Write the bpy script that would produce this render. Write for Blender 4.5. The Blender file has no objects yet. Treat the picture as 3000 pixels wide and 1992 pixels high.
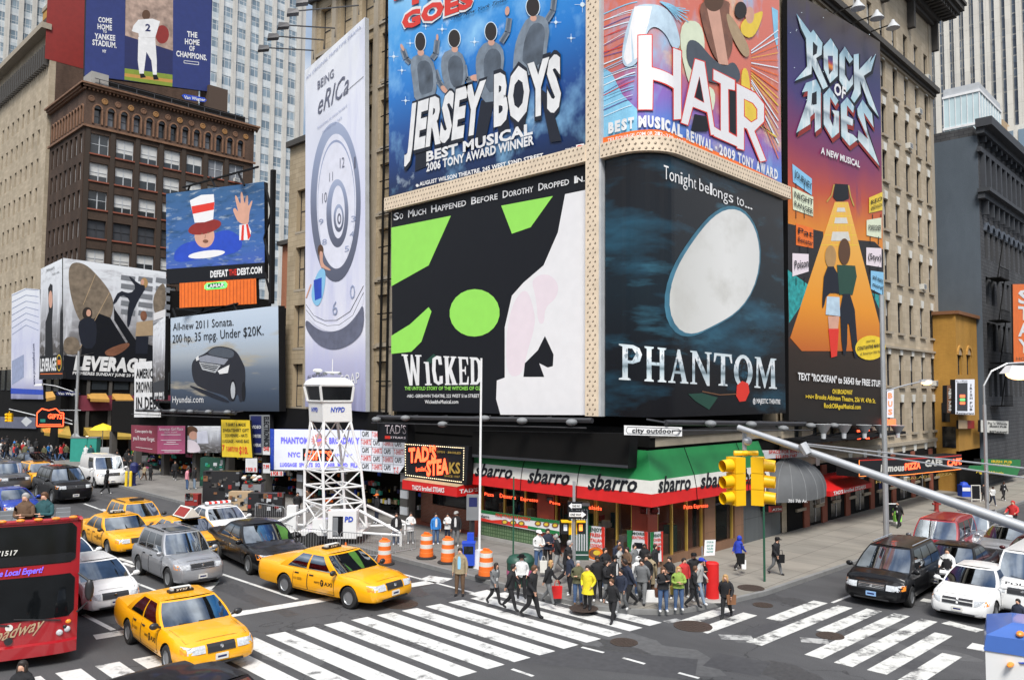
import bpy,bmesh,math,random
import numpy as np
from mathutils import Vector,Matrix
random.seed(7)
SC=bpy.context.scene
COL=SC.collection
F_PX,YAW,PITCH,ROLL,CAM_H=2325.68,0.801596,0.0618367,0.0078262,7.6
FWD=Vector((math.sin(YAW)*math.cos(PITCH),math.cos(YAW)*math.cos(PITCH),math.sin(PITCH)))
_r=Vector((math.cos(YAW),-math.sin(YAW),0));_u=_r.cross(FWD)
RGT=_r*math.cos(ROLL)+_u*math.sin(ROLL);UP=RGT.cross(FWD)
CAMP=Vector((0,0,CAM_H))
cam=bpy.data.cameras.new('camera');cam.sensor_fit='HORIZONTAL';cam.sensor_width=36
cam.lens=F_PX/3000*36;cam.clip_end=3000;cam.clip_start=.1
camo=bpy.data.objects.new('camera',cam);COL.objects.link(camo)
camo.matrix_world=Matrix(((RGT.x,UP.x,-FWD.x,0),(RGT.y,UP.y,-FWD.y,0),(RGT.z,UP.z,-FWD.z,CAM_H),(0,0,0,1)))
SC.camera=camo
SUN_EL,SUN_AZ=math.radians(54),math.radians(226)
w=bpy.data.worlds.new('World');SC.world=w;w.use_nodes=True
nt=w.node_tree;bg=nt.nodes['Background']
sky=nt.nodes.new('ShaderNodeTexSky');sky.sky_type='NISHITA';sky.sun_disc=False
sky.sun_elevation=SUN_EL;sky.sun_rotation=SUN_AZ;sky.dust_density=1;sky.air_density=1.3
tc=nt.nodes.new('ShaderNodeTexCoord');nz=nt.nodes.new('ShaderNodeTexNoise')
nz.inputs['Scale'].default_value=3.2;nz.inputs['Detail'].default_value=7
cr=nt.nodes.new('ShaderNodeValToRGB');cr.color_ramp.elements[0].position=.42;cr.color_ramp.elements[1].position=.60
mx=nt.nodes.new('ShaderNodeMix');mx.data_type='RGBA'
mx.inputs[7].default_value=(9.5,9.6,9.9,1)
hs=nt.nodes.new('ShaderNodeHueSaturation');hs.inputs['Saturation'].default_value=1.
nt.links.new(tc.outputs['Generated'],nz.inputs['Vector']);nt.links.new(nz.outputs['Fac'],cr.inputs['Fac'])
nt.links.new(sky.outputs[0],hs.inputs['Color']);nt.links.new(hs.outputs[0],mx.inputs[6])
nt.links.new(cr.outputs['Color'],mx.inputs[0])
sx=nt.nodes.new('ShaderNodeSeparateXYZ');nt.links.new(tc.outputs['Generated'],sx.inputs[0])
mr=nt.nodes.new('ShaderNodeMapRange');mr.interpolation_type='SMOOTHSTEP';mr.inputs[1].default_value=.0;mr.inputs[2].default_value=.55;mr.inputs[3].default_value=.22;mr.inputs[4].default_value=1.1
nt.links.new(sx.outputs['Z'],mr.inputs[0]);vm=nt.nodes.new('ShaderNodeVectorMath');vm.operation='SCALE'
nt.links.new(mx.outputs[2],vm.inputs[0]);nt.links.new(mr.outputs[0],vm.inputs['Scale']);nt.links.new(vm.outputs[0],bg.inputs['Color'])
bg.inputs['Strength'].default_value=.092
sl=bpy.data.lights.new('sun','SUN');sl.energy=2.8;sl.angle=math.radians(20);sl.color=(1,.96,.9)
so=bpy.data.objects.new('sun',sl);COL.objects.link(so)
sd=Vector((math.sin(SUN_AZ)*math.cos(SUN_EL),math.cos(SUN_AZ)*math.cos(SUN_EL),math.sin(SUN_EL)))
so.rotation_euler=sd.to_track_quat('Z','Y').to_euler();so.location=(0,0,80)
SC.view_settings.view_transform='Standard';SC.view_settings.look='None'
SC.view_settings.exposure=.62;SC.view_settings.gamma=1;SC.view_settings.use_curve_mapping=False
SC.cycles.max_bounces=6;SC.cycles.diffuse_bounces=3;SC.cycles.glossy_bounces=3
SC.cycles.use_denoising=True
SC.cycles.caustics_reflective=False;SC.cycles.caustics_refractive=False
def ray(x,y):return RGT*((x-1500)/F_PX)+UP*((996-y)/F_PX)+FWD
def gnd(x,y,z=0.):
 d=ray(x,y);return CAMP+d*((z-CAM_H)/d.z)
class Wall:
 """vertical plane through o; ux runs to the viewer's right, n faces the viewer"""
 curved=False
 def __init__(s,o,ux):
  s.o=Vector((o[0],o[1],0));s.ux=Vector((ux[0],ux[1],0)).normalized();s.n=Vector((s.ux.y,-s.ux.x,0))
 def uv(s,x,y):
  d=ray(x,y);t=(s.o-CAMP).dot(s.n)/d.dot(s.n);p=CAMP+d*t
  return((p-s.o).dot(s.ux),p.z)
 def P(s,u,v,d=0.):return s.o+s.ux*u+Vector((0,0,v))+s.n*d
 def N(s,u):return s.n
 def off(s,d):return Wall(s.o+s.n*d,s.ux)
def WX(c):return Wall((c,0),(0,-1))
def WY(c):return Wall((0,c),(1,0))
class Corner:
 """wall that runs along x=cx, turns through an arc of radius r and goes on along y=cy"""
 curved=True
 def __init__(s,cx,cy,r):s.cx,s.cy,s.r=cx,cy,r;s.c=Vector((cx+r,cy+r,0));s.L=r*math.pi/2
 def uv(s,x,y):
  d=ray(x,y);t=s.cx/d.x;p=CAMP+d*t
  if p.y>=s.cy+s.r:return(s.cy+s.r-p.y,p.z)
  t=s.cy/d.y;p=CAMP+d*t
  if p.x>=s.cx+s.r:return(s.L+p.x-s.cx-s.r,p.z)
  a=d.x**2+d.y**2;b=-2*(d.x*s.c.x+d.y*s.c.y);c=s.c.x**2+s.c.y**2-s.r**2
  t=(-b-math.sqrt(max(0,b*b-4*a*c)))/2/a;p=CAMP+d*t
  return(math.atan2(-(p.y-s.c.y),-(p.x-s.c.x))*s.r,p.z)
 def P(s,u,v,d=0.):
  if u<=0:return Vector((s.cx-d,s.cy+s.r-u,v))
  if u>=s.L:return Vector((s.cx+s.r+u-s.L,s.cy-d,v))
  a=u/s.r;return Vector((s.c.x-math.cos(a)*(s.r+d),s.c.y-math.sin(a)*(s.r+d),v))
 def N(s,u):
  if u<=0:return Vector((-1,0,0))
  if u>=s.L:return Vector((0,-1,0))
  return Vector((-math.cos(u/s.r),-math.sin(u/s.r),0))
 def off(s,d):return Corner(s.cx-d,s.cy-d,s.r+d)
def Q(x0,y0,k,*pts):
 return[(x0+pts[i]/k,y0+pts[i+1]/k)for i in range(0,len(pts),2)]
MATS={}
def mat(key,col,r=.6,m=0.,var=.08,sc=2.,bump=0.,em=0.,coat=0.,spec=.5,det=4,alpha=1.,trans=0.):
 ma=bpy.data.materials.new(key);ma.use_nodes=True;t=ma.node_tree;b=t.nodes['Principled BSDF']
 b.inputs['Roughness'].default_value=r;b.inputs['Metallic'].default_value=m
 b.inputs['Coat Weight'].default_value=coat;b.inputs['Coat Roughness'].default_value=.04
 b.inputs['Specular IOR Level'].default_value=spec;b.inputs['Alpha'].default_value=alpha
 b.inputs['Transmission Weight'].default_value=trans
 c4=(*col,1)
 b.inputs['Base Color'].default_value=c4
 if em:b.inputs['Emission Color'].default_value=c4;b.inputs['Emission Strength'].default_value=em
 if var or bump:
  n=t.nodes.new('ShaderNodeTexNoise');n.inputs['Scale'].default_value=sc;n.inputs['Detail'].default_value=det
  tcn=t.nodes.new('ShaderNodeTexCoord');t.links.new(tcn.outputs['Object'],n.inputs['Vector'])
  if var:
   x=t.nodes.new('ShaderNodeMix');x.data_type='RGBA'
   x.inputs[6].default_value=(*[c*(1-var*2)for c in col],1);x.inputs[7].default_value=(*[min(1,c*(1+var*2))for c in col],1)
   t.links.new(n.outputs['Fac'],x.inputs[0]);t.links.new(x.outputs[2],b.inputs['Base Color'])
  if bump:
   bp=t.nodes.new('ShaderNodeBump');bp.inputs['Strength'].default_value=bump;bp.inputs['Distance'].default_value=.02
   t.links.new(n.outputs['Fac'],bp.inputs['Height']);t.links.new(bp.outputs[0],b.inputs['Normal'])
 MATS[key]=ma;return ma
def M(key):
 if key not in MATS:raise KeyError(key)
 return MATS[key]
def brick(key,c1,c2,mortar,bw=.22,bh=.075,mort=.012,r=.85,dirt=.25,off=.5):
 """masonry in wall metres (the facade builder writes u,v as UV)"""
 ma=bpy.data.materials.new(key);ma.use_nodes=True;t=ma.node_tree;b=t.nodes['Principled BSDF']
 b.inputs['Roughness'].default_value=r;b.inputs['Specular IOR Level'].default_value=.25
 uv=t.nodes.new('ShaderNodeUVMap');br=t.nodes.new('ShaderNodeTexBrick')
 br.inputs['Color1'].default_value=(*c1,1);br.inputs['Color2'].default_value=(*c2,1);br.inputs['Mortar'].default_value=(*mortar,1)
 br.inputs['Scale'].default_value=1;br.inputs['Brick Width'].default_value=bw;br.inputs['Row Height'].default_value=bh
 br.inputs['Mortar Size'].default_value=mort;br.inputs['Bias'].default_value=0;br.offset=off
 t.links.new(uv.outputs[0],br.inputs['Vector'])
 n=t.nodes.new('ShaderNodeTexNoise');n.inputs['Scale'].default_value=.35;n.inputs['Detail'].default_value=6;n.inputs['Roughness'].default_value=.65
 mp=t.nodes.new('ShaderNodeMapping');mp.inputs['Scale'].default_value=(1.6,.5,1);t.links.new(uv.outputs[0],mp.inputs[0]);t.links.new(mp.outputs[0],n.inputs['Vector'])
 cr_=t.nodes.new('ShaderNodeMapRange');cr_.inputs[1].default_value=.3;cr_.inputs[2].default_value=.7;cr_.inputs[3].default_value=1-dirt;cr_.inputs[4].default_value=1+dirt*.6
 t.links.new(n.outputs['Fac'],cr_.inputs[0])
 x=t.nodes.new('ShaderNodeVectorMath');x.operation='SCALE';t.links.new(br.outputs['Color'],x.inputs[0]);t.links.new(cr_.outputs[0],x.inputs['Scale'])
 t.links.new(x.outputs[0],b.inputs['Base Color'])
 bp=t.nodes.new('ShaderNodeBump');bp.inputs['Strength'].default_value=.35;bp.inputs['Distance'].default_value=.02;bp.invert=True
 t.links.new(br.outputs['Fac'],bp.inputs['Height']);t.links.new(bp.outputs[0],b.inputs['Normal'])
 MATS[key]=ma;return ma
def printed(key,stops,axis='v',noise=None,r=.5,wob=0.,wsc=1.,spec=.4):
 """a printed colour run across a hoarding: stops along u or v (0..1 of the sheet), optional mottling (colour, scale, lo, hi, stretch)"""
 ma=bpy.data.materials.new(key);ma.use_nodes=True;t=ma.node_tree;b=t.nodes['Principled BSDF']
 b.inputs['Roughness'].default_value=r;b.inputs['Specular IOR Level'].default_value=spec
 uv=t.nodes.new('ShaderNodeUVMap');sp=t.nodes.new('ShaderNodeSeparateXYZ')
 src=uv.outputs[0]
 if wob:
  n0=t.nodes.new('ShaderNodeTexNoise');n0.inputs['Scale'].default_value=wsc;n0.inputs['Detail'].default_value=5;t.links.new(uv.outputs[0],n0.inputs['Vector'])
  s0=t.nodes.new('ShaderNodeVectorMath');s0.operation='MULTIPLY_ADD';s0.inputs[1].default_value=(wob,)*3
  t.links.new(n0.outputs['Color'],s0.inputs[0]);t.links.new(uv.outputs[0],s0.inputs[2])
  s1=t.nodes.new('ShaderNodeVectorMath');s1.operation='SUBTRACT';s1.inputs[1].default_value=(wob/2,)*3;t.links.new(s0.outputs[0],s1.inputs[0]);src=s1.outputs[0]
 t.links.new(src,sp.inputs[0])
 cr_=t.nodes.new('ShaderNodeValToRGB');e=cr_.color_ramp.elements
 while len(e)<len(stops):e.new(.5)
 for k,(p,c)in enumerate(stops):e[k].position=p;e[k].color=(*c,1)
 t.links.new(sp.outputs['Y' if axis=='v' else 'X'],cr_.inputs[0]);out=cr_.outputs[0]
 for(c,sc,lo,hi,st)in(noise or[]):
  n=t.nodes.new('ShaderNodeTexNoise');n.inputs['Scale'].default_value=sc;n.inputs['Detail'].default_value=5;n.inputs['Roughness'].default_value=.6
  mp=t.nodes.new('ShaderNodeMapping');mp.inputs['Scale'].default_value=(*st,1);mp.inputs['Location'].default_value=(sc,lo*9,0)
  t.links.new(uv.outputs[0],mp.inputs[0]);t.links.new(mp.outputs[0],n.inputs['Vector'])
  mr=t.nodes.new('ShaderNodeMapRange');mr.inputs[1].default_value=lo;mr.inputs[2].default_value=hi;t.links.new(n.outputs['Fac'],mr.inputs[0])
  x=t.nodes.new('ShaderNodeMix');x.data_type='RGBA';t.links.new(mr.outputs[0],x.inputs[0]);t.links.new(out,x.inputs[6]);x.inputs[7].default_value=(*c,1);out=x.outputs[2]
 t.links.new(out,b.inputs['Base Color']);MATS[key]=ma;return ma
class MB:
 def __init__(s,m='black'):s.v=[];s.f=[];s.mi=[];s.uv={};s.mats=[];s.cur=0;s.m(m)
 def m(s,key):
  if key not in s.mats:s.mats.append(key)
  s.cur=s.mats.index(key);return s
 def face(s,pts,uv=None):
  k=len(s.v);s.v+=[tuple(p)for p in pts];s.f.append(tuple(range(k,k+len(pts))));s.mi.append(s.cur)
  if uv:s.uv[len(s.f)-1]=uv
  return s
 def grid(s,rows,closed=False,cap=False):
  k=len(s.v);n=len(rows[0])
  for r in rows:s.v+=[tuple(p)for p in r]
  for i in range(len(rows)-1):
   for j in range(n if closed else n-1):
    a,b=k+i*n+j,k+i*n+(j+1)%n
    s.f.append((a,b,b+n,a+n));s.mi.append(s.cur)
  if cap:
   s.f.append(tuple(range(k+n-1,k-1,-1)));s.mi.append(s.cur)
   e=k+(len(rows)-1)*n;s.f.append(tuple(range(e,e+n)));s.mi.append(s.cur)
  return s
 def hexa(s,b,t):
  k=len(s.v);s.v+=[tuple(p)for p in list(b)+list(t)]
  for q in((3,2,1,0),(4,5,6,7),(0,1,5,4),(1,2,6,5),(2,3,7,6),(3,0,4,7)):
   s.f.append(tuple(k+i for i in q));s.mi.append(s.cur)
  return s
 def box(s,x0,y0,z0,x1,y1,z1):
  return s.hexa([(x0,y0,z0),(x1,y0,z0),(x1,y1,z0),(x0,y1,z0)],[(x0,y0,z1),(x1,y0,z1),(x1,y1,z1),(x0,y1,z1)])
 def wbox(s,W,u0,v0,u1,v1,d0,d1):
  n=max(1,int(abs(u1-u0)/.35))if W.curved else 1
  for i in range(n):
   a,b=u0+(u1-u0)*i/n,u0+(u1-u0)*(i+1)/n
   s.hexa([W.P(a,v0,d1),W.P(b,v0,d1),W.P(b,v0,d0),W.P(a,v0,d0)],[W.P(a,v1,d1),W.P(b,v1,d1),W.P(b,v1,d0),W.P(a,v1,d0)])
  return s
 def tube(s,p0,p1,r0,r1=None,n=8,cap=True):
  p0,p1=Vector(p0),Vector(p1);r1=r0 if r1 is None else r1;d=(p1-p0)
  if d.length<1e-6:return s
  d.normalize();a=d.orthogonal().normalized();b=d.cross(a)
  ring=lambda p,r:[p+(a*math.cos(2*math.pi*i/n)+b*math.sin(2*math.pi*i/n))*r for i in range(n)]
  return s.grid([ring(p0,r0),ring(p1,r1)],True,cap)
 def path(s,pts,r,n=6):
  pts=[Vector(p)for p in pts];rows=[]
  rr=r if isinstance(r,(list,tuple))else[r]*len(pts)
  d0=(pts[1]-pts[0]).normalized();a=d0.orthogonal().normalized()
  for i,p in enumerate(pts):
   d=(pts[min(i+1,len(pts)-1)]-pts[max(i-1,0)]).normalized();a=(a-d*a.dot(d)).normalized();b=d.cross(a)
   rows.append([p+(a*math.cos(2*math.pi*k/n)+b*math.sin(2*math.pi*k/n))*rr[i]for k in range(n)])
  return s.grid(rows,True,True)
 def lathe(s,prof,n=16,c=(0,0,0),ax='z',cap=True):
  rows=[]
  for r,z in prof:
   row=[]
   for i in range(n):
    a=2*math.pi*i/n;p=(r*math.cos(a),r*math.sin(a),z)
    if ax=='y':p=(p[0],z,-p[1])
    if ax=='x':p=(z,p[0],p[1])
    row.append((c[0]+p[0],c[1]+p[1],c[2]+p[2]))
   rows.append(row)
  return s.grid(rows,True,cap)
 def ball(s,c,r,nu=10,nv=7):
  rx,ry,rz=r if isinstance(r,(tuple,list))else(r,r,r)
  rows=[[(c[0]+rx*math.sin(math.pi*j/nv)*math.cos(2*math.pi*i/nu),c[1]+ry*math.sin(math.pi*j/nv)*math.sin(2*math.pi*i/nu),c[2]-rz*math.cos(math.pi*j/nv))for i in range(nu)]for j in range(nv+1)]
  rows[0]=[(p[0]*.999+c[0]*.001,p[1]*.999+c[1]*.001,p[2])for p in rows[0]]
  return s.grid(rows,True)
 def prism(s,poly,off):
  off=Vector(off);a=[Vector(p)for p in poly];b=[p+off for p in a];n=len(a)
  s.face(a[::-1]);s.face(b)
  for i in range(n):s.face([a[i],a[(i+1)%n],b[(i+1)%n],b[i]])
  return s
 def add(s,o,M4=None):
  k=len(s.v);s.v+=[tuple(M4@Vector(p))if M4 else p for p in o.v]
  mp=[]
  for key in o.mats:s.m(key);mp.append(s.cur)
  for i,f in enumerate(o.f):s.f.append(tuple(k+j for j in f));s.mi.append(mp[o.mi[i]])
  return s
 def art(s,W,pts,d=0.,px=True,ext=None):
  uv=[W.uv(*p)for p in pts]if px else pts
  return s.artuv(W,uv,d,ext)
 def artuv(s,W,uv,d=0.,ext=None):
  bm=bmesh.new();vs=[bm.verts.new((a,b,0))for a,b in uv]
  try:f=bm.faces.new(vs)
  except ValueError:bm.free();return s
  f.normal_update()
  if f.normal.z<0:f.normal_flip()
  bmesh.ops.triangulate(bm,faces=bm.faces[:],ngon_method='EAR_CLIP')
  if W.curved:
   lo,hi=min(a for a,b in uv),max(a for a,b in uv);n=12
   for i in range(n+1):
    c=W.L*i/n
    if lo<c<hi:bmesh.ops.bisect_plane(bm,geom=bm.verts[:]+bm.edges[:]+bm.faces[:],plane_co=(c,0,0),plane_no=(1,0,0))
  k=len(s.v);bm.verts.index_update()
  s.v+=[tuple(W.P(v.co.x,v.co.y,d))for v in bm.verts]
  e=ext or(min(a for a,b in uv),min(b for a,b in uv),max(a for a,b in uv),max(b for a,b in uv))
  for f in bm.faces:
   s.f.append(tuple(k+v.index for v in f.verts));s.mi.append(s.cur)
   s.uv[len(s.f)-1]=[((v.co.x-e[0])/max(1e-6,e[2]-e[0]),(v.co.y-e[1])/max(1e-6,e[3]-e[1]))for v in f.verts]
  bm.free();return s
 def build(s,name,parent=None,smooth=None,local=False,origin=True):
  me=bpy.data.meshes.new(name);sh=Vector((0,0,0));o=None
  if not local:
   if parent is not None:
    q=parent
    while q is not None:sh=sh+Vector(q.location);q=q.parent
   elif origin and s.v:
    a=np.array(s.v);sh=Vector((float((a[:,0].min()+a[:,0].max())/2),float((a[:,1].min()+a[:,1].max())/2),float(a[:,2].min())))
  vv=[(p[0]-sh.x,p[1]-sh.y,p[2]-sh.z)for p in s.v]
  me.from_pydata(vv,[],s.f)
  for key in s.mats:me.materials.append(M(key))
  me.polygons.foreach_set('material_index',s.mi)
  if s.uv:
   ul=me.uv_layers.new(name='UVMap')
   for i,u in s.uv.items():
    for k,li in enumerate(me.polygons[i].loop_indices):ul.data[li].uv=u[k]
  if smooth:
   bm=bmesh.new();bm.from_mesh(me);bmesh.ops.remove_doubles(bm,verts=bm.verts[:],dist=1e-5);bm.to_mesh(me);bm.free()
   me.polygons.foreach_set('use_smooth',[True]*len(me.polygons));me.set_sharp_from_angle(angle=math.radians(smooth))
  me.update()
  o=bpy.data.objects.new(name,me);COL.objects.link(o)
  if parent is not None:o.parent=parent
  elif not local:o.location=sh
  return o
def tag(o,label=None,cat=None,group=None,kind=None):
 if label:o['label']=label
 if cat:o['category']=cat
 if group:o['group']=group
 if kind:o['kind']=kind
 return o
def thing(name,label,cat,loc=(0,0,0),rz=0,group=None):
 o=bpy.data.objects.new(name,None);COL.objects.link(o);o.location=loc;o.rotation_euler=(0,0,rz);o.empty_display_size=.2
 return tag(o,label,cat,group)
def struct(mb,name):o=mb.build(name);o['kind']='structure';return o
def kids(o):return[c for c in bpy.data.objects if c.parent==o]
def dup(root,loc=None,rz=None,label=None,group=None,scale=None):
 def rec(o,par):
  c=o.copy();COL.objects.link(c)
  if par is not None:c.parent=par
  for ch in CH.get(o.name,()):rec(ch,c)
  return c
 CH={}
 for o in COL.objects:
  if o.parent:CH.setdefault(o.parent.name,[]).append(o)
 c=rec(root,None)
 if loc is not None:c.location=loc
 if rz is not None:c.rotation_euler=(0,0,rz)
 if scale is not None:c.scale=(scale,)*3
 if label:c['label']=label
 if group:c['group']=group
 return c
_T={}
def glyphs(txt,bold=0.,italic=False):
 key=(txt,bold)
 if key not in _T:
  cu=bpy.data.curves.new('t','FONT');cu.body=txt;cu.offset=bold;cu.resolution_u=2;cu.space_character=1+bold*1.2
  ob=bpy.data.objects.new('t',cu);COL.objects.link(ob)
  bpy.context.view_layer.update()
  me=ob.to_mesh();v=np.array([(p.co.x,p.co.y)for p in me.vertices])if len(me.vertices)else np.zeros((0,2));f=[tuple(p.vertices)for p in me.polygons]
  ob.to_mesh_clear();bpy.data.objects.remove(ob);bpy.data.curves.remove(cu)
  if len(v):
   v[:,0]-=v[:,0].min();w_=v[:,0].max()or 1
   v[:,0]/=w_;v[:,1]/=.729
  _T[key]=(v,f)
 return _T[key]
def write(mb,W,txt,bl,br,tl,d=.02,bold=.0,px=True,cuts=True):
 """text from baseline-left to baseline-right with its cap height reaching tl (photo pixels, or wall u,v when px is False)"""
 v,f=glyphs(txt,bold)
 if not len(v):return mb
 if px:bl,br,tl=W.uv(*bl),W.uv(*br),W.uv(*tl)
 k=len(mb.v)
 for a,b in v:
  u=bl[0]+(br[0]-bl[0])*a+(tl[0]-bl[0])*b;z=bl[1]+(br[1]-bl[1])*a+(tl[1]-bl[1])*b
  mb.v.append(tuple(W.P(u,z,d)))
 flip=((br[0]-bl[0])*(tl[1]-bl[1])-(br[1]-bl[1])*(tl[0]-bl[0]))<0
 for q in f:mb.f.append(tuple(k+i for i in(q[::-1]if flip else q)));mb.mi.append(mb.cur)
 return mb
def strokes(mb,W,segs,bl,br,tl,d=.02,px=True):
 """letters made of polygons in a unit box"""
 if px:bl,br,tl=W.uv(*bl),W.uv(*br),W.uv(*tl)
 for poly in segs:
  mb.artuv(W,[(bl[0]+(br[0]-bl[0])*a+(tl[0]-bl[0])*b,bl[1]+(br[1]-bl[1])*a+(tl[1]-bl[1])*b)for a,b in poly],d)
 return mb
def facade(mb,W,u0,u1,v0,v1,wins,depth=.25,d=0.,rev=None):
 """wall sheet with rectangular holes wins=[(ua,va,ub,vb)] and their reveals"""
 us=sorted({u0,u1,*[w[0]for w in wins],*[w[2]for w in wins]});vs=sorted({v0,v1,*[w[1]for w in wins],*[w[3]for w in wins]})
 us=[u for u in us if u0-1e-6<=u<=u1+1e-6];vs=[v for v in vs if v0-1e-6<=v<=v1+1e-6]
 def hole(a,b):return any(w[0]<a<w[2]and w[1]<b<w[3]for w in wins)
 for j in range(len(vs)-1):
  run=None
  for i in range(len(us)):
   h=i==len(us)-1 or hole((us[i]+us[i+1])/2,(vs[j]+vs[j+1])/2)
   if not h and run is None:run=us[i]
   if h and run is not None:
    a,b,c,e=run,us[i],vs[j],vs[j+1]
    mb.face([W.P(a,c,d),W.P(b,c,d),W.P(b,e,d),W.P(a,e,d)],[(a,c),(b,c),(b,e),(a,e)]);run=None
 for a,c,b,e in wins:
  for(p,q)in(((a,c),(b,c)),((b,c),(b,e)),((b,e),(a,e)),((a,e),(a,c))):
   mb.face([W.P(*p,d),W.P(*q,d),W.P(*q,d-depth),W.P(*p,d-depth)][::-1],[(0,0),(.1,0),(.1,.1),(0,.1)])
 return mb
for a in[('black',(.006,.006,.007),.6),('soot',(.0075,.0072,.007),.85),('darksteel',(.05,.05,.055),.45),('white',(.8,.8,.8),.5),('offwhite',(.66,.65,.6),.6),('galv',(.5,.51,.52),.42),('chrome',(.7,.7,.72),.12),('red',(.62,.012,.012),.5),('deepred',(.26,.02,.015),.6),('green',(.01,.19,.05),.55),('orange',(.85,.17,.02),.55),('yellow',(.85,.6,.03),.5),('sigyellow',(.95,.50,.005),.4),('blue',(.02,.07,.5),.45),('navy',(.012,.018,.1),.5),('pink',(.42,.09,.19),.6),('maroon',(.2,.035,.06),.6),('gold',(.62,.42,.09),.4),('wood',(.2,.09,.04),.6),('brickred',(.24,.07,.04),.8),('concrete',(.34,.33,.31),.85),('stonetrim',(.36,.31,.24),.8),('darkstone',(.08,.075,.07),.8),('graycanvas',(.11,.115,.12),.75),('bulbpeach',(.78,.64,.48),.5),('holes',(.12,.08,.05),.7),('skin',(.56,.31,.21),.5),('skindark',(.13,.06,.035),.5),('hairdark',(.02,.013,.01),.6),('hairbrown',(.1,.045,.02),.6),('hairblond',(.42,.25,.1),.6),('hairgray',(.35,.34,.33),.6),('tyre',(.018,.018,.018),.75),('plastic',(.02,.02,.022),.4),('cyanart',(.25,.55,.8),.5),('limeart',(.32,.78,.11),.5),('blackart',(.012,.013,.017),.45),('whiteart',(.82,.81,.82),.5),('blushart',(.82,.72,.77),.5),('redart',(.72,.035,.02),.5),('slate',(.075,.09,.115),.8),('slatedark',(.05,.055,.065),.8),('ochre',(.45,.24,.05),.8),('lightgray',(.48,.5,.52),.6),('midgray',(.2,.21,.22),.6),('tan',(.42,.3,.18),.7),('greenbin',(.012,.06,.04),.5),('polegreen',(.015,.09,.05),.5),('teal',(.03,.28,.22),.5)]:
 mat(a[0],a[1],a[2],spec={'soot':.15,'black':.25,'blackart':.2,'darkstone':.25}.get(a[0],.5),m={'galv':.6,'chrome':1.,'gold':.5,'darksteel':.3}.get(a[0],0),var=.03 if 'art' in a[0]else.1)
mat('neonred',(1,.09,.03),.4,em=2.2,var=0);mat('neonorange',(1,.25,.04),.4,em=1.6,var=0);mat('bulb',(1,.8,.5),.4,em=2.5,var=0);mat('lampwarm',(1,.55,.25),.4,em=2.4,var=0);mat('neongreen',(.1,.8,.12),.4,em=1.3,var=0)
mat('litwhite',(.72,.74,.8),.5,em=.22,var=.02);mat('neonblue',(.13,.12,.85),.4,em=.5,var=0)
mat('shopglow',(1,.72,.4),.5,em=3.,var=0)
mat('glass',(.03,.036,.042),.06,var=.25,sc=.6,spec=.7,coat=.3);mat('glassdark',(.012,.013,.015),.1,var=.1,spec=.6);mat('shopglass',(.02,.03,.03),.05,var=0,alpha=.22,spec=.6)
mat('blind',(.6,.6,.58),.3,var=.06,coat=.6);mat('blindgray',(.17,.18,.2),.5,var=.06,coat=.3);mat('towerglass',(.2,.28,.36),.12,var=.3,sc=.05,coat=.5);mat('boardgray',(.04,.043,.05),.5,var=.05)
brick('asphalt',(.075,.075,.078),(.082,.082,.085),(.07,.07,.072),40,40,.03,.82,.25)
t_=MATS['asphalt'].node_tree;b_=t_.nodes['Principled BSDF'];b_.inputs['Specular IOR Level'].default_value=.3
for l_ in list(t_.links):
 if l_.to_socket==b_.inputs['Base Color']:src_=l_.from_socket
uv_=t_.nodes.new('ShaderNodeUVMap')
n1=t_.nodes.new('ShaderNodeTexNoise');n1.inputs['Scale'].default_value=38;n1.inputs['Detail'].default_value=3;t_.links.new(uv_.outputs[0],n1.inputs['Vector'])
m1=t_.nodes.new('ShaderNodeMapRange');m1.inputs[1].default_value=.25;m1.inputs[2].default_value=.75;m1.inputs[3].default_value=.72;m1.inputs[4].default_value=1.3;t_.links.new(n1.outputs['Fac'],m1.inputs[0])
v1=t_.nodes.new('ShaderNodeVectorMath');v1.operation='SCALE';t_.links.new(src_,v1.inputs[0]);t_.links.new(m1.outputs[0],v1.inputs['Scale'])
vo=t_.nodes.new('ShaderNodeTexVoronoi');vo.feature='DISTANCE_TO_EDGE';vo.inputs['Scale'].default_value=.16
nw=t_.nodes.new('ShaderNodeTexNoise');nw.inputs['Scale'].default_value=.8;nw.inputs['Detail'].default_value=5;t_.links.new(uv_.outputs[0],nw.inputs['Vector'])
ad=t_.nodes.new('ShaderNodeVectorMath');ad.operation='MULTIPLY_ADD';ad.inputs[1].default_value=(2.6,)*3;t_.links.new(nw.outputs['Color'],ad.inputs[0]);t_.links.new(uv_.outputs[0],ad.inputs[2]);t_.links.new(ad.outputs[0],vo.inputs['Vector'])
mc=t_.nodes.new('ShaderNodeMapRange');mc.inputs[1].default_value=.0;mc.inputs[2].default_value=.006;mc.inputs[3].default_value=.45;mc.inputs[4].default_value=1;t_.links.new(vo.outputs['Distance'],mc.inputs[0])
v2=t_.nodes.new('ShaderNodeVectorMath');v2.operation='SCALE';t_.links.new(v1.outputs[0],v2.inputs[0]);t_.links.new(mc.outputs[0],v2.inputs['Scale']);t_.links.new(v2.outputs[0],b_.inputs['Base Color'])
def roadpaint(key,wear,col=(.62,.62,.60)):
 m=printed(key,[(0,col),(1,col)],'v',[((.075,.075,.077),1.1,wear,wear+.1,(1,1)),((.42,.42,.41),3,.5,.75,(1,1))],r=.7)
 t=m.node_tree
 tcn=t.nodes.new('ShaderNodeTexCoord')
 for nd in t.nodes:
  if nd.type=='MAPPING':
   t.links.new(tcn.outputs['Object'],nd.inputs[0]);
  if nd.type=='TEX_NOISE':nd.inputs['Detail'].default_value=9;nd.inputs['Roughness'].default_value=.72
 return m
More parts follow.
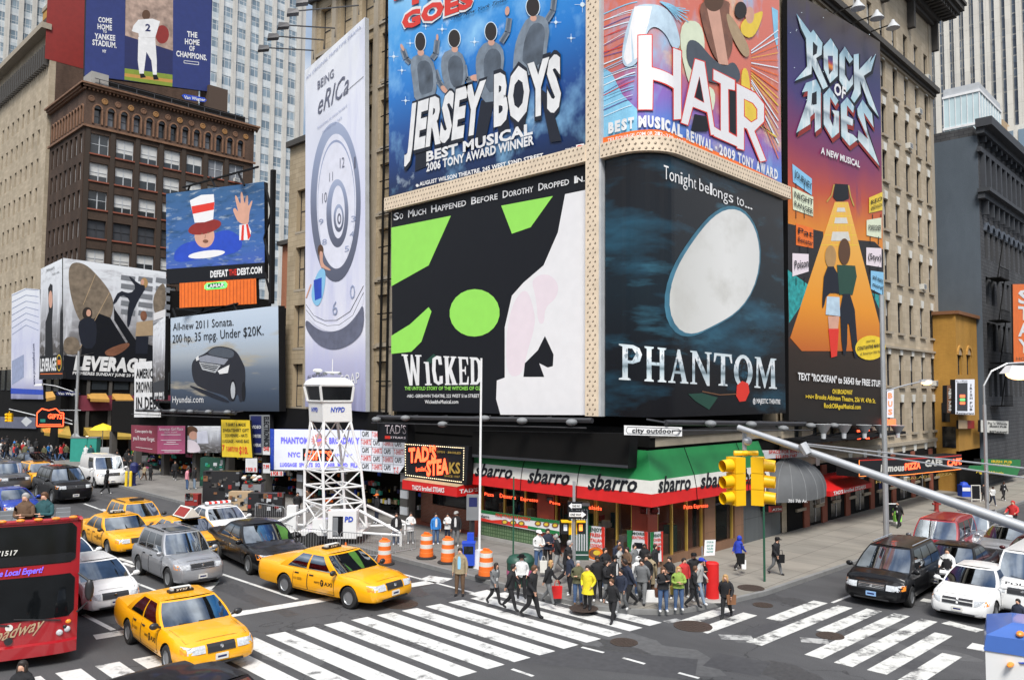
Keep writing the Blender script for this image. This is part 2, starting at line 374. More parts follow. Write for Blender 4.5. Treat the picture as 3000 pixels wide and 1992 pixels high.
roadpaint('paint',.545);roadpaint('paintworn',.505,(.6,.6,.57));roadpaint('paintold',.46,(.4,.4,.39))
mat('patch',(.052,.052,.056),.85,var=.2,sc=5);mat('oil',(.052,.052,.054),.6,var=.3,sc=9);mat('patchlight',(.09,.09,.092),.85,var=.2,sc=5)
brick('slabs',(.225,.215,.20),(.19,.182,.17),(.12,.115,.108),1.52,1.52,.02,.85,.28,0)
brick('slabs47',(.285,.262,.225),(.245,.23,.2),(.16,.145,.125),1.8,1.6,.02,.85,.25,0)
mat('kerb',(.2,.2,.195),.8,var=.15,sc=3)
brick('brownbrick',(.085,.052,.036),(.062,.040,.029),(.06,.045,.036),.24,.08,.012,.85,.4)
brick('brownside',(.13,.078,.055),(.095,.058,.042),(.1,.07,.055),.24,.08,.01,.85,.45)
brick('beigebrick',(.50,.42,.31),(.41,.34,.245),(.38,.32,.245),.9,.38,.012,.85,.22)
brick('tanstone',(.47,.38,.26),(.40,.32,.21),(.3,.24,.16),.8,.34,.014,.8,.25)
brick('paintedwall',(.11,.135,.165),(.105,.13,.16),(.09,.115,.14),.24,.08,.01,.7,.15)
brick('ochrewall',(.46,.25,.05),(.42,.22,.045),(.38,.2,.05),.24,.08,.01,.8,.25)
brick('darkwall',(.085,.087,.092),(.07,.072,.077),(.035,.035,.04),.7,.3,.02,.8,.3)
brick('greentile',(.16,.24,.13),(.13,.2,.11),(.05,.10,.045),.16,.16,.02,.3,.2,0)
brick('redpanel',(.3,.055,.03),(.26,.045,.026),(.2,.04,.025),.6,.9,.006,.35,.3,0)
brick('granitepanel',(.23,.125,.075),(.2,.11,.066),(.1,.06,.04),1.2,1.1,.008,.3,.3,0)
brick('graypanel',(.10,.115,.12),(.09,.1,.108),(.04,.045,.05),1.4,1.3,.012,.4,.25,0)
brick('redbrick',(.26,.085,.05),(.2,.06,.036),(.22,.17,.13),.22,.075,.012,.8,.3)
brick('orangebrick',(.45,.17,.09),(.4,.15,.08),(.35,.2,.13),.22,.075,.01,.85,.2)
brick('whitepier',(.62,.6,.56),(.56,.545,.51),(.42,.41,.38),1.2,2.4,.02,.6,.12,0)
brick('palepier',(.72,.69,.62),(.66,.63,.57),(.5,.48,.43),1.2,2.4,.02,.6,.12,0)
brick('bandglass',(.30,.38,.45),(.17,.23,.29),(.62,.64,.64),1.05,1.9,.06,.15,.25,0)
brick('spandrel',(.62,.66,.69),(.5,.56,.6),(.72,.73,.72),2.1,1.5,.05,.3,.2,0)
g=MB('asphalt');g.face([(-1500,-1500,0),(1500,-1500,0),(1500,1500,0),(-1500,1500,0)],[(-1500,-1500),(1500,-1500),(1500,1500),(-1500,1500)]);struct(g,'road')
CURB=[(22.85,88),(22.8,62.5),(22.55,48),(22.2,30),(22.05,22.5),(21.98,19.2),(22.1,17.4),(22.6,16.2),(23.4,15.3),(24.4,14.85),(26,14.5),(28.3,14.1),(37.7,13.7),(60,13.2),(200,10)]
def pavement(pts,m,back,name,h=.15):
 b=MB(m);poly=pts+back
 b.face([(x,y,h)for x,y in poly],[(x,y)for x,y in poly])
 k=MB('kerb')
 for i in range(len(pts)-1):
  (x0,y0),(x1,y1)=pts[i],pts[i+1];L=math.hypot(x1-x0,y1-y0);nx,ny=-(y1-y0)/L*.18,(x1-x0)/L*.18
  k.hexa([(x0,y0,-.02),(x1,y1,-.02),(x1+nx,y1+ny,-.02),(x0+nx,y0+ny,-.02)],[(x0,y0,h+.006),(x1,y1,h+.006),(x1+nx,y1+ny,h+.006),(x0+nx,y0+ny,h+.006)])
 o=struct(b,name);kk=k.build('kerb');kk['kind']='structure'
pavement(CURB[:8],'slabs',[(28,16),(29.5,18),(29.5,88)],'pavement')
pavement(CURB[7:],'slabs47',[(200,22),(29.5,22),(29.5,18),(28,16),(22.6,16.2)],'pavement')
pavement([(22.9,160),(22.9,101),(24,98),(26,97.2),(60,97)],'slabs',[(60,160)],'pavement')
mk=MB('paint');mw=MB('paintworn');mo=MB('paintold')
def gq(mb,pts,z=.004):mb.face([(x,y,z)for x,y in pts])
def line(mb,a,b,w_,z=.005):
 a,b=gnd(*a),gnd(*b);d=(b-a).normalized();n=Vector((-d.y,d.x,0))*(w_/2);gq(mb,[(p.x,p.y)for p in(a-n,b-n,b+n,a+n)],z)
top=lambda x:22.72-.165*(x-12.69);bot=lambda x:15.87-.128*(x-15)
for k in range(-10,11):
 x0=12.69+.93*k;x1=x0+.60
 gq(mk,[(x0-.02,bot(x0)),(x1-.02,bot(x1)),(x1,top(x1)),(x0,top(x0))])
random.seed(11)
for k in range(9):
 y=14.2-.88*k;j=.3*random.random()
 xl,xr=22.75+j*.5,29.2+j*.4
 if k==0:xl,xr=23.2,25.7
 if k==1:xl,xr=22.6,25.6
 if k==2:xl,xr=25.5,28.9
 if k==3:xl,xr=22.7,28.9
 if k==4:xl,xr=25.4,29.2
 if k==7:xr=27.9
 if k==8:xl,xr=21.7,25.9
 gq(mw,[(xl,y-.26-.05*(xl-26)),(xr,y-.26-.05*(xr-26)),(xr,y+.26-.05*(xr-26)),(xl,y+.26-.05*(xl-26))])
for a in[((2109,1865),(2205,1868),.5),((2345,1873),(2428,1880),.5),((1950,1822),(1990,1814),.3)]:line(mo,*a)
line(mk,(277,1866),(1289,1700),.55);line(mk,(1262,1702),(1292,1690),1.1,.007);line(mk,(1400,1733),(1450,1748),.9,.007)
line(mw,(2700,1756),(2742,1763),.5);line(mw,(2770,1822),(2872,1848),.5);line(mw,(2840,1890),(2890,1900),.7)
for a in[((647,1680),(871,1755),.15),((1053,1648),(1440,1750),.14),((480,1616),(647,1680),.13),((247,1475),(480,1560),.15),((228,1791),(332,1845),.16),((300,1490),(395,1528),.13),((395,1706),(470,1735),.13),((195,1530),(228,1540),.2),((345,1634),(398,1651),.2),((360,1648),(392,1660),.2),((225,1579),(250,1588),.35),((200,1553),(232,1550),.2),((2438,1765),(2502,1740),.12),((1704,1895),(1769,1911),.12),((1825,1926),(1889,1944),.12),((1988,1970),(2048,1986),.12),((1500,1959),(1562,1980),.12),((450,1556),(480,1540),.6),((700,1555),(730,1542),.6),((577,1722),(623,1729),.1)]:line(mk,*a)
a_=gnd(548,1716);gq(mk,[(a_.x+1.2,a_.y-.2),(a_.x-.2,a_.y+.3),(a_.x+.3,a_.y-1.3)],.006)
struct(mk,'road_marking');struct(mw,'road_marking');struct(mo,'road_marking')
pt=MB('patch')
for a in[((1500,1905),(2040,1960),1.7),((2080,1930),(2240,1960),1.3),((760,1880),(1010,1800),.0)]:
 if a[2]:line(pt,*a,.0025)
gq(pt,[(23.4,12.6),(25.2,12.4),(25.4,11.3),(23.2,11.4)],.0025);gq(pt,[(30.2,7.6),(32,7.5),(32.3,6.2),(29.9,6.3)],.0025)
rnd=random.Random(31)
for k in range(26):
 px,py=rnd.uniform(650,2850),rnd.uniform(1690,1985);q=gnd(px,py);r0=rnd.uniform(.25,1.1);pt.m(rnd.choice(['patch','patchlight','oil']));n=14
 pt.face([(q.x+r0*math.cos(2*math.pi*i/n)*rnd.uniform(.6,1.1),q.y+1.8*r0*math.sin(2*math.pi*i/n)*rnd.uniform(.6,1.1),.0015+.0001*k/8)for i in range(n)])
for x in(11.2,14.4,17.6,20.2):
 pt.m('oil');pt.face([(x-.25,24,.0022),(x+.25,24,.0022),(x+.3,70,.0022),(x-.3,70,.0022)])
struct(pt,'road_patch')
mat('castiron',(.075,.055,.045),.6,m=.4,var=.3,sc=30)
mp_=MB('concrete');a_=gnd(2085,1752,.15);mp_.lathe([(0,.151),(.62,.151),(.66,.156),(.60,.2),(0,.2)],20,(a_.x,a_.y,0));tag(mp_.build('concrete_footing'),'round pale concrete pad under the red post at the corner','footing')
for i,(px,py,r,z,lb)in enumerate([(1828,1881,.42,0,'round iron manhole cover in the middle of the crossing'),(2030,1834,.62,0,'large rusty grated cover beside the side street crossing'),(2432,1862,.42,0,'rusty oval manhole cover between the stripes of the side street crossing'),(1175,1770,.6,0,'manhole cover in the shade ahead of the taxi bumper'),(2200,1722,.5,.15,'manhole cover set in the corner pavement'),(1105,1605,.4,0,'manhole cover by the barrels near the pavement edge'),(1710,1782,.5,.15,'dark drain cover at the pavement edge by the olive coat'),(2235,1772,.35,0,'small dark cover in the side street gutter')]):
 c=gnd(px,py,z);b=MB('castiron');b.lathe([(0,z+.004),(r,z+.004),(r,z+.016),(r*.9,z+.016),(r*.88,z+.012),(0,z+.012)],24,(c.x,c.y,0))
 for k in range(-4,5):
  hw=math.sqrt(max(0,.75**2-(k/5)**2))*r
  b.box(c.x-hw,c.y+k*r/5-.02,z+.0125,c.x+hw,c.y+k*r/5+.02,z+.018)
 tag(b.build('manhole_cover'),lb,'manhole cover')
def window_proto(kind,w_,h,fm='darksteel'):
 """window in local metres: x right, z up, outer face at y=0, built once per size and copied"""
 f=MB(fm);t=.06
 for(a,b,c,e)in((-w_/2,0,-w_/2+t,h),(w_/2-t,0,w_/2,h),(-w_/2+t,0,w_/2-t,t),(-w_/2+t,h-t,w_/2-t,h),(-w_/2+t,h*.5-.03,w_/2-t,h*.5+.03)):f.box(a,0,b,c,.08,e)
 if kind.startswith('pair'):f.box(-.05,.002,t,.05,.078,h-t)
 fo=f.build('window',None,local=True)
 g=MB('glass')
 if 'blank' in kind:g.m('boardgray')
 z0={'b1':.52,'b2':.3,'b3':.05}.get(kind[-2:])
 g.face([(-w_/2+t,.05,t),(w_/2-t,.05,t),(w_/2-t,.05,h-t),(-w_/2+t,.05,h-t)])
 if z0:g.m('blind' if kind[-2:]!='b3' else 'blindgray');g.face([(-w_/2+t,.04,h*z0),(w_/2-t,.04,h*z0),(w_/2-t,.04,h-t),(-w_/2+t,.04,h-t)])
 g.build('pane',fo,local=True)
 COL.objects.unlink(fo);ch=[c for c in fo.children]
 for c in ch:COL.objects.unlink(c)
 return fo,ch
_WP={}
def put_window(parent,W,u,v,w_,h,kind,d=-.18,fm='darksteel',ac=False,sill=None):
 key=(kind,round(w_,2),round(h,2),fm)
 if key not in _WP:_WP[key]=window_proto(kind,w_,h,fm)
 fo,ch=_WP[key]
 p=W.P(u,v,d)-Vector(parent.location);n=W.N(u);rz=math.atan2(-n.x,n.y)+math.pi
 o=fo.copy();COL.objects.link(o);o.parent=parent;o.location=p;o.rotation_euler=(0,0,rz)
 for c in ch:k=c.copy();COL.objects.link(k);k.parent=o
 if ac:
  a=_AC.copy();COL.objects.link(a);a.parent=parent;a.location=p+W.N(u)*.12;a.rotation_euler=(0,0,rz)
 if sill:
  key=('sill',round(w_,2),sill)
  if key not in _WP:q=MB(sill).box(-w_/2-.12,-.34,-.16,w_/2+.12,.0,0).build('window_sill',None,local=True);COL.objects.unlink(q);_WP[key]=q
  a=_WP[key].copy();COL.objects.link(a);a.parent=parent;a.location=p;a.rotation_euler=(0,0,rz)
 return o
_a=MB('offwhite').box(-.32,-.35,.06,.32,.04,.46);_a.m('midgray').box(-.27,-.356,.1,.27,-.35,.42)
_AC=_a.build('air_conditioner',None,local=True);COL.objects.unlink(_AC)
def mass(mb,x0,y0,z0,x1,y1,z1):
 for a,b in(((x0,y1),(x0,y0)),((x0,y0),(x1,y0)),((x1,y0),(x1,y1)),((x1,y1),(x0,y1))):
  L=math.hypot(b[0]-a[0],b[1]-a[1]);mb.face([(*a,z0),(*b,z0),(*b,z1),(*a,z1)],[(0,z0),(L,z0),(L,z1),(0,z1)])
 mb.face([(x0,y0,z1),(x1,y0,z1),(x1,y1,z1),(x0,y1,z1)],[(x0,y0),(x1,y0),(x1,y1),(x0,y1)])
 return mb
W7,W47=WX(28.),WY(19.2)
random.seed(3)
ST=thing('stone_office_building','tall beige stone block with narrow windows and a heavy dark cornice on the side street','building',(53.5,25,0))
cols=[59.32+2.4*k for k in range(-7,4)];cols[-1]=66.52-.1;rows=[30.83+3.3,30.83,27.6,24.35,20.95,17.4,13.9,10.2,6.9,3.4]
cols=[c for c in cols if c>41.2]
wins=[(c-.46,r-2.15,c+.46,r)for c in cols for r in rows]
b=MB('beigebrick');facade(b,W47,40.4,67.9,0,38.2,wins)
mass(b,40.4,19.45,0,67.9,45,38.2);b.build('wall',ST)
for w_ in wins:
 big=w_[3]<6.5
 put_window(ST,W47,(w_[0]+w_[2])/2,w_[1],.92,2.15,random.choice(['one','one','one_b1','one_b2']),ac=random.random()<.08,sill='stonetrim')
tr=MB('offwhite')
for c in cols:
 for r in rows[1:]:
  tr.hexa([W47.P(c-.22,r,.06),W47.P(c+.22,r,.06),W47.P(c+.22,r,-.02),W47.P(c-.22,r,-.02)],[W47.P(c-.34,r+.55,.06),W47.P(c+.34,r+.55,.06),W47.P(c+.34,r+.55,-.02),W47.P(c-.34,r+.55,-.02)])
tr.build('keystone',ST)['kind']='stuff'
be=MB('darkstone');be.wbox(W47,40.4,31.35,68.1,31.75,0,.55);be.wbox(W47,40.4,31.1,68,31.35,0,.3);be.m('stonetrim').wbox(W47,40.4,30.95,68,31.1,0,.15);be.wbox(W47,40.4,9.6+1.0,68,10.75,0,.18);be.wbox(W47,40.4,3.9,68,4.15,0,.15)
be.build('belt_course',ST)
co=MB('darkstone')
for z0,z1,d in((36.9,37.2,.3),(37.2,37.6,.55),(37.9,38.25,1.75),(38.25,38.7,2.0),(38.7,38.95,2.15)):co.wbox(W47,40.4,z0,67.9+d,z1,-.3,d);
co.wbox(W47,40.4,37.6,68.5,37.9,-.3,.6)
k=41.
while k<69:co.wbox(W47,k,37.55,k+.28,37.9,.6,1.6);k+=.62
for c in range(5):co.wbox(W47,45.5+c*5.6,34.9,45.9+c*5.6,37.2,0,.5)
co.build('cornice',ST)
fe=MB('stonetrim');fe.wbox(W47,67.2,0,67.9,36.9,0,.06);fe.build('corner_pier',ST)
sf=MB('soot');sf.wbox(W47,41,.15,67,3.5,0,.05);sf.m('brickred')
for u in(43.2,45.6,49,53,57,61,65):sf.wbox(W47,u-.35,.15,u+.35,3.4,.05,.14)
sf.m('glassdark')
for u in(44.4,47.3,51,55,59,63):sf.wbox(W47,u-.7,.3,u+.7,2.9,.05,.08)
sf.m('galv')
for u in(44.4,47.3,51,55,59,63):sf.wbox(W47,u-.03,.3,u+.03,2.9,.08,.11);sf.wbox(W47,u-.7,2.2,u+.7,2.26,.08,.11)
sf.build('shop_front',ST)
CB=thing('corner_building','black corner block whose upper storeys are hidden behind giant hoardings','building',(34,28,0))
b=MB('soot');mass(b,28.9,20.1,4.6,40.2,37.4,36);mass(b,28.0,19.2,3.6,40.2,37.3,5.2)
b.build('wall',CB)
SW_=lambda x,y:W7.uv(x,y)
sh=MB('greentile')
def quadwall(mb,W,u0,v0,u1,v1,d=0.):mb.face([W.P(u0,v0,d),W.P(u1,v0,d),W.P(u1,v1,d),W.P(u0,v1,d)],[(u0,v0),(u1,v0),(u1,v1),(u0,v1)]);return mb
uL,uR=-29.35,-25.3
sh.wbox(W7,uL,.15,uR,1.38,-.3,0);sh.uv={}
kf=MB('greentile');quadwall(kf,W7,uL,.3,uR,1.38,.004);kf.m('concrete').wbox(W7,uL,.15,uR,.3,.004,.06);kf.build('knee_wall',CB)
pl=MB('redpanel')
for u0,u1 in((-29.7,-29.3),(-25.35,-24.3),(-19.95,-19.2)):
 quadwall(pl,W7,u0,.15,u1,3.6,.03);pl.wbox(W7,u0,.15,u1,3.6,-.4,.028)
for u0,u1 in((28,28.75),):quadwall(pl,W47,u0,.15,u1,3.6,.03);pl.wbox(W47,u0,.15,u1,3.6,-.4,.028)
pl.m('granitepanel')
for u0,u1 in((32.55,33.5),(35.35,36.2)):quadwall(pl,W47,u0,.15,u1,3.7,.03);pl.wbox(W47,u0,.15,u1,3.7,-.4,.028)
quadwall(pl,W47,33.5,.15,35.35,.55,.02);quadwall(pl,W47,28.75,.15,32.55,.5,.02);pl.wbox(W47,28.75,.15,35.35,.5,-.3,.018)
pl.m('graypanel');quadwall(pl,W47,36.2,.15,40.2,3.7,.02);pl.wbox(W47,36.2,.15,40.2,3.7,-.3,.018)
pl.build('shop_pillar',CB)
gl=MB('shopglass')
for u0,v0,u1 in((-29.3,1.38,-25.35),(-24.3,.3,-19.95)):quadwall(gl,W7,u0,v0,u1,3.6,-.12)
for u0,v0,u1 in((28.75,.5,32.55),(33.5,.55,35.35)):quadwall(gl,W47,u0,v0,u1,3.6,-.12)
gl.build('shop_window',CB)
mu=MB('gold')
for u in(-29.2,-27.6,-26.2,-24.25,-23.2,-22.0,-21.9,-20.8,-20.0):mu.wbox(W7,u-.035,.2,u+.035,3.6,-.16,-.04)
for u in(28.85,30.0,31.2,32.45,33.6,35.25):mu.wbox(W47,u-.035,.2,u+.035,3.6,-.16,-.04)
mu.m('darksteel').wbox(W47,33.5,2.25,35.35,2.35,-.16,-.03);mu.build('window_mullion',CB)
mat('interiorwall',(.22,.075,.045),.8,var=.35,sc=1.2);mat('interiortan',(.45,.3,.17),.8,var=.3,sc=1.5)
ro=MB('interiorwall');ro.face([(32.2,19.6,.15),(32.2,33.5,.15),(32.2,33.5,3.6),(32.2,19.6,3.6)]);ro.m('interiortan').face([(28.2,23.6,.15),(39,23.6,.15),(39,23.6,3.6),(28.2,23.6,3.6)]);ro.m('brickred').face([(28.2,19.4,.16),(40,19.4,.16),(40,36,.16),(28.2,36,.16)])
ro.m('soot').face([(28.2,19.4,3.59),(40,19.4,3.59),(40,36,3.59),(28.2,36,3.59)])
random.seed(5)
for i in range(70):
 x,y=random.uniform(28.8,31.8),random.uniform(20,29);ro.m(random.choice(['wood','offwhite','deepred','tan','greenbin','gold']));h=random.uniform(.3,1.2);ro.box(x,y,.16+random.choice([0,.5,.9]),x+random.uniform(.1,.5),y+random.uniform(.1,.5),.16+h+.5)
for i in range(26):
 x,y=random.uniform(28.6,35),random.uniform(19.7,23);ro.m(random.choice(['wood','offwhite','tan','wood']));ro.box(x,y,.16,x+random.uniform(.2,.7),y+random.uniform(.1,.5),.16+random.uniform(.5,1.1))
ro.m('shopglow')
for i in range(16):x,y=28.9+.8*(i%4),20.2+2.4*(i//4);ro.box(x,y,3.5,x+.14,y+.5,3.56)
ro.build('shop_interior',CB)
cl=MB('stonetrim');cl.wbox(W47,28,5.22,40.2,5.6,-.2,.14);cl.m('darkstone').wbox(W47,28,5.62,40.2,5.9,-.2,.22);cl.m('soot').wbox(W7,-37.3,5.22,-19.05,6.0,-.4,.06)
cl.build('ledge',CB)
OS=thing('ornate_stone_building','ornate tan stone block behind the tall clock banner on the avenue','building',(34,43,0))
Wo=WX(28.6);wins=[]
us=[-49.1+1.0,-45.6,-43.2,-40.9,-38.75]
us=[-47.9,-45.4,-43.0,-40.6,-38.4]
for r in(33.2,29.4,25.2,21.2,17.2,13.2,9.2):
 for u in us:
  if u>-46.6 or r<24.5:wins.append((u-.62,r-2.9,u+.62,r))
b=MB('tanstone');facade(b,Wo,-46.9,-37.2,5,35,[w_ for w_ in wins if w_[0]>-46.9],.4);facade(b,Wo,-49.6,-46.9,5,24.6,[w_ for w_ in wins if w_[0]<-46.9],.4)
mass(b,28.95,37.2,5,40,46.9,35);mass(b,28.95,46.91,5,40,49.6,24.6);b.build('wall',OS)
for w_ in wins:put_window(OS,Wo,(w_[0]+w_[2])/2,w_[1],1.24,2.9,random.choice(['one','pair','one_b1']),d=-.32,sill='stonetrim')
c=MB('darkstone')
for z0,z1,d in((33.9,34.3,.35),(34.5,34.9,.9),(34.9,35.3,1.15)):c.wbox(Wo,-46.9-d*.6,z0,-37.2,z1,-.2,d)
c.wbox(Wo,-49.7,24.4,-46.9,24.8,-.2,.3);c.m('stonetrim');c.wbox(Wo,-46.9,34.3,-37.2,34.5,-.2,.4)
k=-46.8
while k<-37.4:c.wbox(Wo,k,34.25,k+.22,34.5,.4,.8);k+=.5
for u in(-46.65,-44.2,-41.8,-39.5,-37.5):c.wbox(Wo,u-.22,6,u+.22,33.9,0,.16)
for r in(30,26,22,18,14,10):c.wbox(Wo,-46.9,r-.02,-37.2,r+.2,0,.1);
c.build('cornice',OS)
dr=MB('soot')
for u in(-37.5,-38.15):dr.tube(Wo.P(u,6,.35),Wo.P(u,33,.35),.08,n=6)
for z in range(8,34,2):dr.tube(Wo.P(-38.6,z,.3),Wo.P(-37.2,z,.3),.04,n=5)
dr.build('drain_pipe',OS)
SHP=thing('shop_terrace','dark row of small avenue shops with open lit fronts under the sign boards','building',(34,58,0))
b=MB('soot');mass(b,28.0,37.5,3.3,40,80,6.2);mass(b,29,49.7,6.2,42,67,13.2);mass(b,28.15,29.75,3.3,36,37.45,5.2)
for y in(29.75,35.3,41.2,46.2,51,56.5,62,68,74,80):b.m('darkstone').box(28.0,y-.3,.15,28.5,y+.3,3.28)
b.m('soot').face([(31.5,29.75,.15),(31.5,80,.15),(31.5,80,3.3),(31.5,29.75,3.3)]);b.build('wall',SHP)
ch=MB('lightgray')
for y in(35.3,41.2,46.2):
 for k in range(7):ch.m('lightgray' if k%2 else 'darkstone').box(27.9,y-.32,.15+k*.45,27.995,y+.32,.59+k*.45)
ch.build('shop_pillar',SHP)
random.seed(9);gd=MB('red')
pal=['red','offwhite','white','blue','orange','pink','yellow','green','teal','black','navy','lightgray','tan','deepred']
pal=pal+['black','black','midgray','wood','navy','tan']
for i in range(210):
 y=random.uniform(35.6,79);z=random.choice([.35,.8,1.3,1.8,2.3]);x=random.uniform(28.5,31);c_=random.choice(pal);n_=random.randint(2,7);s=random.uniform(.08,.2)
 for k in range(n_):gd.m(c_ if random.random()<.7 else random.choice(pal)).box(x+random.uniform(-.1,.1),y+k*s*1.25,z,x+.12,y+k*s*1.25+s,z+s*random.uniform(.9,1.9))
o=gd.build('shop_goods',SHP);o['kind']='stuff'
lg=MB('shopglow')
for y in range(36,80,3):lg.box(29,y,3.15,29.2,y+.9,3.22)
for k in range(16):lg.box(27.9,35.6+k*.3,3.02,27.96,35.66+k*.3,3.08)
lg.build('shop_light',SHP)
st=MB('redbrick');W31=WX(28.9);quadwall(st,W31,-35,.15,-34,3.3);quadwall(st,W31,-34,.15,-31,1.2);quadwall(st,W31,-31,.15,-29.9,3.3);st.m('glassdark');quadwall(st,W31,-34,1.2,-31,3.3,-.2)
st.m('redbrick').box(28.91,29.9,.15,29.2,35,1.2);st.build('steakhouse_front',SHP)
BR=thing('brown_brick_building','dark brown brick block with an arcade of arched windows under its decorated top','building',(38,98,0))
Wb,Wl=WY(92.5),WX(28.45)
cols=[30.07+2.65*k for k in range(7)];wins=[];kinds={}
for r,(t_,bt)in enumerate(((35.2,33.0),(32.0,30.0),(28.9,26.9),(25.7,23.7),(22.5,20.5),(19.2,17.2))):
 for c in cols:wins.append((c-.95,bt,c+.95,t_));kinds[wins[-1]]='pair_blank' if r==3 else random.choice(['pair_b1','pair_b1','pair','pair_b3','pair_b2'])
arch=[29.7+1.39*k for k in range(13)]
aw=[(a-.36,36.35,a+.36,38.1)for a in arch]
b=MB('brownbrick');facade(b,Wb,28.45,48.2,0,36.0,wins,.3)
b.m('brownside');facade(b,Wb,28.45,48.2,36.0,40.1,aw,.4)
lc=[-93.6-1.62*k for k in range(7)];lw=[]
for r,(t_,bt)in enumerate(((35.2,33.0),(32.0,30.0),(28.9,26.9),(25.7,23.7),(22.5,20.5))):
 for c in lc:lw.append((c-.42,bt,c+.42,t_));kinds[lw[-1]]='one_blank' if r==3 and c>-100 else random.choice(['one_b1','one_b2','one_b1','one'])
law=[(-93.4-1.0*k-.3,36.35,-93.4-1.0*k+.3,38.1)for k in range(11)]
b.m('brownbrick');facade(b,Wl,-104.6,-92.5,0,36,lw,.3);b.m('brownside');facade(b,Wl,-104.6,-92.5,36,40.1,law,.4)
mass(b,28.9,92.95,0,48.2,104.6,40);b.build('wall',BR)
for w_ in wins:put_window(BR,Wb,(w_[0]+w_[2])/2,w_[1],1.9,w_[3]-w_[1],kinds[w_],d=-.22,fm='lightgray' if 'blank' not in kinds[w_]else 'darksteel',sill='brickred',ac=random.random()<.06)
for w_ in lw:put_window(BR,Wl,(w_[0]+w_[2])/2,w_[1],.84,w_[3]-w_[1],kinds[w_],d=-.22,fm='lightgray',ac=random.random()<.05)
for w_ in aw:put_window(BR,Wb,(w_[0]+w_[2])/2,w_[1],.72,1.75,random.choice(['one','one_b3']),d=-.3)
for w_ in law:put_window(BR,Wl,(w_[0]+w_[2])/2,w_[1],.6,1.75,'one',d=-.3)
mat('terracotta',(.2,.105,.06),.75,var=.3,sc=2);mat('terracottagold',(.36,.18,.06),.6,var=.3,sc=6)
ac_=MB('terracotta')
for W,wl in((Wb,aw),(Wl,law)):
 for w_ in wl:
  c=(w_[0]+w_[2])/2;r0=(w_[2]-w_[0])/2
  for k in range(8):
   a0,a1=math.pi*k/8,math.pi*(k+1)/8;P=lambda a,r,d:W.P(c+math.cos(a)*r,w_[3]-.1+math.sin(a)*r,d)
   ac_.hexa([P(a0,r0,.14),P(a0,r0+.16,.14),P(a1,r0+.16,.14),P(a1,r0,.14)][::-1],[P(a0,r0,.0),P(a0,r0+.16,.0),P(a1,r0+.16,.0),P(a1,r0,.0)][::-1])
   ac_.m('glassdark');ac_.face([P(a0,0,.01),P(a0,r0,.01),P(a1,r0,.01)]);ac_.m('terracotta')
  ac_.wbox(W,w_[0]-.2,36.3,w_[0]-.02,38,0,.12);ac_.wbox(W,w_[2]+.02,36.3,w_[2]+.2,38,0,.12)
ac_.build('arch_moulding',BR)
me_=MB('terracottagold')
for k in range(14):c=29.0+1.39*k;me_.add(MB('terracottagold' if k%2 else 'terracotta').lathe([(0,.0),(.34,.0),(.34,-.08),(.22,-.1),(.2,-.05),(0,-.08)],12,(0,0,0),'y'),Matrix.Translation(Wb.P(c,39.0,.0)))
me_.build('medallion',BR)['kind']='stuff'
ct=MB('terracotta')
for W,a,b2 in((Wb,28.2,48.4),(Wl,-104.8,-92.2)):
 ct.wbox(W,a,35.75,b2,36.0,0,.22);ct.wbox(W,a-.2,40.1,b2+.2,40.35,-.3,.45);ct.wbox(W,a-.3,40.35,b2+.3,40.55,-.3,.65)
 k=a
 while k<b2:ct.wbox(W,k,39.85,k+.18,40.1,0,.3);k+=.42
ct.m('brownbrick');
for c in[28.45+.35]+[cols[i]+1.325 for i in range(6)]:ct.wbox(Wb,c-.24,0,c+.24,35.75,0,.1)
ct.build('cornice',BR)
rf=MB('soot');rf.box(31,93.6,40.55,47.5,94,41.9);rf.box(31,94,40.0,47.5,100,40.4)
rf.m('darksteel');
for k in range(9):rf.tube((30+2*k,93.2,40.3),(30+2*k,93.2,41.6),.05,n=5)
rf.tube((29.5,93.2,41.6),(47.8,93.2,41.6),.04,n=5);rf.tube((29.5,93.2,41.1),(47.8,93.2,41.1),.04,n=5)
rf.m('brownside').box(43.5,95.5,40,46,98,45.5);rf.m('concrete').box(29.2,93.4,40.4,31,96,42.4)
rf.build('roof',BR)
BG=thing('beige_building','beige stone tower at the left edge with a brown side wall and red patch','building',(40,118,0))
Wg=WX(28.2);uu=[]
gw=[]
for k in range(9):
 for r in range(11):z=42.5-3.62*r;gw.append((-108.4-2.35*k-.45,z-1.9,-108.4-2.35*k+.45,z))
b=MB('beigebrick');ztg=WY(105.2).uv(112,62)[1];facade(b,Wg,-132,-105.2,0,ztg,gw,.3);b.m('beigebrick');quadwall(b,WY(105.2),28.2,0,28.9,ztg)
zs_=WY(105.2).uv(190,18)[1];b.m('brownside');quadwall(b,WY(105.2),28.9,0,46.5,zs_);mass(b,28.9,105.6,0,46.5,132,zs_-.1);b.m('beigebrick');mass(b,28.5,106,0,31,132,ztg-.2)
b.m('deepred');u0,v0=WY(105.2).uv(131,172);u1,v1=WY(105.2).uv(248,5);quadwall(b,WY(105.2),u0,v0,u1+2,v1+4,.02)
b.build('wall',BG)
for i,w_ in enumerate(gw):put_window(BG,Wg,(w_[0]+w_[2])/2,w_[1],.9,1.9,random.choice(['one','one','one_b1']),d=-.22)
c=MB('stonetrim');c.wbox(Wg,-132,ztg-.7,-105.0,ztg,0,1.1);c.m('darkstone')
for k in range(26):c.wbox(Wg,-105.9-.9*k,ztg-5,-105.5-.9*k,ztg-2.6,0,.6)
c.m('ochre').box(29,107,ztg-1,31.5,112,ztg+4);c.m('stonetrim').box(28.9,106.9,ztg+4,31.6,112.1,ztg+4.5);c.build('cornice',BG)
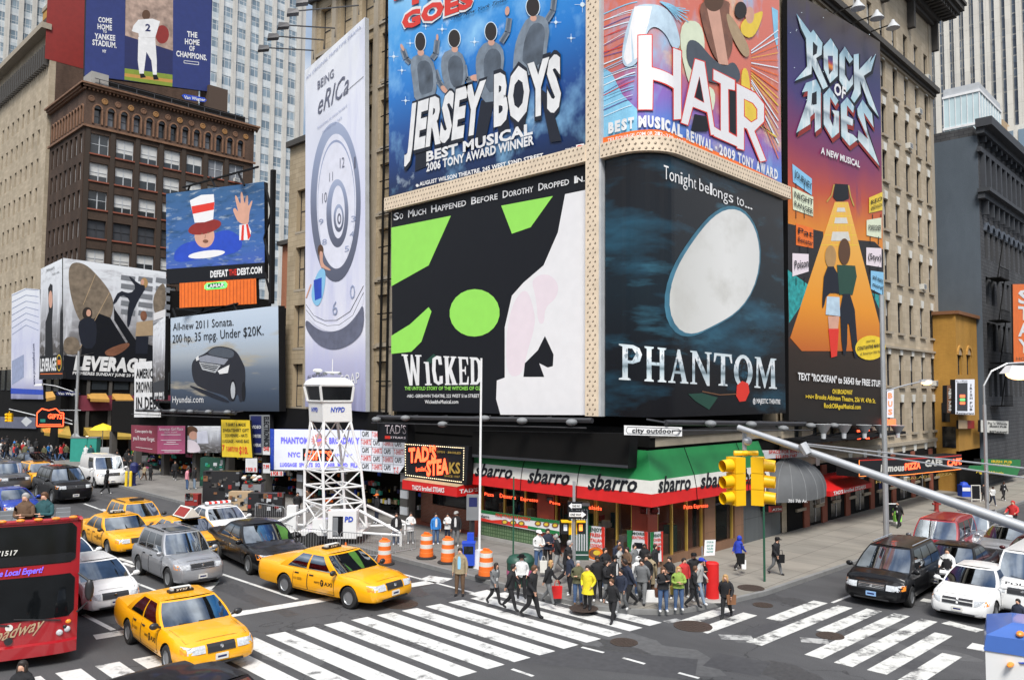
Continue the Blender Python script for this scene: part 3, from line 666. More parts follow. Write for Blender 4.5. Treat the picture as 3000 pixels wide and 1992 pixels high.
def tower(name,label,W,u0,u1,z1,pitch,pier,m1,m2,depth,z0=0,floors=4.0,m0='bandglass'):
 T=thing(name,label,'building',W.P((u0+u1)/2,0,-depth/2))
 b=MB(m1);q=lambda a,b_,c,e,d:b.face([W.P(a,c,d),W.P(b_,c,d),W.P(b_,e,d),W.P(a,e,d)],[(a,c),(b_,c),(b_,e),(a,e)])
 b.hexa([W.P(u0,z0,-.1),W.P(u1,z0,-.1),W.P(u1,z0,-depth),W.P(u0,z0,-depth)],[W.P(u0,z1,-.1),W.P(u1,z1,-.1),W.P(u1,z1,-depth),W.P(u0,z1,-depth)])
 n=int((u1-u0)/pitch)
 for i in range(n+1):
  a=u0+i*pitch
  for(p0,p1,d0,d1)in((a,a,0,-.5),(a+pier,a+pier,-.5,0)):
   b.face([W.P(p0,z0,min(d0,d1)if p0==a else d1),W.P(p1,z0,max(d0,d1)if p0==a else d0),W.P(p1,z1,max(d0,d1)if p0==a else d0),W.P(p0,z1,min(d0,d1)if p0==a else d1)],[(0,0),(.5,0),(.5,z1),(0,z1)])
  q(a,a+pier,z0,z1,.55)
  b.face([W.P(a,z0,.0),W.P(a,z0,.55),W.P(a,z1,.55),W.P(a,z1,.0)],[(0,z0),(.5,z0),(.5,z1),(0,z1)]);b.face([W.P(a+pier,z0,.55),W.P(a+pier,z0,.0),W.P(a+pier,z1,.0),W.P(a+pier,z1,.55)],[(0,z0),(.5,z0),(.5,z1),(0,z1)])
 b.build('wall',T)
 for i in range(n):
  a=u0+i*pitch+pier;w_=pitch-pier
  g=MB(m0)
  k=0
  z=z0+random.choice([0,.0])
  while z<z1:
   g.m(m0);g.face([W.P(a,z,.05),W.P(a+w_,z,.05),W.P(a+w_,z+floors*.55,.05),W.P(a,z+floors*.55,.05)],[(a,z),(a+w_,z),(a+w_,z+floors*.55),(a,z+floors*.55)])
   g.m(m2);g.face([W.P(a,z+floors*.55,.1),W.P(a+w_,z+floors*.55,.1),W.P(a+w_,z+floors,.1),W.P(a,z+floors,.1)],[(a,z),(a+w_,z),(a+w_,z+floors*.45),(a,z+floors*.45)]);z+=floors
  g.build('window_strip',T)
 return T
tower('pale_office_tower','pale tower of slim white piers and glass bands behind the brown block',WY(170),56,101.5,150,3.3,1.0,'whitepier','spandrel',40)
tower('pale_glass_tower','hazy pale tower at the top left corner behind the beige block',WY(230),18,66,150,3.0,1.1,'whitepier','spandrel',30)
brick('stripglass',(.07,.09,.13),(.16,.2,.26),(.34,.34,.33),1.5,3.6,.12,.5,.3,0)
tower('striped_office_tower','tall cream tower with dark vertical window strips at the top right',WX(150),-82,-8,120,1.55,.8,'palepier','stripglass',60,m0='stripglass')
YB=thing('yellow_building','narrow mustard yellow house with two arched windows beside the stone block','building',(70,24,0))
Wy,Wyw=WY(17.6),WX(66.6)
b=MB('ochrewall');u0,v0=Wy.uv(2792,1240);
yw=[]
ut=Wy.uv(2850,1050)[0]
for a in(2812,2838):
 c=Wy.uv(a,1050)[0];yw.append((c-.55,Wy.uv(a,1098)[1],c+.55,Wy.uv(a,1040)[1]))
zt=Wyw.uv(2760,922)[1]
facade(b,Wy,66.6,72.4,2,zt,yw,.3);quadwall(b,Wyw,-19.2,2,-17.6,zt);mass(b,66.9,17.9,0,72.4,30,zt);
b.m('soot').wbox(Wy,66.6,0,72.4,3.2,-.2,0);b.build('wall',YB)
for w_ in yw:put_window(YB,Wy,(w_[0]+w_[2])/2,w_[1],1.1,w_[3]-w_[1],'one',d=-.2)
c=MB('ochre')
for w_ in yw:
 cc=(w_[0]+w_[2])/2;n=8
 for k in range(n):
  a0,a1=math.pi*k/n,math.pi*(k+1)/n;P=lambda a,r,d:Wy.P(cc+math.cos(a)*r,w_[3]+math.sin(a)*r,d)
  c.m('ochre').hexa([P(a0,.55,.1),P(a0,.75,.1),P(a1,.75,.1),P(a1,.55,.1)][::-1],[P(a0,.55,0),P(a0,.75,0),P(a1,.75,0),P(a1,.55,0)][::-1]);c.m('tan').face([P(a0,0,.01),P(a0,.55,.01),P(a1,.55,.01)])
c.m('wood').wbox(Wy,66.5,zt,72.5,zt+.25,-.3,.25);c.wbox(Wyw,-19.2,zt,-17.61,zt+.25,-.3,.2);c.build('window_arch',YB)
for pa in((2760,1235,2782,1180),(2762,1310,2800,1250)):
 u0,v0=Wyw.uv(pa[0],pa[1]);u1,v1=Wyw.uv(pa[2],pa[3]);m_=MB('glassdark');m_.wbox(Wyw,u0,v0,min(u1,-17.7),v1,.01,.04);m_.build('window',YB)
DG=thing('dark_gray_building','dark grey ornamented block with a blank slate blue side wall on the right','building',(90,30,0))
Wd,Wdw=WY(17.2),WX(72.6)
zt=Wdw.uv(2800,408)[1]
b=MB('paintedwall');quadwall(b,Wdw,-30,0,-17.2,zt)
dw=[]
for r in(26.4,21.0,17.2,13.4,9.6):
 for k in range(16):c=74.4+1.75*k;dw.append((c-.5,r-2.3,c+.5,r))
b.m('darkwall');facade(b,Wd,72.6,130,0,zt+1,dw,.3);mass(b,73.0,17.6,0,130,40,zt+.9);b.build('wall',DG)
for w_ in dw:put_window(DG,Wd,(w_[0]+w_[2])/2,w_[1],1.,2.3,random.choice(['one','one','one_b3']),d=-.2)
c=MB('slatedark')
for z0,z1,d in((24.0-.6,23.9,.5),(23.9,24.2,.9),(zt,zt+.5,.6),(zt+.5,zt+1.2,1.2),(27.3,27.7,.3)):c.wbox(Wd,72.4-d*.3,z0,130,z1,0,d)
k=73.4
while k<104:c.wbox(Wd,k-.2,24.2,k+.2,27.3,0,.35);c.wbox(Wd,k-.12,22.2,k+.12,23.3,0,.5);c.wbox(Wd,k-.15,zt-.5,k+.15,zt,0,.45);k+=1.75
c.m('slate');k=74.4
for k in range(16):
 cc=74.4+1.75*k
 for j in range(6):
  a0,a1=math.pi*j/6,math.pi*(j+1)/6;P=lambda a,r,d:Wd.P(cc+math.cos(a)*r,21+math.sin(a)*r,d)
  c.hexa([P(a0,.52,.22),P(a0,.74,.22),P(a1,.74,.22),P(a1,.52,.22)][::-1],[P(a0,.52,0),P(a0,.74,0),P(a1,.74,0),P(a1,.52,0)][::-1])
c.build('cornice',DG)
fs=MB('soot')
for z in(6.5,10,13.5,17):
 fs.wbox(Wd,74,z,76.8,z+.08,.1,1.1)
 for k in range(8):fs.tube(Wd.P(74+.4*k,z,1.05),Wd.P(74+.4*k,z+.9,1.05),.025,n=4)
 fs.tube(Wd.P(74,z+.9,1.05),Wd.P(76.8,z+.9,1.05),.03,n=4);fs.tube(Wd.P(74.2,z,.8),Wd.P(76.4,z+3.5,.8),.05,n=4)
fs.build('fire_escape',DG)
SB=thing('stepped_gray_building','plain lighter grey setback wall rising over the slate blue side','building',(80,36,0))
b=MB('slate');z_=WX(74).uv(2745,330)[1];b.add(mass(MB('paintedwall'),74,26,0,110,55,z_-1));b.m('midgray').box(74,25.6,z_-1,110,55.4,z_-.6);b.build('wall',SB)
wb_=MB('lightgray')
for k in range(6):wb_.box(73.95,27.5+2.2*k,z_-7,73.99,28.8+2.2*k,z_-5)
wb_.build('window',SB)
GB=thing('glass_penthouse','white glass stair tower on the roofs at the right','building',(96,30,0))
mat('iceglass',(.55,.68,.7),.12,var=.12,sc=.4,coat=.4)
Wp=WX(84);a0,za=Wp.uv(2768,445);a1,zb=Wp.uv(2868,262)
b=MB('iceglass');n=3;y0,y1=-a1,-a0
for k in range(n):
 z0=za-4+(zb-za+4)*k/n;z1=za-4+(zb-za+4)*(k+1)/n
 b.m('iceglass').box(84,y0,z0,92,y1,z1-.22);b.m('white').box(83.9,y0-.1,z1-.22,92.1,y1+.1,z1)
b.m('lightgray').box(84,y0,zb,92,y1,zb+.7);b.m('white')
for k in range(7):b.box(83.95,y0+(y1-y0)*k/6-.03,za-4,83.99,y0+(y1-y0)*k/6+.03,zb)
for k in range(9):b.box(84+k-.03,y0-.06,za-4,84+k+.03,y0-.01,zb)
b.build('wall',GB)
PB=thing('cream_setback_building','cream walled setback between the glass stair tower and the striped tower','building',(110,40,0))
Wq=WX(104);a0,z0=Wq.uv(2895,440);a1,z1=Wq.uv(2938,350);a2,z2=Wq.uv(3060,400)
b=MB('tan');b.box(104,-a1,z0-8,118,-a0,z1);b.m('offwhite').box(106,-a2,z0-8,118,-a1,z1-.4);b.m('slate').box(100,-a2,z0-12,103.9,-a0+2,z0-1.5);b.build('wall',PB)
b=MB('towerglass')
for k in range(4):b.box(105.9,-a1-.6-1.3*k,z1-3.2,105.98,-a1-1.5*0-1.3*k+.2,z1-1)
b.build('window',PB)
LB=thing('low_avenue_building','dark low block with yellow awnings at the far avenue corner','building',(34,100,0))
b=MB('soot');mass(b,28,90.3,0,50,92.3,18.5);mass(b,27.2,92.35,0,28.0,135,9.5)
b.m('darkstone')
for k in range(9):b.box(29+2.2*k,90.1,0,29.3+2.2*k,90.28,9)
b.m('maroon').box(28,90.05,5.0,48,90.25,6.6);b.build('wall',LB)
g=MB('glass')
for k in range(8):g.box(29.5+2.2*k,90.2,7.2,31+2.2*k,90.26,9.2)
for k in range(14):g.box(27.12,93+2.6*k,7,27.18,94.6+2.6*k,9.5)
g.build('window',LB)
gl=MB('shopglow')
random.seed(4)
for k in range(30):x=random.uniform(28,44);gl.box(x,90.0,2.3,x+.22,90.06,2.5)
gl.build('shop_light',LB)
OB=thing('orange_brick_building','slim orange brick wall end between the tower and the stone block','building',(34,53,0))
b=MB('orangebrick');Wk=WX(29.2);a0,z0=Wk.uv(823,900);a1,z1=Wk.uv(852,715);quadwall(b,Wk,a0,13.2,-49.62,z1);mass(b,29.25,49.62,13.2,36,-a0,z1);b.m('darkstone').wbox(Wk,a0-.3,z1,-49.62,z1+.3,-.3,.3);b.build('wall',OB)
ORG=set('suit suitlight denim brownart skinart hull blushart palegreen tan trouser hairbrown slate carart clockgray clockpale yellowart deepred blue cyanart redart crowd'.split())
class Board:
 def __init__(s,name,label,cat,W,z,outline,m,depth=.3,uvpts=False,frame='black',backing=True):
  s.W,s.z=W,z;uv=outline if uvpts else[W.uv(*p)for p in Q(*z,*outline)]
  s.uv0=uv;us=[a for a,b in uv];vs=[b for a,b in uv]
  s.root=thing(name,label,cat,W.P((min(us)+max(us))/2,min(vs),-depth/2));s.d=.012
  p=MB(frame)
  if backing:
   n=len(uv)
   if W.curved:p.wbox(W,min(us),min(vs),max(us),max(vs),-depth,-.01)
   else:
    ctr=uv
    p.prism([W.P(a,b,-depth)for a,b in ctr]if s.ccw(uv)else[W.P(a,b,-depth)for a,b in ctr[::-1]],W.N(0)*(depth-.004))
   p.build('backing',s.root)
  a=MB(m);a.artuv(W,uv,0);a.build('panel',s.root)
  s.art=MB(m);s.txt=MB('white')
 @staticmethod
 def ccw(p):return sum(p[i][0]*p[(i+1)%len(p)][1]-p[(i+1)%len(p)][0]*p[i][1]for i in range(len(p)))>0
 def zoom(s,*z):s.z=z;return s
 def p(s,m,*pts):
  if m in ORG and len(pts)>=10:
   for _ in range(1 if m in('suit','suitlight','trouser')else 2):
    q=[];n=len(pts)//2
    for i in range(n):a,c=pts[2*i:2*i+2],pts[2*((i+1)%n):2*((i+1)%n)+2];q+=[a[0]*.75+c[0]*.25,a[1]*.75+c[1]*.25,a[0]*.25+c[0]*.75,a[1]*.25+c[1]*.75]
    pts=q
  s.art.m(m).art(s.W,Q(*s.z,*pts),s.d);s.d+=.0006;return s
 def e(s,m,cx,cy,rx,ry,rot=0.,n=22):
  pts=[]
  for i in range(n):
   a=2*math.pi*i/n;x,y=rx*math.cos(a),ry*math.sin(a);pts+=[cx+x*math.cos(rot)-y*math.sin(rot),cy+x*math.sin(rot)+y*math.cos(rot)]
  return s.p(m,*pts)
 def l(s,m,w_,*pts):
  q=[(pts[i],pts[i+1])for i in range(0,len(pts),2)]
  for(a,b),(c,e)in zip(q,q[1:]):
   L=math.hypot(c-a,e-b)or 1;nx,ny=-(e-b)/L*w_/2,(c-a)/L*w_/2;s.art.m(m).art(s.W,Q(*s.z,a-nx,b-ny,c-nx,e-ny,c+nx,e+ny,a+nx,b+ny),s.d)
  s.d+=.0006;return s
 def t(s,txt,m,blx,bly,brx,bry,tlx,tly,bold=0.,d=None):
  a,b,c=Q(*s.z,blx,bly,brx,bry,tlx,tly);s.txt.m(m);write(s.txt,s.W,txt,a,b,c,d or.2,bold);return s
 def ring(s,m,cx,cy,r0,r1,rx=1.,a0=0,a1=360,n=40,spiral=0.):
  rows=[]
  for i in range(n+1):
   a=math.radians(a0+(a1-a0)*i/n);k=1-spiral*i/n;rows.append((math.cos(a)*rx*k,math.sin(a)*k))
  pts=[]
  for c,q in rows:pts+=[cx+c*r1,cy+q*r1]
  for c,q in rows[::-1]:pts+=[cx+c*r0,cy+q*r0]
  return s.p(m,*pts)
 def done(s,dt=None):
  dt=s.d+.01 if dt is None else dt
  if s.art.f:s.art.build('artwork',s.root)
  if s.txt.f:
   o=s.txt.build('lettering',s.root);n=s.W.N(0)
   if not s.W.curved:o.location=Vector(o.location)+n*(dt-.2)
  return s.root
B7=WX(27.5);CR=Corner(27.5,18.5,1.6)
ZW,ZJ,ZP,ZS,ZR,ZH=(1130,580,2.376),(1130,0,2.703),(1750,440,1.961),(1360,1400,3.691),(2000,1280,3.374),(1760,0,2.8)
ZRA,ZRB,ZEA,ZEB,ZLV,ZPK=(2290,0,2.903),(2290,500,2.0625),(880,0,2.53),(880,600,2.53),(100,740,3.136),(370,1180,4.724)
ID=(0,0,1)
printed('printblue',[(0,(.004,.012,.05)),(.22,(.008,.06,.26)),(.42,(.012,.20,.62)),(.62,(.05,.34,.78)),(.8,(.22,.55,.88)),(1,(.5,.75,.92))],'v',[((.30,.62,.92),3.2,.52,.74,(1.2,1)),((.75,.9,1),6.5,.62,.80,(1,1))],r=.35)
mat('suit',(.09,.115,.15),.6,var=.5,sc=1.2);mat('suitlight',(.20,.245,.30),.6,var=.3,sc=2);mat('trouser',(.006,.009,.02),.6);mat('skinart',(.66,.36,.26),.5);mat('starart',(.75,.88,.96),.5,var=0)
b=Board('blue_hoarding','giant blue hoarding with four men in suits seen from behind','billboard',B7,ZJ,[-60+78,-420,1612,-420,1612,1180,28,1556],'printblue')
for x,y,r in((65,450,16),(705,335,15),(1470,305,14),(1560,40,26),(195,345,12),(130,560,14),(160,800,14),(1350,180,18),(320,210,12),(450,235,16)):
 b.e('starart',x,y,r*.7,r*.7);b.l('starart',3,x-r*2.4,y,x+r*2.4,y);b.l('starart',3,x,y-r*2.4,x,y+r*2.4)
def backman(b,h,body,arms,legs,hands):
 for g in(6,0):
  m1='starart' if g else 'trouser'
  for l_ in legs:b.p('trouser',*l_)
  if g:
   for a in arms:b.l('starart',34,*a)
   b.e('starart',h[0],h[1],h[2]+6,h[3]+6)
  else:
   for a in arms:b.l('suitlight',46,*a);b.l('suit',22,*a)
   for q in hands:b.e('skinart',*q)
   b.p('suitlight',*body);cx=sum(body[::2])/len(body[::2]);cy=sum(body[1::2])/len(body[1::2])
   b.p('suit',*[c for i in range(0,len(body),2)for c in(cx+(body[i]-cx)*.62+18,cy+(body[i+1]-cy)*.72)])
   b.e('skinart',h[0]+4,h[1]+h[3]+14,26,26);b.e('hairdark',*h)
backman(b,(278,335,40,72),[195,500,230,440,330,430,400,520,410,760,330,800,235,815,215,640],[(200,500,165,470,140,395),(370,470,400,430,412,320),(395,560,425,650,460,700)],[(250,1000,345,1000,330,1320,235,1360)],[(135,380,12,30,-.4),(412,300,10,26),(468,712,20,36,-.7)])
backman(b,(548,310,46,70),[450,430,540,385,635,450,640,640,600,760,490,740,440,560],[(625,520,640,640,690,625)],[(480,900,600,880,610,1060,440,1240)],[(720,620,46,26)])
backman(b,(838,255,46,72),[725,420,800,330,900,340,950,430,930,600,910,800,760,820,715,560],[(920,340,970,260,985,150)],[(760,800,870,780,800,1100,700,1180),(860,800,960,780,990,1040,900,1060)],[(968,92,18,36,.1)])
backman(b,(1172,60,52,76),[1065,260,1130,140,1240,120,1310,200,1280,420,1260,600,1010,600,1025,380],[(1280,170,1330,90,1345,-40)],[(1020,620,1140,600,1110,1040,1020,1020),(1225,700,1300,760,1400,1120,1310,1130)],[])
b.t('JERSEY','trouser',158,1200,775,1035,190,838,.09,.186);b.t('BOYS','trouser',858,1000,1402,858,860,590,.09,.186)
b.t('JERSEY','white',160,1190,768,1030,192,835,.05);b.t('BOYS','white',864,988,1396,850,866,598,.05)
b.t('BEST MUSICAL','white',330,1282,1172,1062,330,1205,.04);b.t('2006 TONY AWARD WINNER','white',330,1362,1182,1145,330,1296,.035);b.t('AUGUST WILSON THEATRE, 245 WEST 52ND STREET','white',275,1478,1255,1252,275,1446,.03)
b.e('white',257,1472,12,12);b.t('GOES','white',128,248,706,48,130,112,.12,.186);b.t('GOES','redart',136,240,700,48,138,118,.06);b.t('"THE','redart',66,90,700,-130,68,-40,.06);b.t('-The New York Times','blackart',520,172,962,14,536,138,.01)
b.p('whiteart',1514,1152,1578,1140,1578,1184,1514,1196).e('redart',1546,1168,28,15,-.15);b.t('Now On','white',1432,1192,1504,1176,1432,1180,.02);b.t('Broadway','white',1432,1208,1506,1190,1432,1196,.02)
b.done()
b=Board('green_black_hoarding','black hoarding with lime green patches and a white right half','billboard',B7,ID,[1148,612,1726,483,1726,1218,1149,1204],'blackart')
b.zoom(*ZW)
b.p('limeart',40,208,455,125,300,470,40,615).p('limeart',805,55,1165,-12,1010,205,880,250)
b.e('limeart',620,800,175,165,-.15).p('limeart',40,960,170,880,300,760,320,790,250,1000,180,1070,40,1085)
b.p('whiteart',1250,-25,1418,-60,1418,1510,800,1508,770,1400,775,1270,830,1250,830,900,880,680,960,590,1100,470,1200,240)
b.p('blushart',840,1240,842,900,900,700,985,620,1040,800,1040,900,985,1080,950,1240).p('blushart',1010,560,1130,520,1210,600,1190,700,1110,760,1105,880,1060,870,1050,700)
b.p('blackart',960,1245,970,1150,1060,1060,1110,960,1170,1090,1165,1170,1130,1180,1070,1150,1105,1245).p('greenbin',285,1130,335,1085,350,1095,330,1145,290,1158)
wd='SO MUCH HAPPENED BEFORE DOROTHY DROPPED IN.'.split();x=0;tot=sum(len(q)+.9 for q in wd)
def smallcaps(b,words,bl,br,tl,m,bold,k=.76):
 tot=sum(len(q)*k+.3+.8 for q in words)-.8;x=0;hx,hy=tl[0]-bl[0],tl[1]-bl[1]
 P=lambda f:(bl[0]+(br[0]-bl[0])*f,bl[1]+(br[1]-bl[1])*f)
 for q in words:
  w0=1.06 if q[0]!='I' else.5;w1=(len(q)-1)*k
  a,c=P(x/tot),P((x+w0*.92)/tot);b.t(q[0],m,*a,*c,a[0]+hx,a[1]+hy,bold)
  a,c=P((x+w0)/tot),P((x+w0+w1-.12)/tot);b.t(q[1:],m,*a,*c,a[0]+hx*k,a[1]+hy*k,bold);x+=w0+w1+.8
smallcaps(b,wd,(58,158),(1415,-120),(58,106),'white',.015)
def slab(ch):
 S={'W':[[(-.05,1),(.3,1),(.3,.95),(.24,.95),(.33,.35),(.46,1),(.56,1),(.70,.35),(.76,.95),(.7,.95),(.7,1),(1.05,1),(1.05,.95),(.95,.95),(.78,0),(.6,0),(.5,.5),(.4,0),(.22,0),(.05,.95),(-.05,.95)]],'i':[[(.1,.78),(.75,.78),(.75,.05),(.95,.05),(.95,0),(.05,0),(.05,.05),(.28,.05),(.28,.73),(.1,.73)]],'C':[[(.95,.7),(.9,.98),(.5,1),(.1,.9),(0,.5),(.1,.1),(.5,0),(.92,.06),(.95,.32),(.66,.3),(.6,.12),(.42,.14),(.32,.5),(.42,.88),(.6,.88),(.66,.7)]],'K':[[(0,1),(.45,1),(.45,.95),(.36,.95),(.36,.6),(.62,.95),(.55,.95),(.55,1),(.98,1),(.98,.95),(.9,.95),(.58,.58),(.92,.05),(1,.05),(1,0),(.52,0),(.52,.05),(.58,.05),(.36,.42),(.36,.05),(.45,.05),(.45,0),(0,0),(0,.05),(.08,.05),(.08,.95),(0,.95)]],'E':[[(0,1),(.95,1),(.95,.72),(.88,.72),(.75,.92),(.36,.92),(.36,.55),(.6,.55),(.65,.66),(.72,.66),(.72,.36),(.65,.36),(.6,.47),(.36,.47),(.36,.08),(.78,.08),(.9,.3),(.98,.3),(.95,0),(0,0),(0,.05),(.08,.05),(.08,.95),(0,.95)]],'D':[[(0,1),(.62,1),(.9,.88),(1,.5),(.9,.12),(.62,0),(0,0),(0,.05),(.08,.05),(.08,.95),(0,.95)],'x'],'P':[[(-.04,1),(.6,1),(.88,.93),(1,.75),(.9,.55),(.6,.47),(.36,.47),(.36,.07),(.5,.04),(.5,0),(-.04,0),(-.04,.04),(.12,.07),(.12,.93),(-.04,.96)],[(.36,.9),(.56,.9),(.72,.75),(.56,.56),(.36,.56)]],'H':[[(0,1),(.42,1),(.42,.96),(.32,.93),(.32,.56),(.7,.56),(.7,.93),(.6,.96),(.6,1),(1,1),(1,.96),(.9,.93),(.9,.07),(1,.04),(1,0),(.6,0),(.6,.04),(.7,.07),(.7,.47),(.32,.47),(.32,.07),(.42,.04),(.42,0),(0,0),(0,.04),(.1,.07),(.1,.93),(0,.96)]],'A':[[(.46,1),(.58,1),(.93,.06),(1.02,.04),(1.02,0),(.58,0),(.58,.04),(.68,.06),(.62,.28),(.3,.28),(.22,.06),(.34,.04),(.34,0),(-.02,0),(-.02,.04),(.1,.06)],[(.33,.36),(.6,.36),(.47,.74)]],'N':[[(0,1),(.3,1),(.78,.3),(.78,.94),(.68,.96),(.68,1),(1,1),(1,.96),(.9,.94),(.9,-.03),(.78,-.03),(.22,.8),(.22,.06),(.32,.04),(.32,0),(0,0),(0,.04),(.1,.06),(.1,.94),(0,.96)]],'T':[[(0,1),(1,1),(1.02,.72),(.95,.72),(.86,.92),(.62,.92),(.62,.07),(.76,.04),(.76,0),(.24,0),(.24,.04),(.38,.07),(.38,.92),(.14,.92),(.05,.72),(-.02,.72)]],'O':[[(.5+.5*math.cos(a*math.pi/10),.5+.53*math.sin(a*math.pi/10))for a in range(20)],[(.5+.26*math.cos(a*math.pi/10),.5+.42*math.sin(a*math.pi/10))for a in range(20)]],'M':[[(0,1),(.26,1),(.5,.36),(.74,1),(1,1),(1,.96),(.92,.94),(.95,.06),(1.03,.04),(1.03,0),(.66,0),(.66,.04),(.75,.06),(.75,.8),(.48,.0),(.44,.0),(.17,.8),(.16,.06),(.26,.04),(.26,0),(-.02,0),(-.02,.04),(.06,.06),(.09,.94),(0,.96)]]}
 r=S[ch]
 if ch=='D':r=[r[0],[(.36,.9),(.55,.9),(.68,.75),(.7,.5),(.68,.25),(.55,.1),(.36,.1)]]
 return r
def slabword(b,word,ws,m,hole,bl,br,tl,tr):
 """word of slab letters in a quad; ws = widths"""
 tot=sum(ws);x=0
 for ch,w_ in zip(word,ws):
  for k,poly in enumerate(slab(ch)):
   pts=[]
   for a,c in poly:
    f=(x+a*w_*.9)/tot;B=(bl[0]+(br[0]-bl[0])*f,bl[1]+(br[1]-bl[1])*f);T=(tl[0]+(tr[0]-tl[0])*f,tl[1]+(tr[1]-tl[1])*f)
    pts+=[B[0]+(T[0]-B[0])*c,B[1]+(T[1]-B[1])*c]
   b.p(m if k==0 else hole,*pts)
  x+=w_
slabword(b,'WiCKED',[1.45,.62,.9,1.05,.85,.95],'white','blackart',(140,1305),(678,1298),(118,1088),(678,1112))
b.t('THE UNTOLD STORY OF THE WITCHES OF OZ','limeart',135,1336,668,1336,135,1312,.02);b.t('-NBC- GERSHWIN THEATRE, 222 WEST 51st STREET','white',150,1388,655,1388,150,1366,.015);b.t('WickedtheMusical.com','white',275,1430,508,1430,275,1404,.015)
b.done()
fr=thing('billboard_surround','pale peach coloured metal frame studded with rows of bulbs between the corner hoardings','frame',(27.4,22,6.2))
f_=MB('bulbpeach');h_=MB('holes');rnd=random.Random(2)
def studs(W,u0,v0,u1,v1,d):
 nr=max(2,int((v1-v0)/.2));nc=max(2,int((u1-u0)/.24))
 for j in range(nr):
  for i in range(nc):
   u=u0+(u1-u0)*(i+.5+(.5 if j%2 else 0)*.8)/(nc+.4);v=v0+(v1-v0)*(j+.5)/nr
   h_.m('holes');h_.artuv(W,[(u+.052*math.cos(k*1.047),v+.052*math.sin(k*1.047))for k in range(6)],d+.006);h_.m('bulbpeach')
   h_.artuv(W,[(u-.015+.03*math.cos(k*1.57),v+.012+.03*math.sin(k*1.57))for k in range(4)],d+.012)
q0,q1=B7.uv(1140,576),B7.uv(1147,611);ua,ub=B7.uv(1137,590)[0],B7.uv(1726,450)[0]
vb,va=B7.uv(1500,488)[1],B7.uv(1500,532)[1]
f_.wbox(B7,ua,va,ub,vb,-.1,.28);studs(B7,ua,va,ub,vb,.28)
uc=B7.uv(1762,900)[0]
f_.wbox(B7,ub,B7.uv(1726,1218)[1],uc,36,-.1,.26);studs(B7,ub,B7.uv(1726,1218)[1],uc,33,.26)
f_.m('lightgray').wbox(B7,uc,B7.uv(1726,1218)[1],B7.uv(1769,900)[0],36,-.1,.2);f_.m('bulbpeach')
u0c,v1c=CR.uv(1769,426);u1c=CR.uv(2303,575)[0];v0c=CR.uv(1769,468)[1]
f_.wbox(CR,u0c,v0c,u1c,v1c,-.1,.28);studs(CR,u0c,v0c,u1c,v1c,.28)
f_.build('frame',fr);h_.build('bulb',fr)['kind']='stuff'
printed('printfire',[(0,(.10,.22,.62)),(.10,(.30,.12,.45)),(.22,(.62,.16,.10)),(.45,(.72,.18,.12)),(.75,(.74,.24,.16)),(1,(.5,.3,.35))],'v',[((.25,.58,.85),2.2,.52,.66,(1.5,.8)),((.85,.62,.35),4.5,.55,.72,(.8,1.6))],r=.3,wob=.5,wsc=1.5)
mat('denim',(.48,.62,.78),.5,var=.2);mat('yellowart',(.82,.58,.05),.5);mat('brownart',(.22,.09,.05),.5,var=.3);mat('palegreen',(.72,.78,.58),.5);mat('violetart',(.14,.09,.34),.5);mat('skyart',(.25,.58,.86),.5,var=.15)
vb_=CR.uv(1769,426)[1];b=Board('fiery_hoarding','curved corner hoarding in fiery reds and blues with big white lettering outlined in red','billboard',CR,ZH,[(CR.uv(1768,400)[0],vb_),(CR.uv(2290,540)[0],vb_),(CR.uv(2290,540)[0],36),(CR.uv(1768,400)[0],36)],'printfire',uvpts=True)
rnd=random.Random(5)
b.p('skyart',24,560,90,600,180,780,300,900,300,1080,26,1130).p('skyart',1400,60,1452,90,1450,420,1420,300)
for k in range(26):
 y=60+k*33;b.l(rnd.choice(['starart','violetart','skyart','redart']),rnd.choice([4,6,9]),26,y+rnd.uniform(40,90),300-max(0,k-14)*4,y-rnd.uniform(0,60))
for k in range(18):b.l(rnd.choice(['starart','yellowart','orange']),rnd.choice([4,6,9]),1230,420+k*20,1452,250+k*62)
b.p('palegreen',620,200,800,160,860,360,800,700,950,730,900,1000,700,700)
b.p('denim',280,40,500,40,600,160,660,380,590,420,530,280,440,215,380,260,340,420,290,540,210,560,175,500,190,330,240,160).p('whiteart',280,60,420,60,390,200,300,480,220,540,190,480)
for k in range(16):b.l('skyart',7,480+k*6,20+k*4,600+k*8,60+(k*37)%130)
b.p('brownart',790,0,1060,0,1040,110,1090,400,1000,540,920,480,830,230).p('skinart',860,60,960,40,1040,540,960,530).p('tan',1010,100,1080,150,1230,420,1180,500,1060,300)
b.e('hairbrown',920,10,80,90).p('yellowart',1140,180,1270,110,1340,90,1250,330,1140,290).e('skinart',1215,130,36,70).e('hairdark',1140,90,50,70)
b.p('slate',690,340,780,330,900,480,1010,560,1080,500,1140,600,1130,680,900,700,700,560).p('blackart',760,940,870,960,870,1080,730,1080).p('blackart',1050,750,1110,760,1110,1130,1050,1090)
b.p('yellowart',1140,560,1210,570,1230,1000,1430,1110,1440,1150,1150,900)
HL=[[(310,300,415,295,415,560,585,630,585,400,650,425,650,980,590,985,590,730,425,660,420,905,310,905)],[(650,1010,765,490,840,515,930,1110,895,1110,865,925,745,880,705,1030),(755,805,840,850,800,630)],[(915,575,1090,665,1090,745,1035,735,1040,1090,1110,1130,1110,1205,920,1120,920,1045,975,1080,975,690,915,660)],[(1105,690,1260,770,1330,860,1330,1000,1250,1080,1345,1320,1300,1330,1190,1060,1165,1050,1165,1235,1110,1220),(1165,815,1240,850,1275,900,1275,980,1225,1010,1165,960)]]
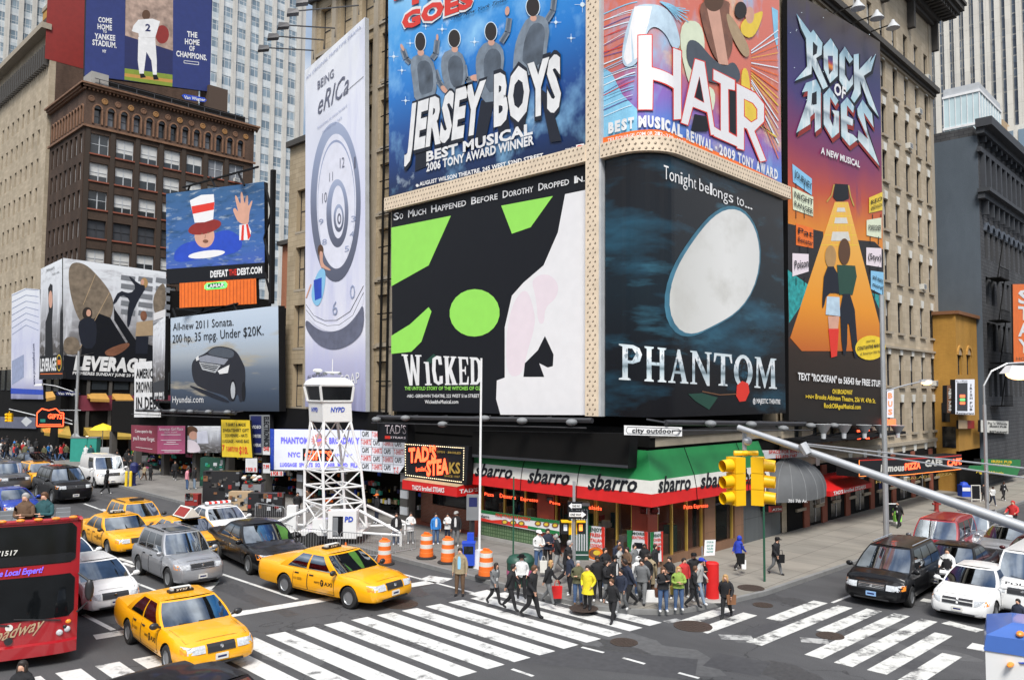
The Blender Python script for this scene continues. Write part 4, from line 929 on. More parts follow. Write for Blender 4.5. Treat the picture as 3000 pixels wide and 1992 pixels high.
def grow(pts,k):
 n=len(pts)//2;q=[(pts[2*i],pts[2*i+1])for i in range(n)];ar=sum(q[i][0]*q[(i+1)%n][1]-q[(i+1)%n][0]*q[i][1]for i in range(n));sg=1 if ar>0 else-1;out=[]
 for i in range(n):
  (ax,ay),(bx,by),(cx,cy)=q[i-1],q[i],q[(i+1)%n]
  l1=math.hypot(bx-ax,by-ay)or 1;l2=math.hypot(cx-bx,cy-by)or 1;nx=(by-ay)/l1+(cy-by)/l2;ny=-(bx-ax)/l1-(cx-bx)/l2;L=max(.6,math.hypot(nx,ny));out+=[bx+nx/L*k*sg,by+ny/L*k*sg]
 return out
ORG.discard('redart');ORG.discard('yellowart');ORG.discard('deepred')
for g in HL:b.p('redart',*grow(g[0],11))
for g in HL:
 b.p('whiteart',*g[0])
 if len(g)>1:b.p('redart',*g[1]);b.p('blackart' if g is HL[1]else 'yellowart',*grow(g[1],-9))
b.p('orange',24,1135,200,1092,330,1072,430,1068,500,1075,640,1120,900,1230,1200,1370,1480,1510,1480,1560,1200,1420,900,1285,640,1180,500,1130,430,1120,330,1126,200,1145,24,1190)
dT=b.d+.02
def arcword(b,txt,m,pts,h,bold):
 """word split into letters set along a polyline of baseline points"""
 q=[(pts[i],pts[i+1])for i in range(0,len(pts),2)];L=[0]
 for a,c in zip(q,q[1:]):L.append(L[-1]+math.hypot(c[0]-a[0],c[1]-a[1]))
 def at(s):
  for i in range(len(q)-1):
   if s<=L[i+1]or i==len(q)-2:
    f=(s-L[i])/(L[i+1]-L[i]);return(q[i][0]+(q[i+1][0]-q[i][0])*f,q[i][1]+(q[i+1][1]-q[i][1])*f)
 ws=[.42 if c in " .'I·iltfjr" else 1.15 if c in 'MW' else.85 for c in txt];T=sum(ws);s=0
 for c,w_ in zip(txt,ws):
  if c!=' ':
   a=at(L[-1]*s/T);e=at(L[-1]*(s+w_*.86)/T);hh=h[0]+(h[1]-h[0])*s/T;b.t(c,m,*a,*e,a[0],a[1]-hh,bold,dT)
  s+=w_
arcword(b,'BEST MUSICAL','white',[72,1098,200,1066,330,1044,400,1042,520,1070,665,1135],(84,92),.06)
arcword(b,'REVIVAL · 2009 TONY AWARD','white',[690,1148,925,1252,1445,1480],(86,80),.04)
arcword(b,'TELECHARGE.COM OR 212-239-6200','white',[66,1170,200,1140,330,1118,430,1112,500,1120,690,1196],(28,30),.02)
b.done()
printed('printmist',[(0,(.006,.006,.008)),(.25,(.008,.01,.014)),(.5,(.01,.018,.026)),(.8,(.012,.014,.018)),(1,(.012,.012,.014))],'v',[((.03,.13,.21),2.4,.51,.80,(.6,1.6)),((.06,.22,.32),5,.58,.86,(.45,1.5))],r=.26,spec=.3)
printed('printchrome',[(0,(.75,.8,.82)),(.3,(.45,.55,.6)),(.38,(.16,.22,.25)),(.5,(.5,.6,.66)),(.75,(.85,.88,.9)),(1,(.6,.7,.74))],'v',[((.3,.36,.4),7,.56,.6,(1,.5))],r=.35)
printed('printpale',[(0,(.60,.60,.57)),(.6,(.78,.78,.76)),(1,(.72,.72,.70))],'u',[((.55,.54,.5),2,.5,.75,(1,1))],r=.4)
vb_=CR.uv(1773,470)[1];v0_=CR.uv(1900,1222)[1]
b=Board('dark_mist_hoarding','curved black corner hoarding with blue mist, a pale oval and silver lettering','billboard',CR,ZP,[(CR.uv(1773,800)[0],v0_),(CR.uv(2302,1230)[0],v0_),(CR.uv(2302,1230)[0],vb_),(CR.uv(1773,800)[0],vb_)],'printmist',uvpts=True)
mat('mistblue',(.05,.17,.25),.5,var=.4,sc=1)
oval=[]
for k in range(40):
 a=2*math.pi*k/40;r=1+.10*math.cos(2*a+.6)+.05*math.sin(3*a);oval.append((678+232*math.cos(a)*r-40*math.sin(a),705+365*math.sin(a)*r-60*math.cos(a)))
b.p('mistblue',*[c for x,y in oval for c in(668+(x-678)*1.07,705+(y-705)*1.05)]);b.p('printpale',*[c for q in oval for c in q])
slabword(b,'PHANTOM',[1.15,1.12,1.0,1.12,.92,.98,1.12],'printchrome','printmist',(130,1318),(1040,1372),(130,1112),(1040,1200))
b.p('redart',800,1350,830,1325,865,1340,872,1390,850,1440,815,1445,795,1410).l('wood',5,800,1400,700,1405,600,1385).p('greenbin',520,1400,600,1395,690,1420,640,1490,560,1440)
dT=b.d+.01;arcword(b,'Tonight belongs to...','white',[380,165,560,225,760,300,890,345],(84,62),.0)
b.t('@ MAJESTIC THEATRE','white',890,1452,1048,1457,890,1424,.02,dT);b.done()
wr=Wall((0,0),(1,0));l0=WY(18.7);u_,v_=l0.uv(2310,1000);d_=ray(4150,1170);wr.__init__((u_,18.7),(d_.x,d_.y))
printed('printdusk',[(0,(.012,.011,.01)),(.18,(.03,.018,.012)),(.26,(.14,.03,.012)),(.36,(.6,.15,.01)),(.46,(.72,.24,.02)),(.55,(.5,.07,.03)),(.64,(.22,.025,.09)),(.76,(.05,.03,.15)),(.88,(.03,.03,.11)),(1,(.07,.05,.035))],'v',[((.05,.03,.16),2.5,.62,.8,(2,1))],r=.4,wob=.12,wsc=3)
b=Board('rock_musical_banner','tall purple and orange banner with jagged chrome lettering hung on the stone block','billboard',wr,ID,[2306,-40,2361,-2,2470,58,2578,124,2593,1250,2530,1250,2440,1240,2311,1232],'printdusk')
printed('printsteel',[(0,(.32,.55,.62)),(.25,(.6,.72,.76)),(.45,(.22,.28,.33)),(.52,(.62,.7,.73)),(.75,(.42,.6,.68)),(1,(.2,.38,.5))],'v',[((.72,.78,.8),5,.5,.62,(1,.3))],r=.3)
printed('printamber',[(0,(.5,.12,.02)),(.3,(.8,.3,.02)),(1,(.85,.5,.1))],'v',r=.4)
mat('jungle',(.02,.018,.02),.6,var=.45,sc=14);mat('tealart',(.02,.3,.30),.5,var=.5,sc=4)
b.zoom(*ZRB);b.p('jungle',36,320,120,340,250,370,250,700,40,1010).p('jungle',460,420,560,430,612,480,618,1010,520,900)
b.p('tealart',36,600,160,690,140,780,44,920).p('tealart',545,740,618,760,618,900)
b.p('printamber',320,190,400,190,612,1010,560,1090,120,1090,50,1010)
for y in(200,235,275,330,390,450):f=(y-190)/820;b.l('yellowart',4,320-270*f,y,400+212*f,y)
for k in range(5):b.l('yellowart',2.5,325+17*k,190,300+32*k,460)
b.p('offwhite',335,225,378,225,384,250,330,250).p('offwhite',322,285,390,285,398,320,315,320).p('offwhite',305,370,400,370,412,425,295,425)
b.p('blackart',320,80,398,85,405,170,370,185,330,185,308,160).l('gold',8,315,85,300,150,270,190).l('gold',8,402,90,415,160,435,215)
for(m,q,w1,w2)in(('cyanart',(62,-40,180,50,180,150,66,70),'JOURNEY',''),('palegreen',(62,100,188,160,188,278,66,235),'NIGHT','RANGER'),('orange',(84,320,188,350,188,470,84,450),'Pat','Benatar'),('blushart',(62,500,160,505,160,610,62,640),'Poison',''),('yellowart',(525,165,606,130,606,240,525,258),'REO','SPEEDWAGON'),('palegreen',(510,300,600,285,600,410,510,392),'FOREIGNER',''),('blushart',(508,465,600,470,600,585,508,570),'(Styx)',''),('cyanart',(535,605,612,615,612,755,535,715),'and many','more!')):
 b.p(m,*q);x0,x1=q[0]+8,q[2]-6
 ym0,ym1=(q[1]+q[7])/2,(q[3]+q[5])/2;h=(q[7]-q[1])
 if w2:b.t(w1,'blackart',x0,ym0-h*.05,x1,ym1-h*.05,x0,ym0-h*.33,.01);b.t(w2,'blackart',x0,ym0+h*.34,x1,ym1+h*.34,x0,ym0+h*.1,.01)
 else:b.t(w1,'blackart',x0,ym0+h*.18,x1,ym1+h*.18,x0,ym0-h*.2,.01)
 for k in range(2):b.l('blackart',4,x0+14+50*k,q[7]+6,x0+14+50*k,q[7]+55)
b.e('hairblond',292,520,34,68).p('trouser',255,580,330,580,350,760,340,740,270,740,250,830,238,825).p('denim',270,760,345,765,350,880,262,870).p('skinart',275,880,345,880,335,960,282,960).p('redart',278,955,342,955,330,1120,296,1130)
b.e('hairbrown',375,490,36,80).p('greenbin',330,570,440,575,450,640,425,750,345,750).p('trouser',345,745,430,745,460,1130,430,1130,395,860,390,1110,360,1110)
b.e('yellow',532,1070,92,74,-.12);b.t('starring','trouser',505,1038,556,1030,505,1022,0);b.t('CONSTANTINE MAROULIS','trouser',450,1086,614,1060,450,1064,.02);b.t('of American Idol fame!','trouser',466,1116,606,1096,466,1098,0)
b.t('TEXT "ROCKFAN" to 56543 for FREE STUFF!','white',90,1262,604,1306,90,1218,.03);b.t('ON BROADWAY','yellow',298,1346,420,1352,298,1318,.03);b.t('Brooks Atkinson Theatre, 256 W. 47th St.','yellow',196,1378,560,1404,196,1348,.02);b.t('>N<','yellow',136,1374,188,1377,136,1352,.02);b.t('RockOfAgesMusical.com','yellow',248,1432,470,1440,248,1402,.02)
b.zoom(*ZRA);b.t('A NEW MUSICAL','white',322,1308,655,1428,324,1252,.03)
RK=[(118,120,240,285,262,258,340,370,332,470,285,500,385,740,345,765,250,560,245,635,102,694,210,570,200,330,160,250),(348,400,410,330,470,430,470,650,405,712,352,590),(484,470,530,400,600,510,570,545,530,480,530,640,565,700,600,640,600,720,545,790,484,690),(605,470,648,462,650,600,760,480,740,540,795,460,752,610,690,650,820,1000,735,890,660,690,665,800,610,880,580,840,610,760),(165,790,200,710,285,680,325,760,325,1090,275,1130,275,960,235,1000,235,1060,115,1135,210,860,215,780),(348,810,400,750,475,860,450,905,405,830,400,1010,430,1080,440,980,420,940,480,950,480,1130,420,1180,350,1060),(495,890,550,830,610,910,600,965,548,900,548,990,600,1020,598,1075,548,1060,555,1130,600,1150,640,1190,570,1245,500,1160),(635,930,680,850,760,970,775,1090,690,960,720,1120,825,1415,640,1190,645,1110,730,1190,640,980)]
for q in RK:b.p('blackart',*[c+(14 if i%2 else 6)for i,c in enumerate(grow(q,13))])
for k in(4,5,6,7):b.p('deepred',*[c+(40 if i%2 else 8)for i,c in enumerate(RK[k])])
for q in RK:b.p('printsteel',*q)
b.p('printdusk',385,480,428,480,428,600,395,640).p('blackart',258,360,298,400,290,460,258,480).p('blackart',250,800,290,780,290,890,245,900)
b.t('OF','white',432,800,530,850,440,700,.03)
rnd=random.Random(8)
for k in range(22):b.e('starart',rnd.uniform(50,830),rnd.uniform(60,900),3.5,3.5,n=6)
b.done()
printed('printclock',[(0,(.22,.22,.36)),(.12,(.5,.5,.68)),(.2,(.8,.8,.88)),(.5,(.66,.68,.85)),(.75,(.78,.8,.9)),(1,(.86,.88,.92))],'v',[((.5,.52,.75),1.6,.5,.75,(2,1))],r=.4)
mat('clockgray',(.13,.14,.20),.5,var=.2);mat('clockblue',(.33,.38,.55),.5,var=.15);mat('clockpale',(.76,.77,.87),.5,var=.06)
BE=WX(27.7)
b=Board('clock_banner','tall white and lilac banner with a spiral clock face in perspective','billboard',BE,ID,[895,207,1069,51,1071,1206,894,1191],'printclock',frame='lightgray')
printed('printring',[(0,(.10,.11,.16)),(.45,(.16,.18,.26)),(.8,(.30,.35,.5)),(1,(.40,.46,.62))],'v',r=.4)
b.zoom(*ZEB)
b.e('printring',262,-20,186,592,n=48).e('clockpale',268,-25,146,500,n=48).e('clockblue',268,-10,139,470,n=48).e('clockpale',268,0,136,462,n=48).e('printring',276,65,82,253,n=40).e('clockpale',281,55,50,196,n=40).e('printring',286,100,38,104,n=32).e('clockpale',288,98,25,74,n=32).e('clockgray',290,106,15,42).e('clockpale',291,106,7,24)
b.p('clockpale',40,720,120,850,250,895,380,830,470,640,470,740,400,860,300,930,200,945,90,880,40,800).l('blackart',3,44,740,100,820,180,858,270,856,370,790,470,600).l('blackart',3,44,780,110,860,200,897,290,890,390,820,470,650)
b.p('clockgray',40,840,120,920,220,950,330,915,420,820,472,720,475,930,400,1020,300,1070,210,1075,120,1030,40,920)
b.e('hairbrown',152,340,22,44).p('skinart',140,340,172,350,165,440,230,480,222,492,170,470,150,460).p('cyanart',135,480,185,470,190,560,165,700,130,760,90,720,80,640).p('blue',100,560,160,540,160,690,110,710).l('skinart',9,80,590,45,690)
for k,(n_,x,y)in enumerate((('3',380,128),('4',368,242),('5',330,350),('9',140,150),('6',240,820),('0',370,700),('8',165,300))):b.t(n_,'clockblue',x,y,x+(34 if n_ not in '60' else 38),y-6,x,y-(44 if n_ not in '60' else 110),-.005)
b.t('ALL NEW SEASON','blackart',55,1290,200,1262,55,1262,.0);b.t('SOAP','white',300,1345,440,1320,300,1260,.0);b.t('NETWORK','blackart',55,1330,160,1310,55,1300,.0)
b.zoom(*ZEA);b.t('12','clockgray',296,1250,330,1240,296,1170,-.005);b.t('1','clockgray',400,1250,412,1246,400,1160,-.005);b.t('11','clockgray',218,1350,244,1340,218,1280,-.005);b.t('10','clockgray',165,1510,200,1498,165,1430,-.005)
b.t('AN ORIGINAL PRIMETIME DRAMA','clockblue',45,596,452,212,45,572,.0);b.t('BEING','clockgray',130,668,250,572,130,605,.01);b.t('eRICa','clockgray',125,860,355,690,152,690,.0);b.t('Sometimes to move forward','clockblue',130,962,348,792,130,942,0);b.t('you have to go back','clockblue',165,990,312,878,165,970,0);b.l('blackart',3,330,690,470,570)
b.done()
BBW=WY(96)
b=Board('stadium_banner','dark blue rooftop banner with a baseball player in white between two text panels','billboard',BBW,ID,[248,222,615,268,622,8,620,-60,254,-60],'navy',.5)
mat('royal',(.02,.035,.17),.5,var=.1);mat('crowd',(.28,.2,.16),.6,var=.9,sc=1.4);mat('turf',(.22,.30,.03),.6,var=.1);mat('dirt',(.55,.28,.06),.6)
b.zoom(0,0,3.136);b.p('royal',795,-150,1152,-150,1142,735,776,700).p('royal',1590,-150,1945,-150,1930,845,1585,800)
b.p('crowd',1155,-150,1590,-150,1588,470,1150,330).p('navy',1150,330,1588,470,1585,690,1145,640).p('turf',1145,630,1585,690,1583,800,1142,735).p('dirt',1145,675,1585,735,1584,765,1144,705)
b.e('deepred',1490,320,62,85).e('hairbrown',1342,140,38,46).p('white',1270,185,1400,175,1470,200,1440,300,1425,350,1275,345,1272,310,1210,290,1225,240).p('white',1270,345,1425,352,1440,560,1440,690,1405,690,1390,560,1345,480,1320,680,1280,680,1265,560)
b.p('blackart',1285,680,1320,680,1342,715,1290,720).p('blackart',1404,690,1440,690,1460,735,1410,735)
for tx,x0,y0,x1,y1,h in(('COME',902,205,1028,218,48),('HOME',895,270,1028,284,50),('TO',945,303,980,308,22),('YANKEE',868,358,1058,378,52),('STADIUM.',848,415,1070,445,52),('THE',1718,340,1812,352,52),('HOME',1698,408,1832,420,52),('OF',1738,468,1788,476,48),('CHAMPIONS.',1618,518,1900,558,52)):b.t(tx,'white',x0,y0,x1,y1,x0,y0-h,.03)
b.t('2','navy',1333,288,1382,290,1335,222,.03);b.t('NY','white',942,486,976,490,942,458,.03);b.l('white',5,1690,560,1825,575,1825,600,1690,582,1690,560);b.done()
printed('printgray',[(0,(.02,.02,.02)),(.28,(.10,.09,.085)),(.5,(.35,.35,.37)),(.75,(.68,.7,.74)),(1,(.84,.87,.9))],'v',[((.5,.5,.53),6,.5,.7,(1,3)),((.8,.82,.86),3,.52,.7,(3,.6))],r=.5)
BLW=WX(26.6);BLS=WY(90.0)
b=Board('corner_hoarding','narrow left face of the corner hoarding with a man in a dark coat','billboard',BLW,ZLV,[62,150,265,52,265,1158,45,1165],'printgray')
b.p('blackart',100,960,105,640,135,540,130,330,150,285,170,300,172,500,165,640,172,950).e('skinart',152,430,18,80).p('blackart',235,940,240,560,250,470,262,600,264,940).p('blackart',56,950,265,935,265,1155,46,1162)
b.t('LEVERAGE','white',58,1088,205,1078,60,975,.04);b.ring('yellowart',230,1012,66,76,.3);b.p('orange',216,985,246,985,246,1030,216,1030);b.l('orange',8,58,1115,262,1112);b.t('PERHAPS','midgray',115,180,190,150,115,155,0);b.t('THEY ARE...','midgray',165,215,242,185,165,195,0);b.done()
b=Board('corner_hoarding','wide grey corner hoarding with a wrecked hull, a climbing figure and large white title','billboard',BLS,ZLV,[266,50,1212,180,1215,1200,266,1158],'printgray')
mat('hull',(.20,.155,.11),.7,var=.35,sc=2);mat('windowart',(.2,.21,.23),.5)
for k in range(5):
 for j in range(3):b.p('windowart',800+j*160,205+k*78+j*12,930+j*160,222+k*78+j*12,925+j*160,270+k*78+j*12,795+j*160,250+k*78+j*12)
b.p('hull',320,130,370,85,480,110,600,230,700,360,735,480,700,620,600,720,470,700,390,580,335,400,315,240).p('blackart',690,360,730,480,735,620,860,820,800,880,620,900,400,960,270,940,270,1160,1214,1200,1214,900,930,800,740,520).p('blackart',450,700,600,560,700,600,860,860,640,900,430,940)
b.p('hull',270,780,380,770,420,830,420,900,380,940,270,930).p('brownart',640,900,850,820,890,850,760,950,660,950).p('hull',1085,430,1140,310,1205,270,1212,520,1110,590)
for q in((565,195,450,480),(690,370,420,880)):b.l('tan',7,*q)
b.e('hairdark',488,560,46,58).e('skinart',500,555,22,32).p('trouser',420,610,540,590,580,680,560,880,440,880,400,700)
b.e('hairblond',1010,280,34,48).e('skinart',995,272,16,26).p('trouser',880,215,960,290,1035,310,960,430,900,560,875,680,850,685,860,500,880,430,800,380,745,470,715,470,780,345,880,380,940,320,870,230)
b.e('brownart',1005,580,30,46).p('tan',940,640,1090,620,1090,760,930,770).p('trouser',935,770,1050,770,1040,930,930,930)
b.t('LEVERAGE','white',362,1070,1010,1096,385,945,.06);b.t('PREMIERES SUNDAY JUNE 20 9','white',352,1118,915,1142,356,1090,.03)
for k in range(7):b.p('whiteart' if k%2==0 else 'midgray',1096,560+k*92,1205,520+k*97,1205,590+k*97,1096,625+k*92)
b.done()
b=Board('protection_banner','curling white and pale blue banner at the far left behind the lamp arms','billboard',WX(27.0),(0,500,3.136),[108,1135,230,1080,365,1092,398,2100,100,2095],'printclock');b.zoom(0,1000,3.136)
b.p('blue',100,430,398,445,398,490,100,480).p('clockblue',110,180,220,120,220,330,110,400)
for k in range(7):b.l('clockblue',5,110,-60-k*60,240,-150-k*55,355,-100-k*62)
b.t('www.protectafted.com','navy',325,395,318,20,302,395,.0);b.done()
WA=WX(27.3)
b=Board('debt_sign','white sign with bold black words stacked beside the car hoarding','sign',WA,(0,1000,3.136),[1236,195,1398,180,1398,550,1478,640,1478,696,1232,696],'white')
for k,(tx,y,x1)in enumerate((('AMERICA',335,1400),('DROWNING',465,1408),('IN DEBT',622,1440))):b.t(tx,'blackart',1252,y,x1+40,y,1252,y-[84,96,112][k],.03)
b.done()
b=Board('photo_sign','narrow grey picture sign overlapping the white debt sign','sign',WX(27.15),(0,1000,3.136),[1403,10,1408,-140,1520,-232,1510,540,1410,530],'printgray');b.p('boardgray',1405,380,1512,350,1512,460,1408,470);b.t('BB BB','white',1425,500,1495,500,1425,470,.05);b.done()
printed('printroad',[(0,(.02,.028,.045)),(.2,(.05,.075,.12)),(.42,(.16,.2,.26)),(.58,(.42,.47,.52)),(.75,(.5,.6,.72)),(1,(.62,.72,.84))],'v',[((.45,.4,.3),2.2,.58,.7,(.6,2))],r=.3,spec=.55)
mat('carart',(.012,.014,.024),.35);mat('carlight',(.3,.32,.38),.3)
b=Board('car_hoarding','wide grey blue hoarding of a dark saloon car driving on a road','billboard',WA,ID,[500,932,815,895,818,1205,500,1203],'printroad',.5);b.zoom(0,1000,3.136)
b.p('carart',1760,200,1800,150,1890,110,1960,48,2060,45,2170,80,2230,190,2258,260,2250,480,2235,550,2200,560,2190,480,2165,500,2145,550,2110,550,2080,500,1900,450,1800,400,1765,320)
b.p('slate',1895,115,1962,58,2060,55,2160,88,2140,160,2010,140).p('carlight',1820,150,1900,125,2100,165,2060,215,1840,185).p('lightgray',1830,190,2030,220,1980,290,1860,260).p('carart',1845,203,2010,228,1970,278,1868,250).p('white',2000,270,2110,215,2095,290,2020,300).p('white',1800,150,1825,130,1830,170,1805,180)
for k in range(3):b.l('lightgray',6,1842+k*10,212+k*17,2005-k*10,240+k*16)
b.e('blackart',2142,450,30,100).e('lightgray',2142,450,21,78).e('blackart',2240,460,18,90).p('trouser',1700,390,1900,450,2110,545,2100,570,1900,500)
b.t('All-new 2011 Sonata.','blackart',1592,-98,2148,-146,1592,-170,0.0);b.t('200 hp. 35 mpg. Under $20K.','blackart',1588,16,2425,-60,1588,-62,0.0);b.t('Hyundai.com','white',1588,562,1872,562,1588,500,.0);b.done()
printed('printsea',[(0,(.06,.12,.45)),(.25,(.05,.14,.4)),(1,(.04,.12,.26))],'v',[((.35,.42,.5),9,.56,.7,(1,2.2)),((.02,.07,.16),5,.5,.7,(1,2.5))],r=.4)
d_=ray(-3200,1100);pz=WX(27.6).uv(620,700);p0=WX(27.6).P(*pz)
WD=Wall((p0.x,p0.y),(-d_.x,-d_.y))
b=Board('sea_hoarding','blue sea hoarding with a waving man in a tall hat above a black web address','billboard',WD,ID,[487,567,774,533,775,815,488,832],'blackart',.4);b.zoom(0,500,3.136)
b.p('printsea',1527,215,2428,102,2432,845,1528,905)
b.p('blue',1600,740,1700,660,1850,640,2000,560,2120,540,2240,640,2200,760,1900,800,1600,860).e('skinart',1880,600,92,110).e('deepred',1882,520,156,62,-.25).e('deepred',1890,500,130,40,-.2)
b.p('whiteart',1790,480,1745,275,1850,225,1965,218,1972,300,1960,450,1880,475)
b.p('redart',1760,330,1972,290,1966,360,1772,400).e('brownart',1858,580,10,6).e('brownart',1915,570,10,6).e('brownart',1890,650,26,16).l('brownart',4,1890,590,1884,625)
b.p('skinart',2190,480,2150,390,2140,355,2165,340,2195,395,2155,235,2175,225,2215,330,2210,200,2230,195,2250,325,2262,230,2282,228,2280,345,2310,275,2325,280,2290,390,2290,470,2270,500).p('whiteart',2200,500,2280,490,2310,560,2290,640,2200,640).p('redart',2225,500,2245,500,2240,640,2215,640).p('redart',2262,495,2280,492,2305,600,2280,640)
b.e('whiteart',1900,770,170,34,-.12)
b.t('DEFEAT','white',1935,982,2098,968,1935,922,.04);b.t('THE','redart',2105,966,2178,960,2105,908,.02);b.t('DEBT.COM','white',2182,960,2410,940,2182,900,.04);b.done()
b=Board('orange_sign_panel','ribbed orange panel with a green oval plate under the sea hoarding','sign',WD,ID,[526,830,750,814,752,890,526,902],'orange',.3);b.zoom(0,500,3.136)
for k in range(22):b.l('deepred',3,1665+k*32,1032-k*1.5,1665+k*32,1255-k*1.5)
b.p('neongreen',1880,1060,1900,1035,2070,1018,2090,1040,2085,1070,2065,1082,1900,1095,1882,1085).e('green',1984,1056,84,26,-.07);b.t('LAMAR','white',1905,1080,2065,1066,1905,1046,.03);b.done()
b=Board('rooftop_name_plate','small blue oval name plate below the stadium banner','sign',WY(95),(0,0,3.136),[1668,880,1690,866,1880,900,1900,925,1880,942,1700,915],'blue',.15);b.t('Van Wagner','white',1690,908,1885,934,1692,878,.02);b.done()
b=Board('name_plate','dark blue oval name plate under the far corner hoarding','sign',WY(89.8),(0,1100,3.92),[640,205,665,180,895,185,925,208,900,232,665,230],'navy',.15);b.t('Van Wagner','white',665,218,905,222,665,190,.02);b.done()
W3,W4=WX(27.4),WX(26.9)
pkc=gnd(460,1420,.15);WPs=WX(27.2)
b=Board('pink_shop_sign','bright pink shop sign with fine white script on the avenue','sign',WPs,ZPK,[428,318,815,318,812,700,428,705],'pink',.4)
b.t('American Girl Place','white',455,385,790,380,455,342,0);b.t('NEW YORK','white',535,415,710,412,535,400,0)
for y,x0,x1 in((440,480,755),(515,480,765),(542,560,690),(570,520,725),(655,485,770),(675,530,740)):b.l('white',7,x0,y,x1,y)
b.done()
pc=WPs.P(*WPs.uv(370+428/4.724,1290));WM=Wall((pc.x,pc.y),(-.35,-1));WM=Wall((pc.x,pc.y),(.94,-.34))
b=Board('maroon_shop_sign','dull maroon end panel beside the bright pink shop sign','sign',WM,ZPK,[68,305,428,318,428,705,68,655],'maroon',.3);b.t('Come spend a day','white',120,410,355,415,120,365,0);b.t("you'll never forget.",'white',92,510,395,530,92,450,0);b.l('white',5,130,610,360,640);b.done()
b=Board('photo_shop_sign','shop sign printed with a pale photograph of a girl and books','sign',W3,ZPK,[815,320,1305,320,1310,688,812,690],'printgray',.3);b.e('hairbrown',900,390,90,70).e('skinart',930,450,60,60).p('blushart',815,500,960,520,1040,640,1000,688,815,688).p('clockpale',980,400,1120,380,1140,560,980,560);b.done()
b=Board('yellow_shop_sign','dirty yellow fabric sign with red prices beside the pale photo sign','sign',W4,ZPK,[1312,232,1708,240,1745,760,1325,745],'yellow',.15)
for tx,y,x0,x1 in(('T-SHIRT & MADE',320,1380,1655),('SWEATSHIRT GIFT',400,1340,1700),('SOUVENIRS - HATS',470,1370,1680),('LUGGAGE - HAND BAG',550,1335,1700)):b.t(tx,'blackart',x0,y,x1,y+2,x0,y-44,.01)
b.t('7','redart',1330,660,1362,660,1330,580,.03);b.t('T-SHIRTS FOR','redart',1385,665,1550,675,1385,600,.02);b.t('$10.','redart',1565,700,1690,705,1565,600,.03);b.done()
b=Board('electronics_sign','tall dark blue shop sign with white words in a grey frame','sign',W3,ZPK,[1705,165,1985,165,1990,720,1725,712],'midgray',.3);b.p('navy',1722,180,1872,180,1872,690,1735,690)
for tx,y in(('VIDEO',355),('COMPUTERS',480),('CAMERAS',605)):b.t(tx,'white',1740,y,1868,y,1740,y-44,.02)
b.t('ELECTRONICS','blackart',1908,190,1912,600,1980,190,.03);b.done()
for k,(q,tx,y,lb)in enumerate((((1650,768,1812,766,1812,960,1650,958),'7 FOR 10',945,'white price board hung under the electronics sign'),((1890,832,1990,832,1990,972,1892,970),'7.99',905,'small white price board with a red seven'),((1992,945,2172,945,2170,1010,1995,1010),'6 FOR 10',1000,'low white price strip under the souvenir sign'),((1890,620,1990,618,1990,720,1892,716),'ONE',660,'small red lettered board below the electronics sign'))):
 b=Board('price_board',lb,'sign',WX(26.7),ZPK,list(q),'white',.05);b.t(tx,'redart',q[0]+10,y,q[2]-10,y,q[0]+10,y-52,.04);b.done()
ZT=(700,1150,3.136)
b=Board('souvenir_shop_sign','wide lit white souvenir shop sign with blue words behind the watch tower','sign',W3,ZT,[325,335,1118,345,1125,712,322,708],'litwhite',.4,frame='blue')
b.p('blue',288,330,325,335,322,708,290,708)
b.t('PHANTOM','neonblue',388,462,640,466,388,408,.05);b.t('BROADWAY','neonblue',832,466,1112,468,832,412,.05)
st_=[]
for k in range(32):a=2*math.pi*k/32;r=78 if k%2 else 58;st_+=[738+r*math.cos(a),436+r*.86*math.sin(a)]
mat('pinkburst',(.85,.38,.36),.5);b.p('pinkburst',*st_);b.t('OF','neonblue',715,448,758,448,715,424,.03)
b.t('NYC','neonblue',455,588,566,590,455,545,.04);b.p('blackart',588,512,872,518,870,632,588,624);b.t('GIFTS','neonred',605,612,858,618,605,532,.035);b.t('IN NY','neonblue',890,586,1048,590,890,556,.0)
b.t('LUGGAGE  SPORTS  SOUVENIR  M PD  FILM','neonblue',380,676,1110,684,380,642,.05);b.done()
b=Board('caps_shop_sign','white gridded shop sign repeating two clothing words right of the souvenir sign','sign',W3,ZT,[1122,345,1525,372,1522,668,1465,745,1125,715],'litwhite',.3)
for r in range(5):
 y=392+r*74
 for c in range(4):
  x=1130+c*100;dy=c*6
  if r==4 and c==3:b.t('T-S','redart',x-6,y+30+dy+c*2,x+38,y+30+dy,x-6,y-20+dy,.02);continue
  odd=(r+c)%2;b.t('T-SHIRTS' if odd else 'CAPS','redart' if odd else 'blackart',x-(4 if odd else-4),y+8+dy,x+(86 if odd else 66),y+12+dy,x-(4 if odd else-4),y-40+dy,.02)
 b.l('midgray',3,1124,y+26,1524,y+52)
for c in range(1,4):b.l('midgray',3,1118+c*100,348+c*6,1120+c*100,720+c*5)
b.done()
ZD=(1100,1200,3.92)
b=Board('dark_steakhouse_sign','dark box sign with thin outlined red lettering above the steakhouse','sign',WX(26.6),ZD,[20,140,370,150,365,380,25,368],'blackart',.5);b.t("TAD'S",'blushart',115,268,355,275,115,172,.01);b.t("TAD'S",'blackart',120,264,352,271,122,180,-.012,.206);b.p('redart',110,298,170,300,170,335,110,332);b.t('STEAKS','blushart',175,328,350,334,175,304,0);b.done()
b=Board('neon_steakhouse_sign','black steakhouse sign with orange neon letters and a border of bulbs','sign',WX(26.8),ZD,[335,375,1072,420,1045,868,335,770],'blackart',.4)
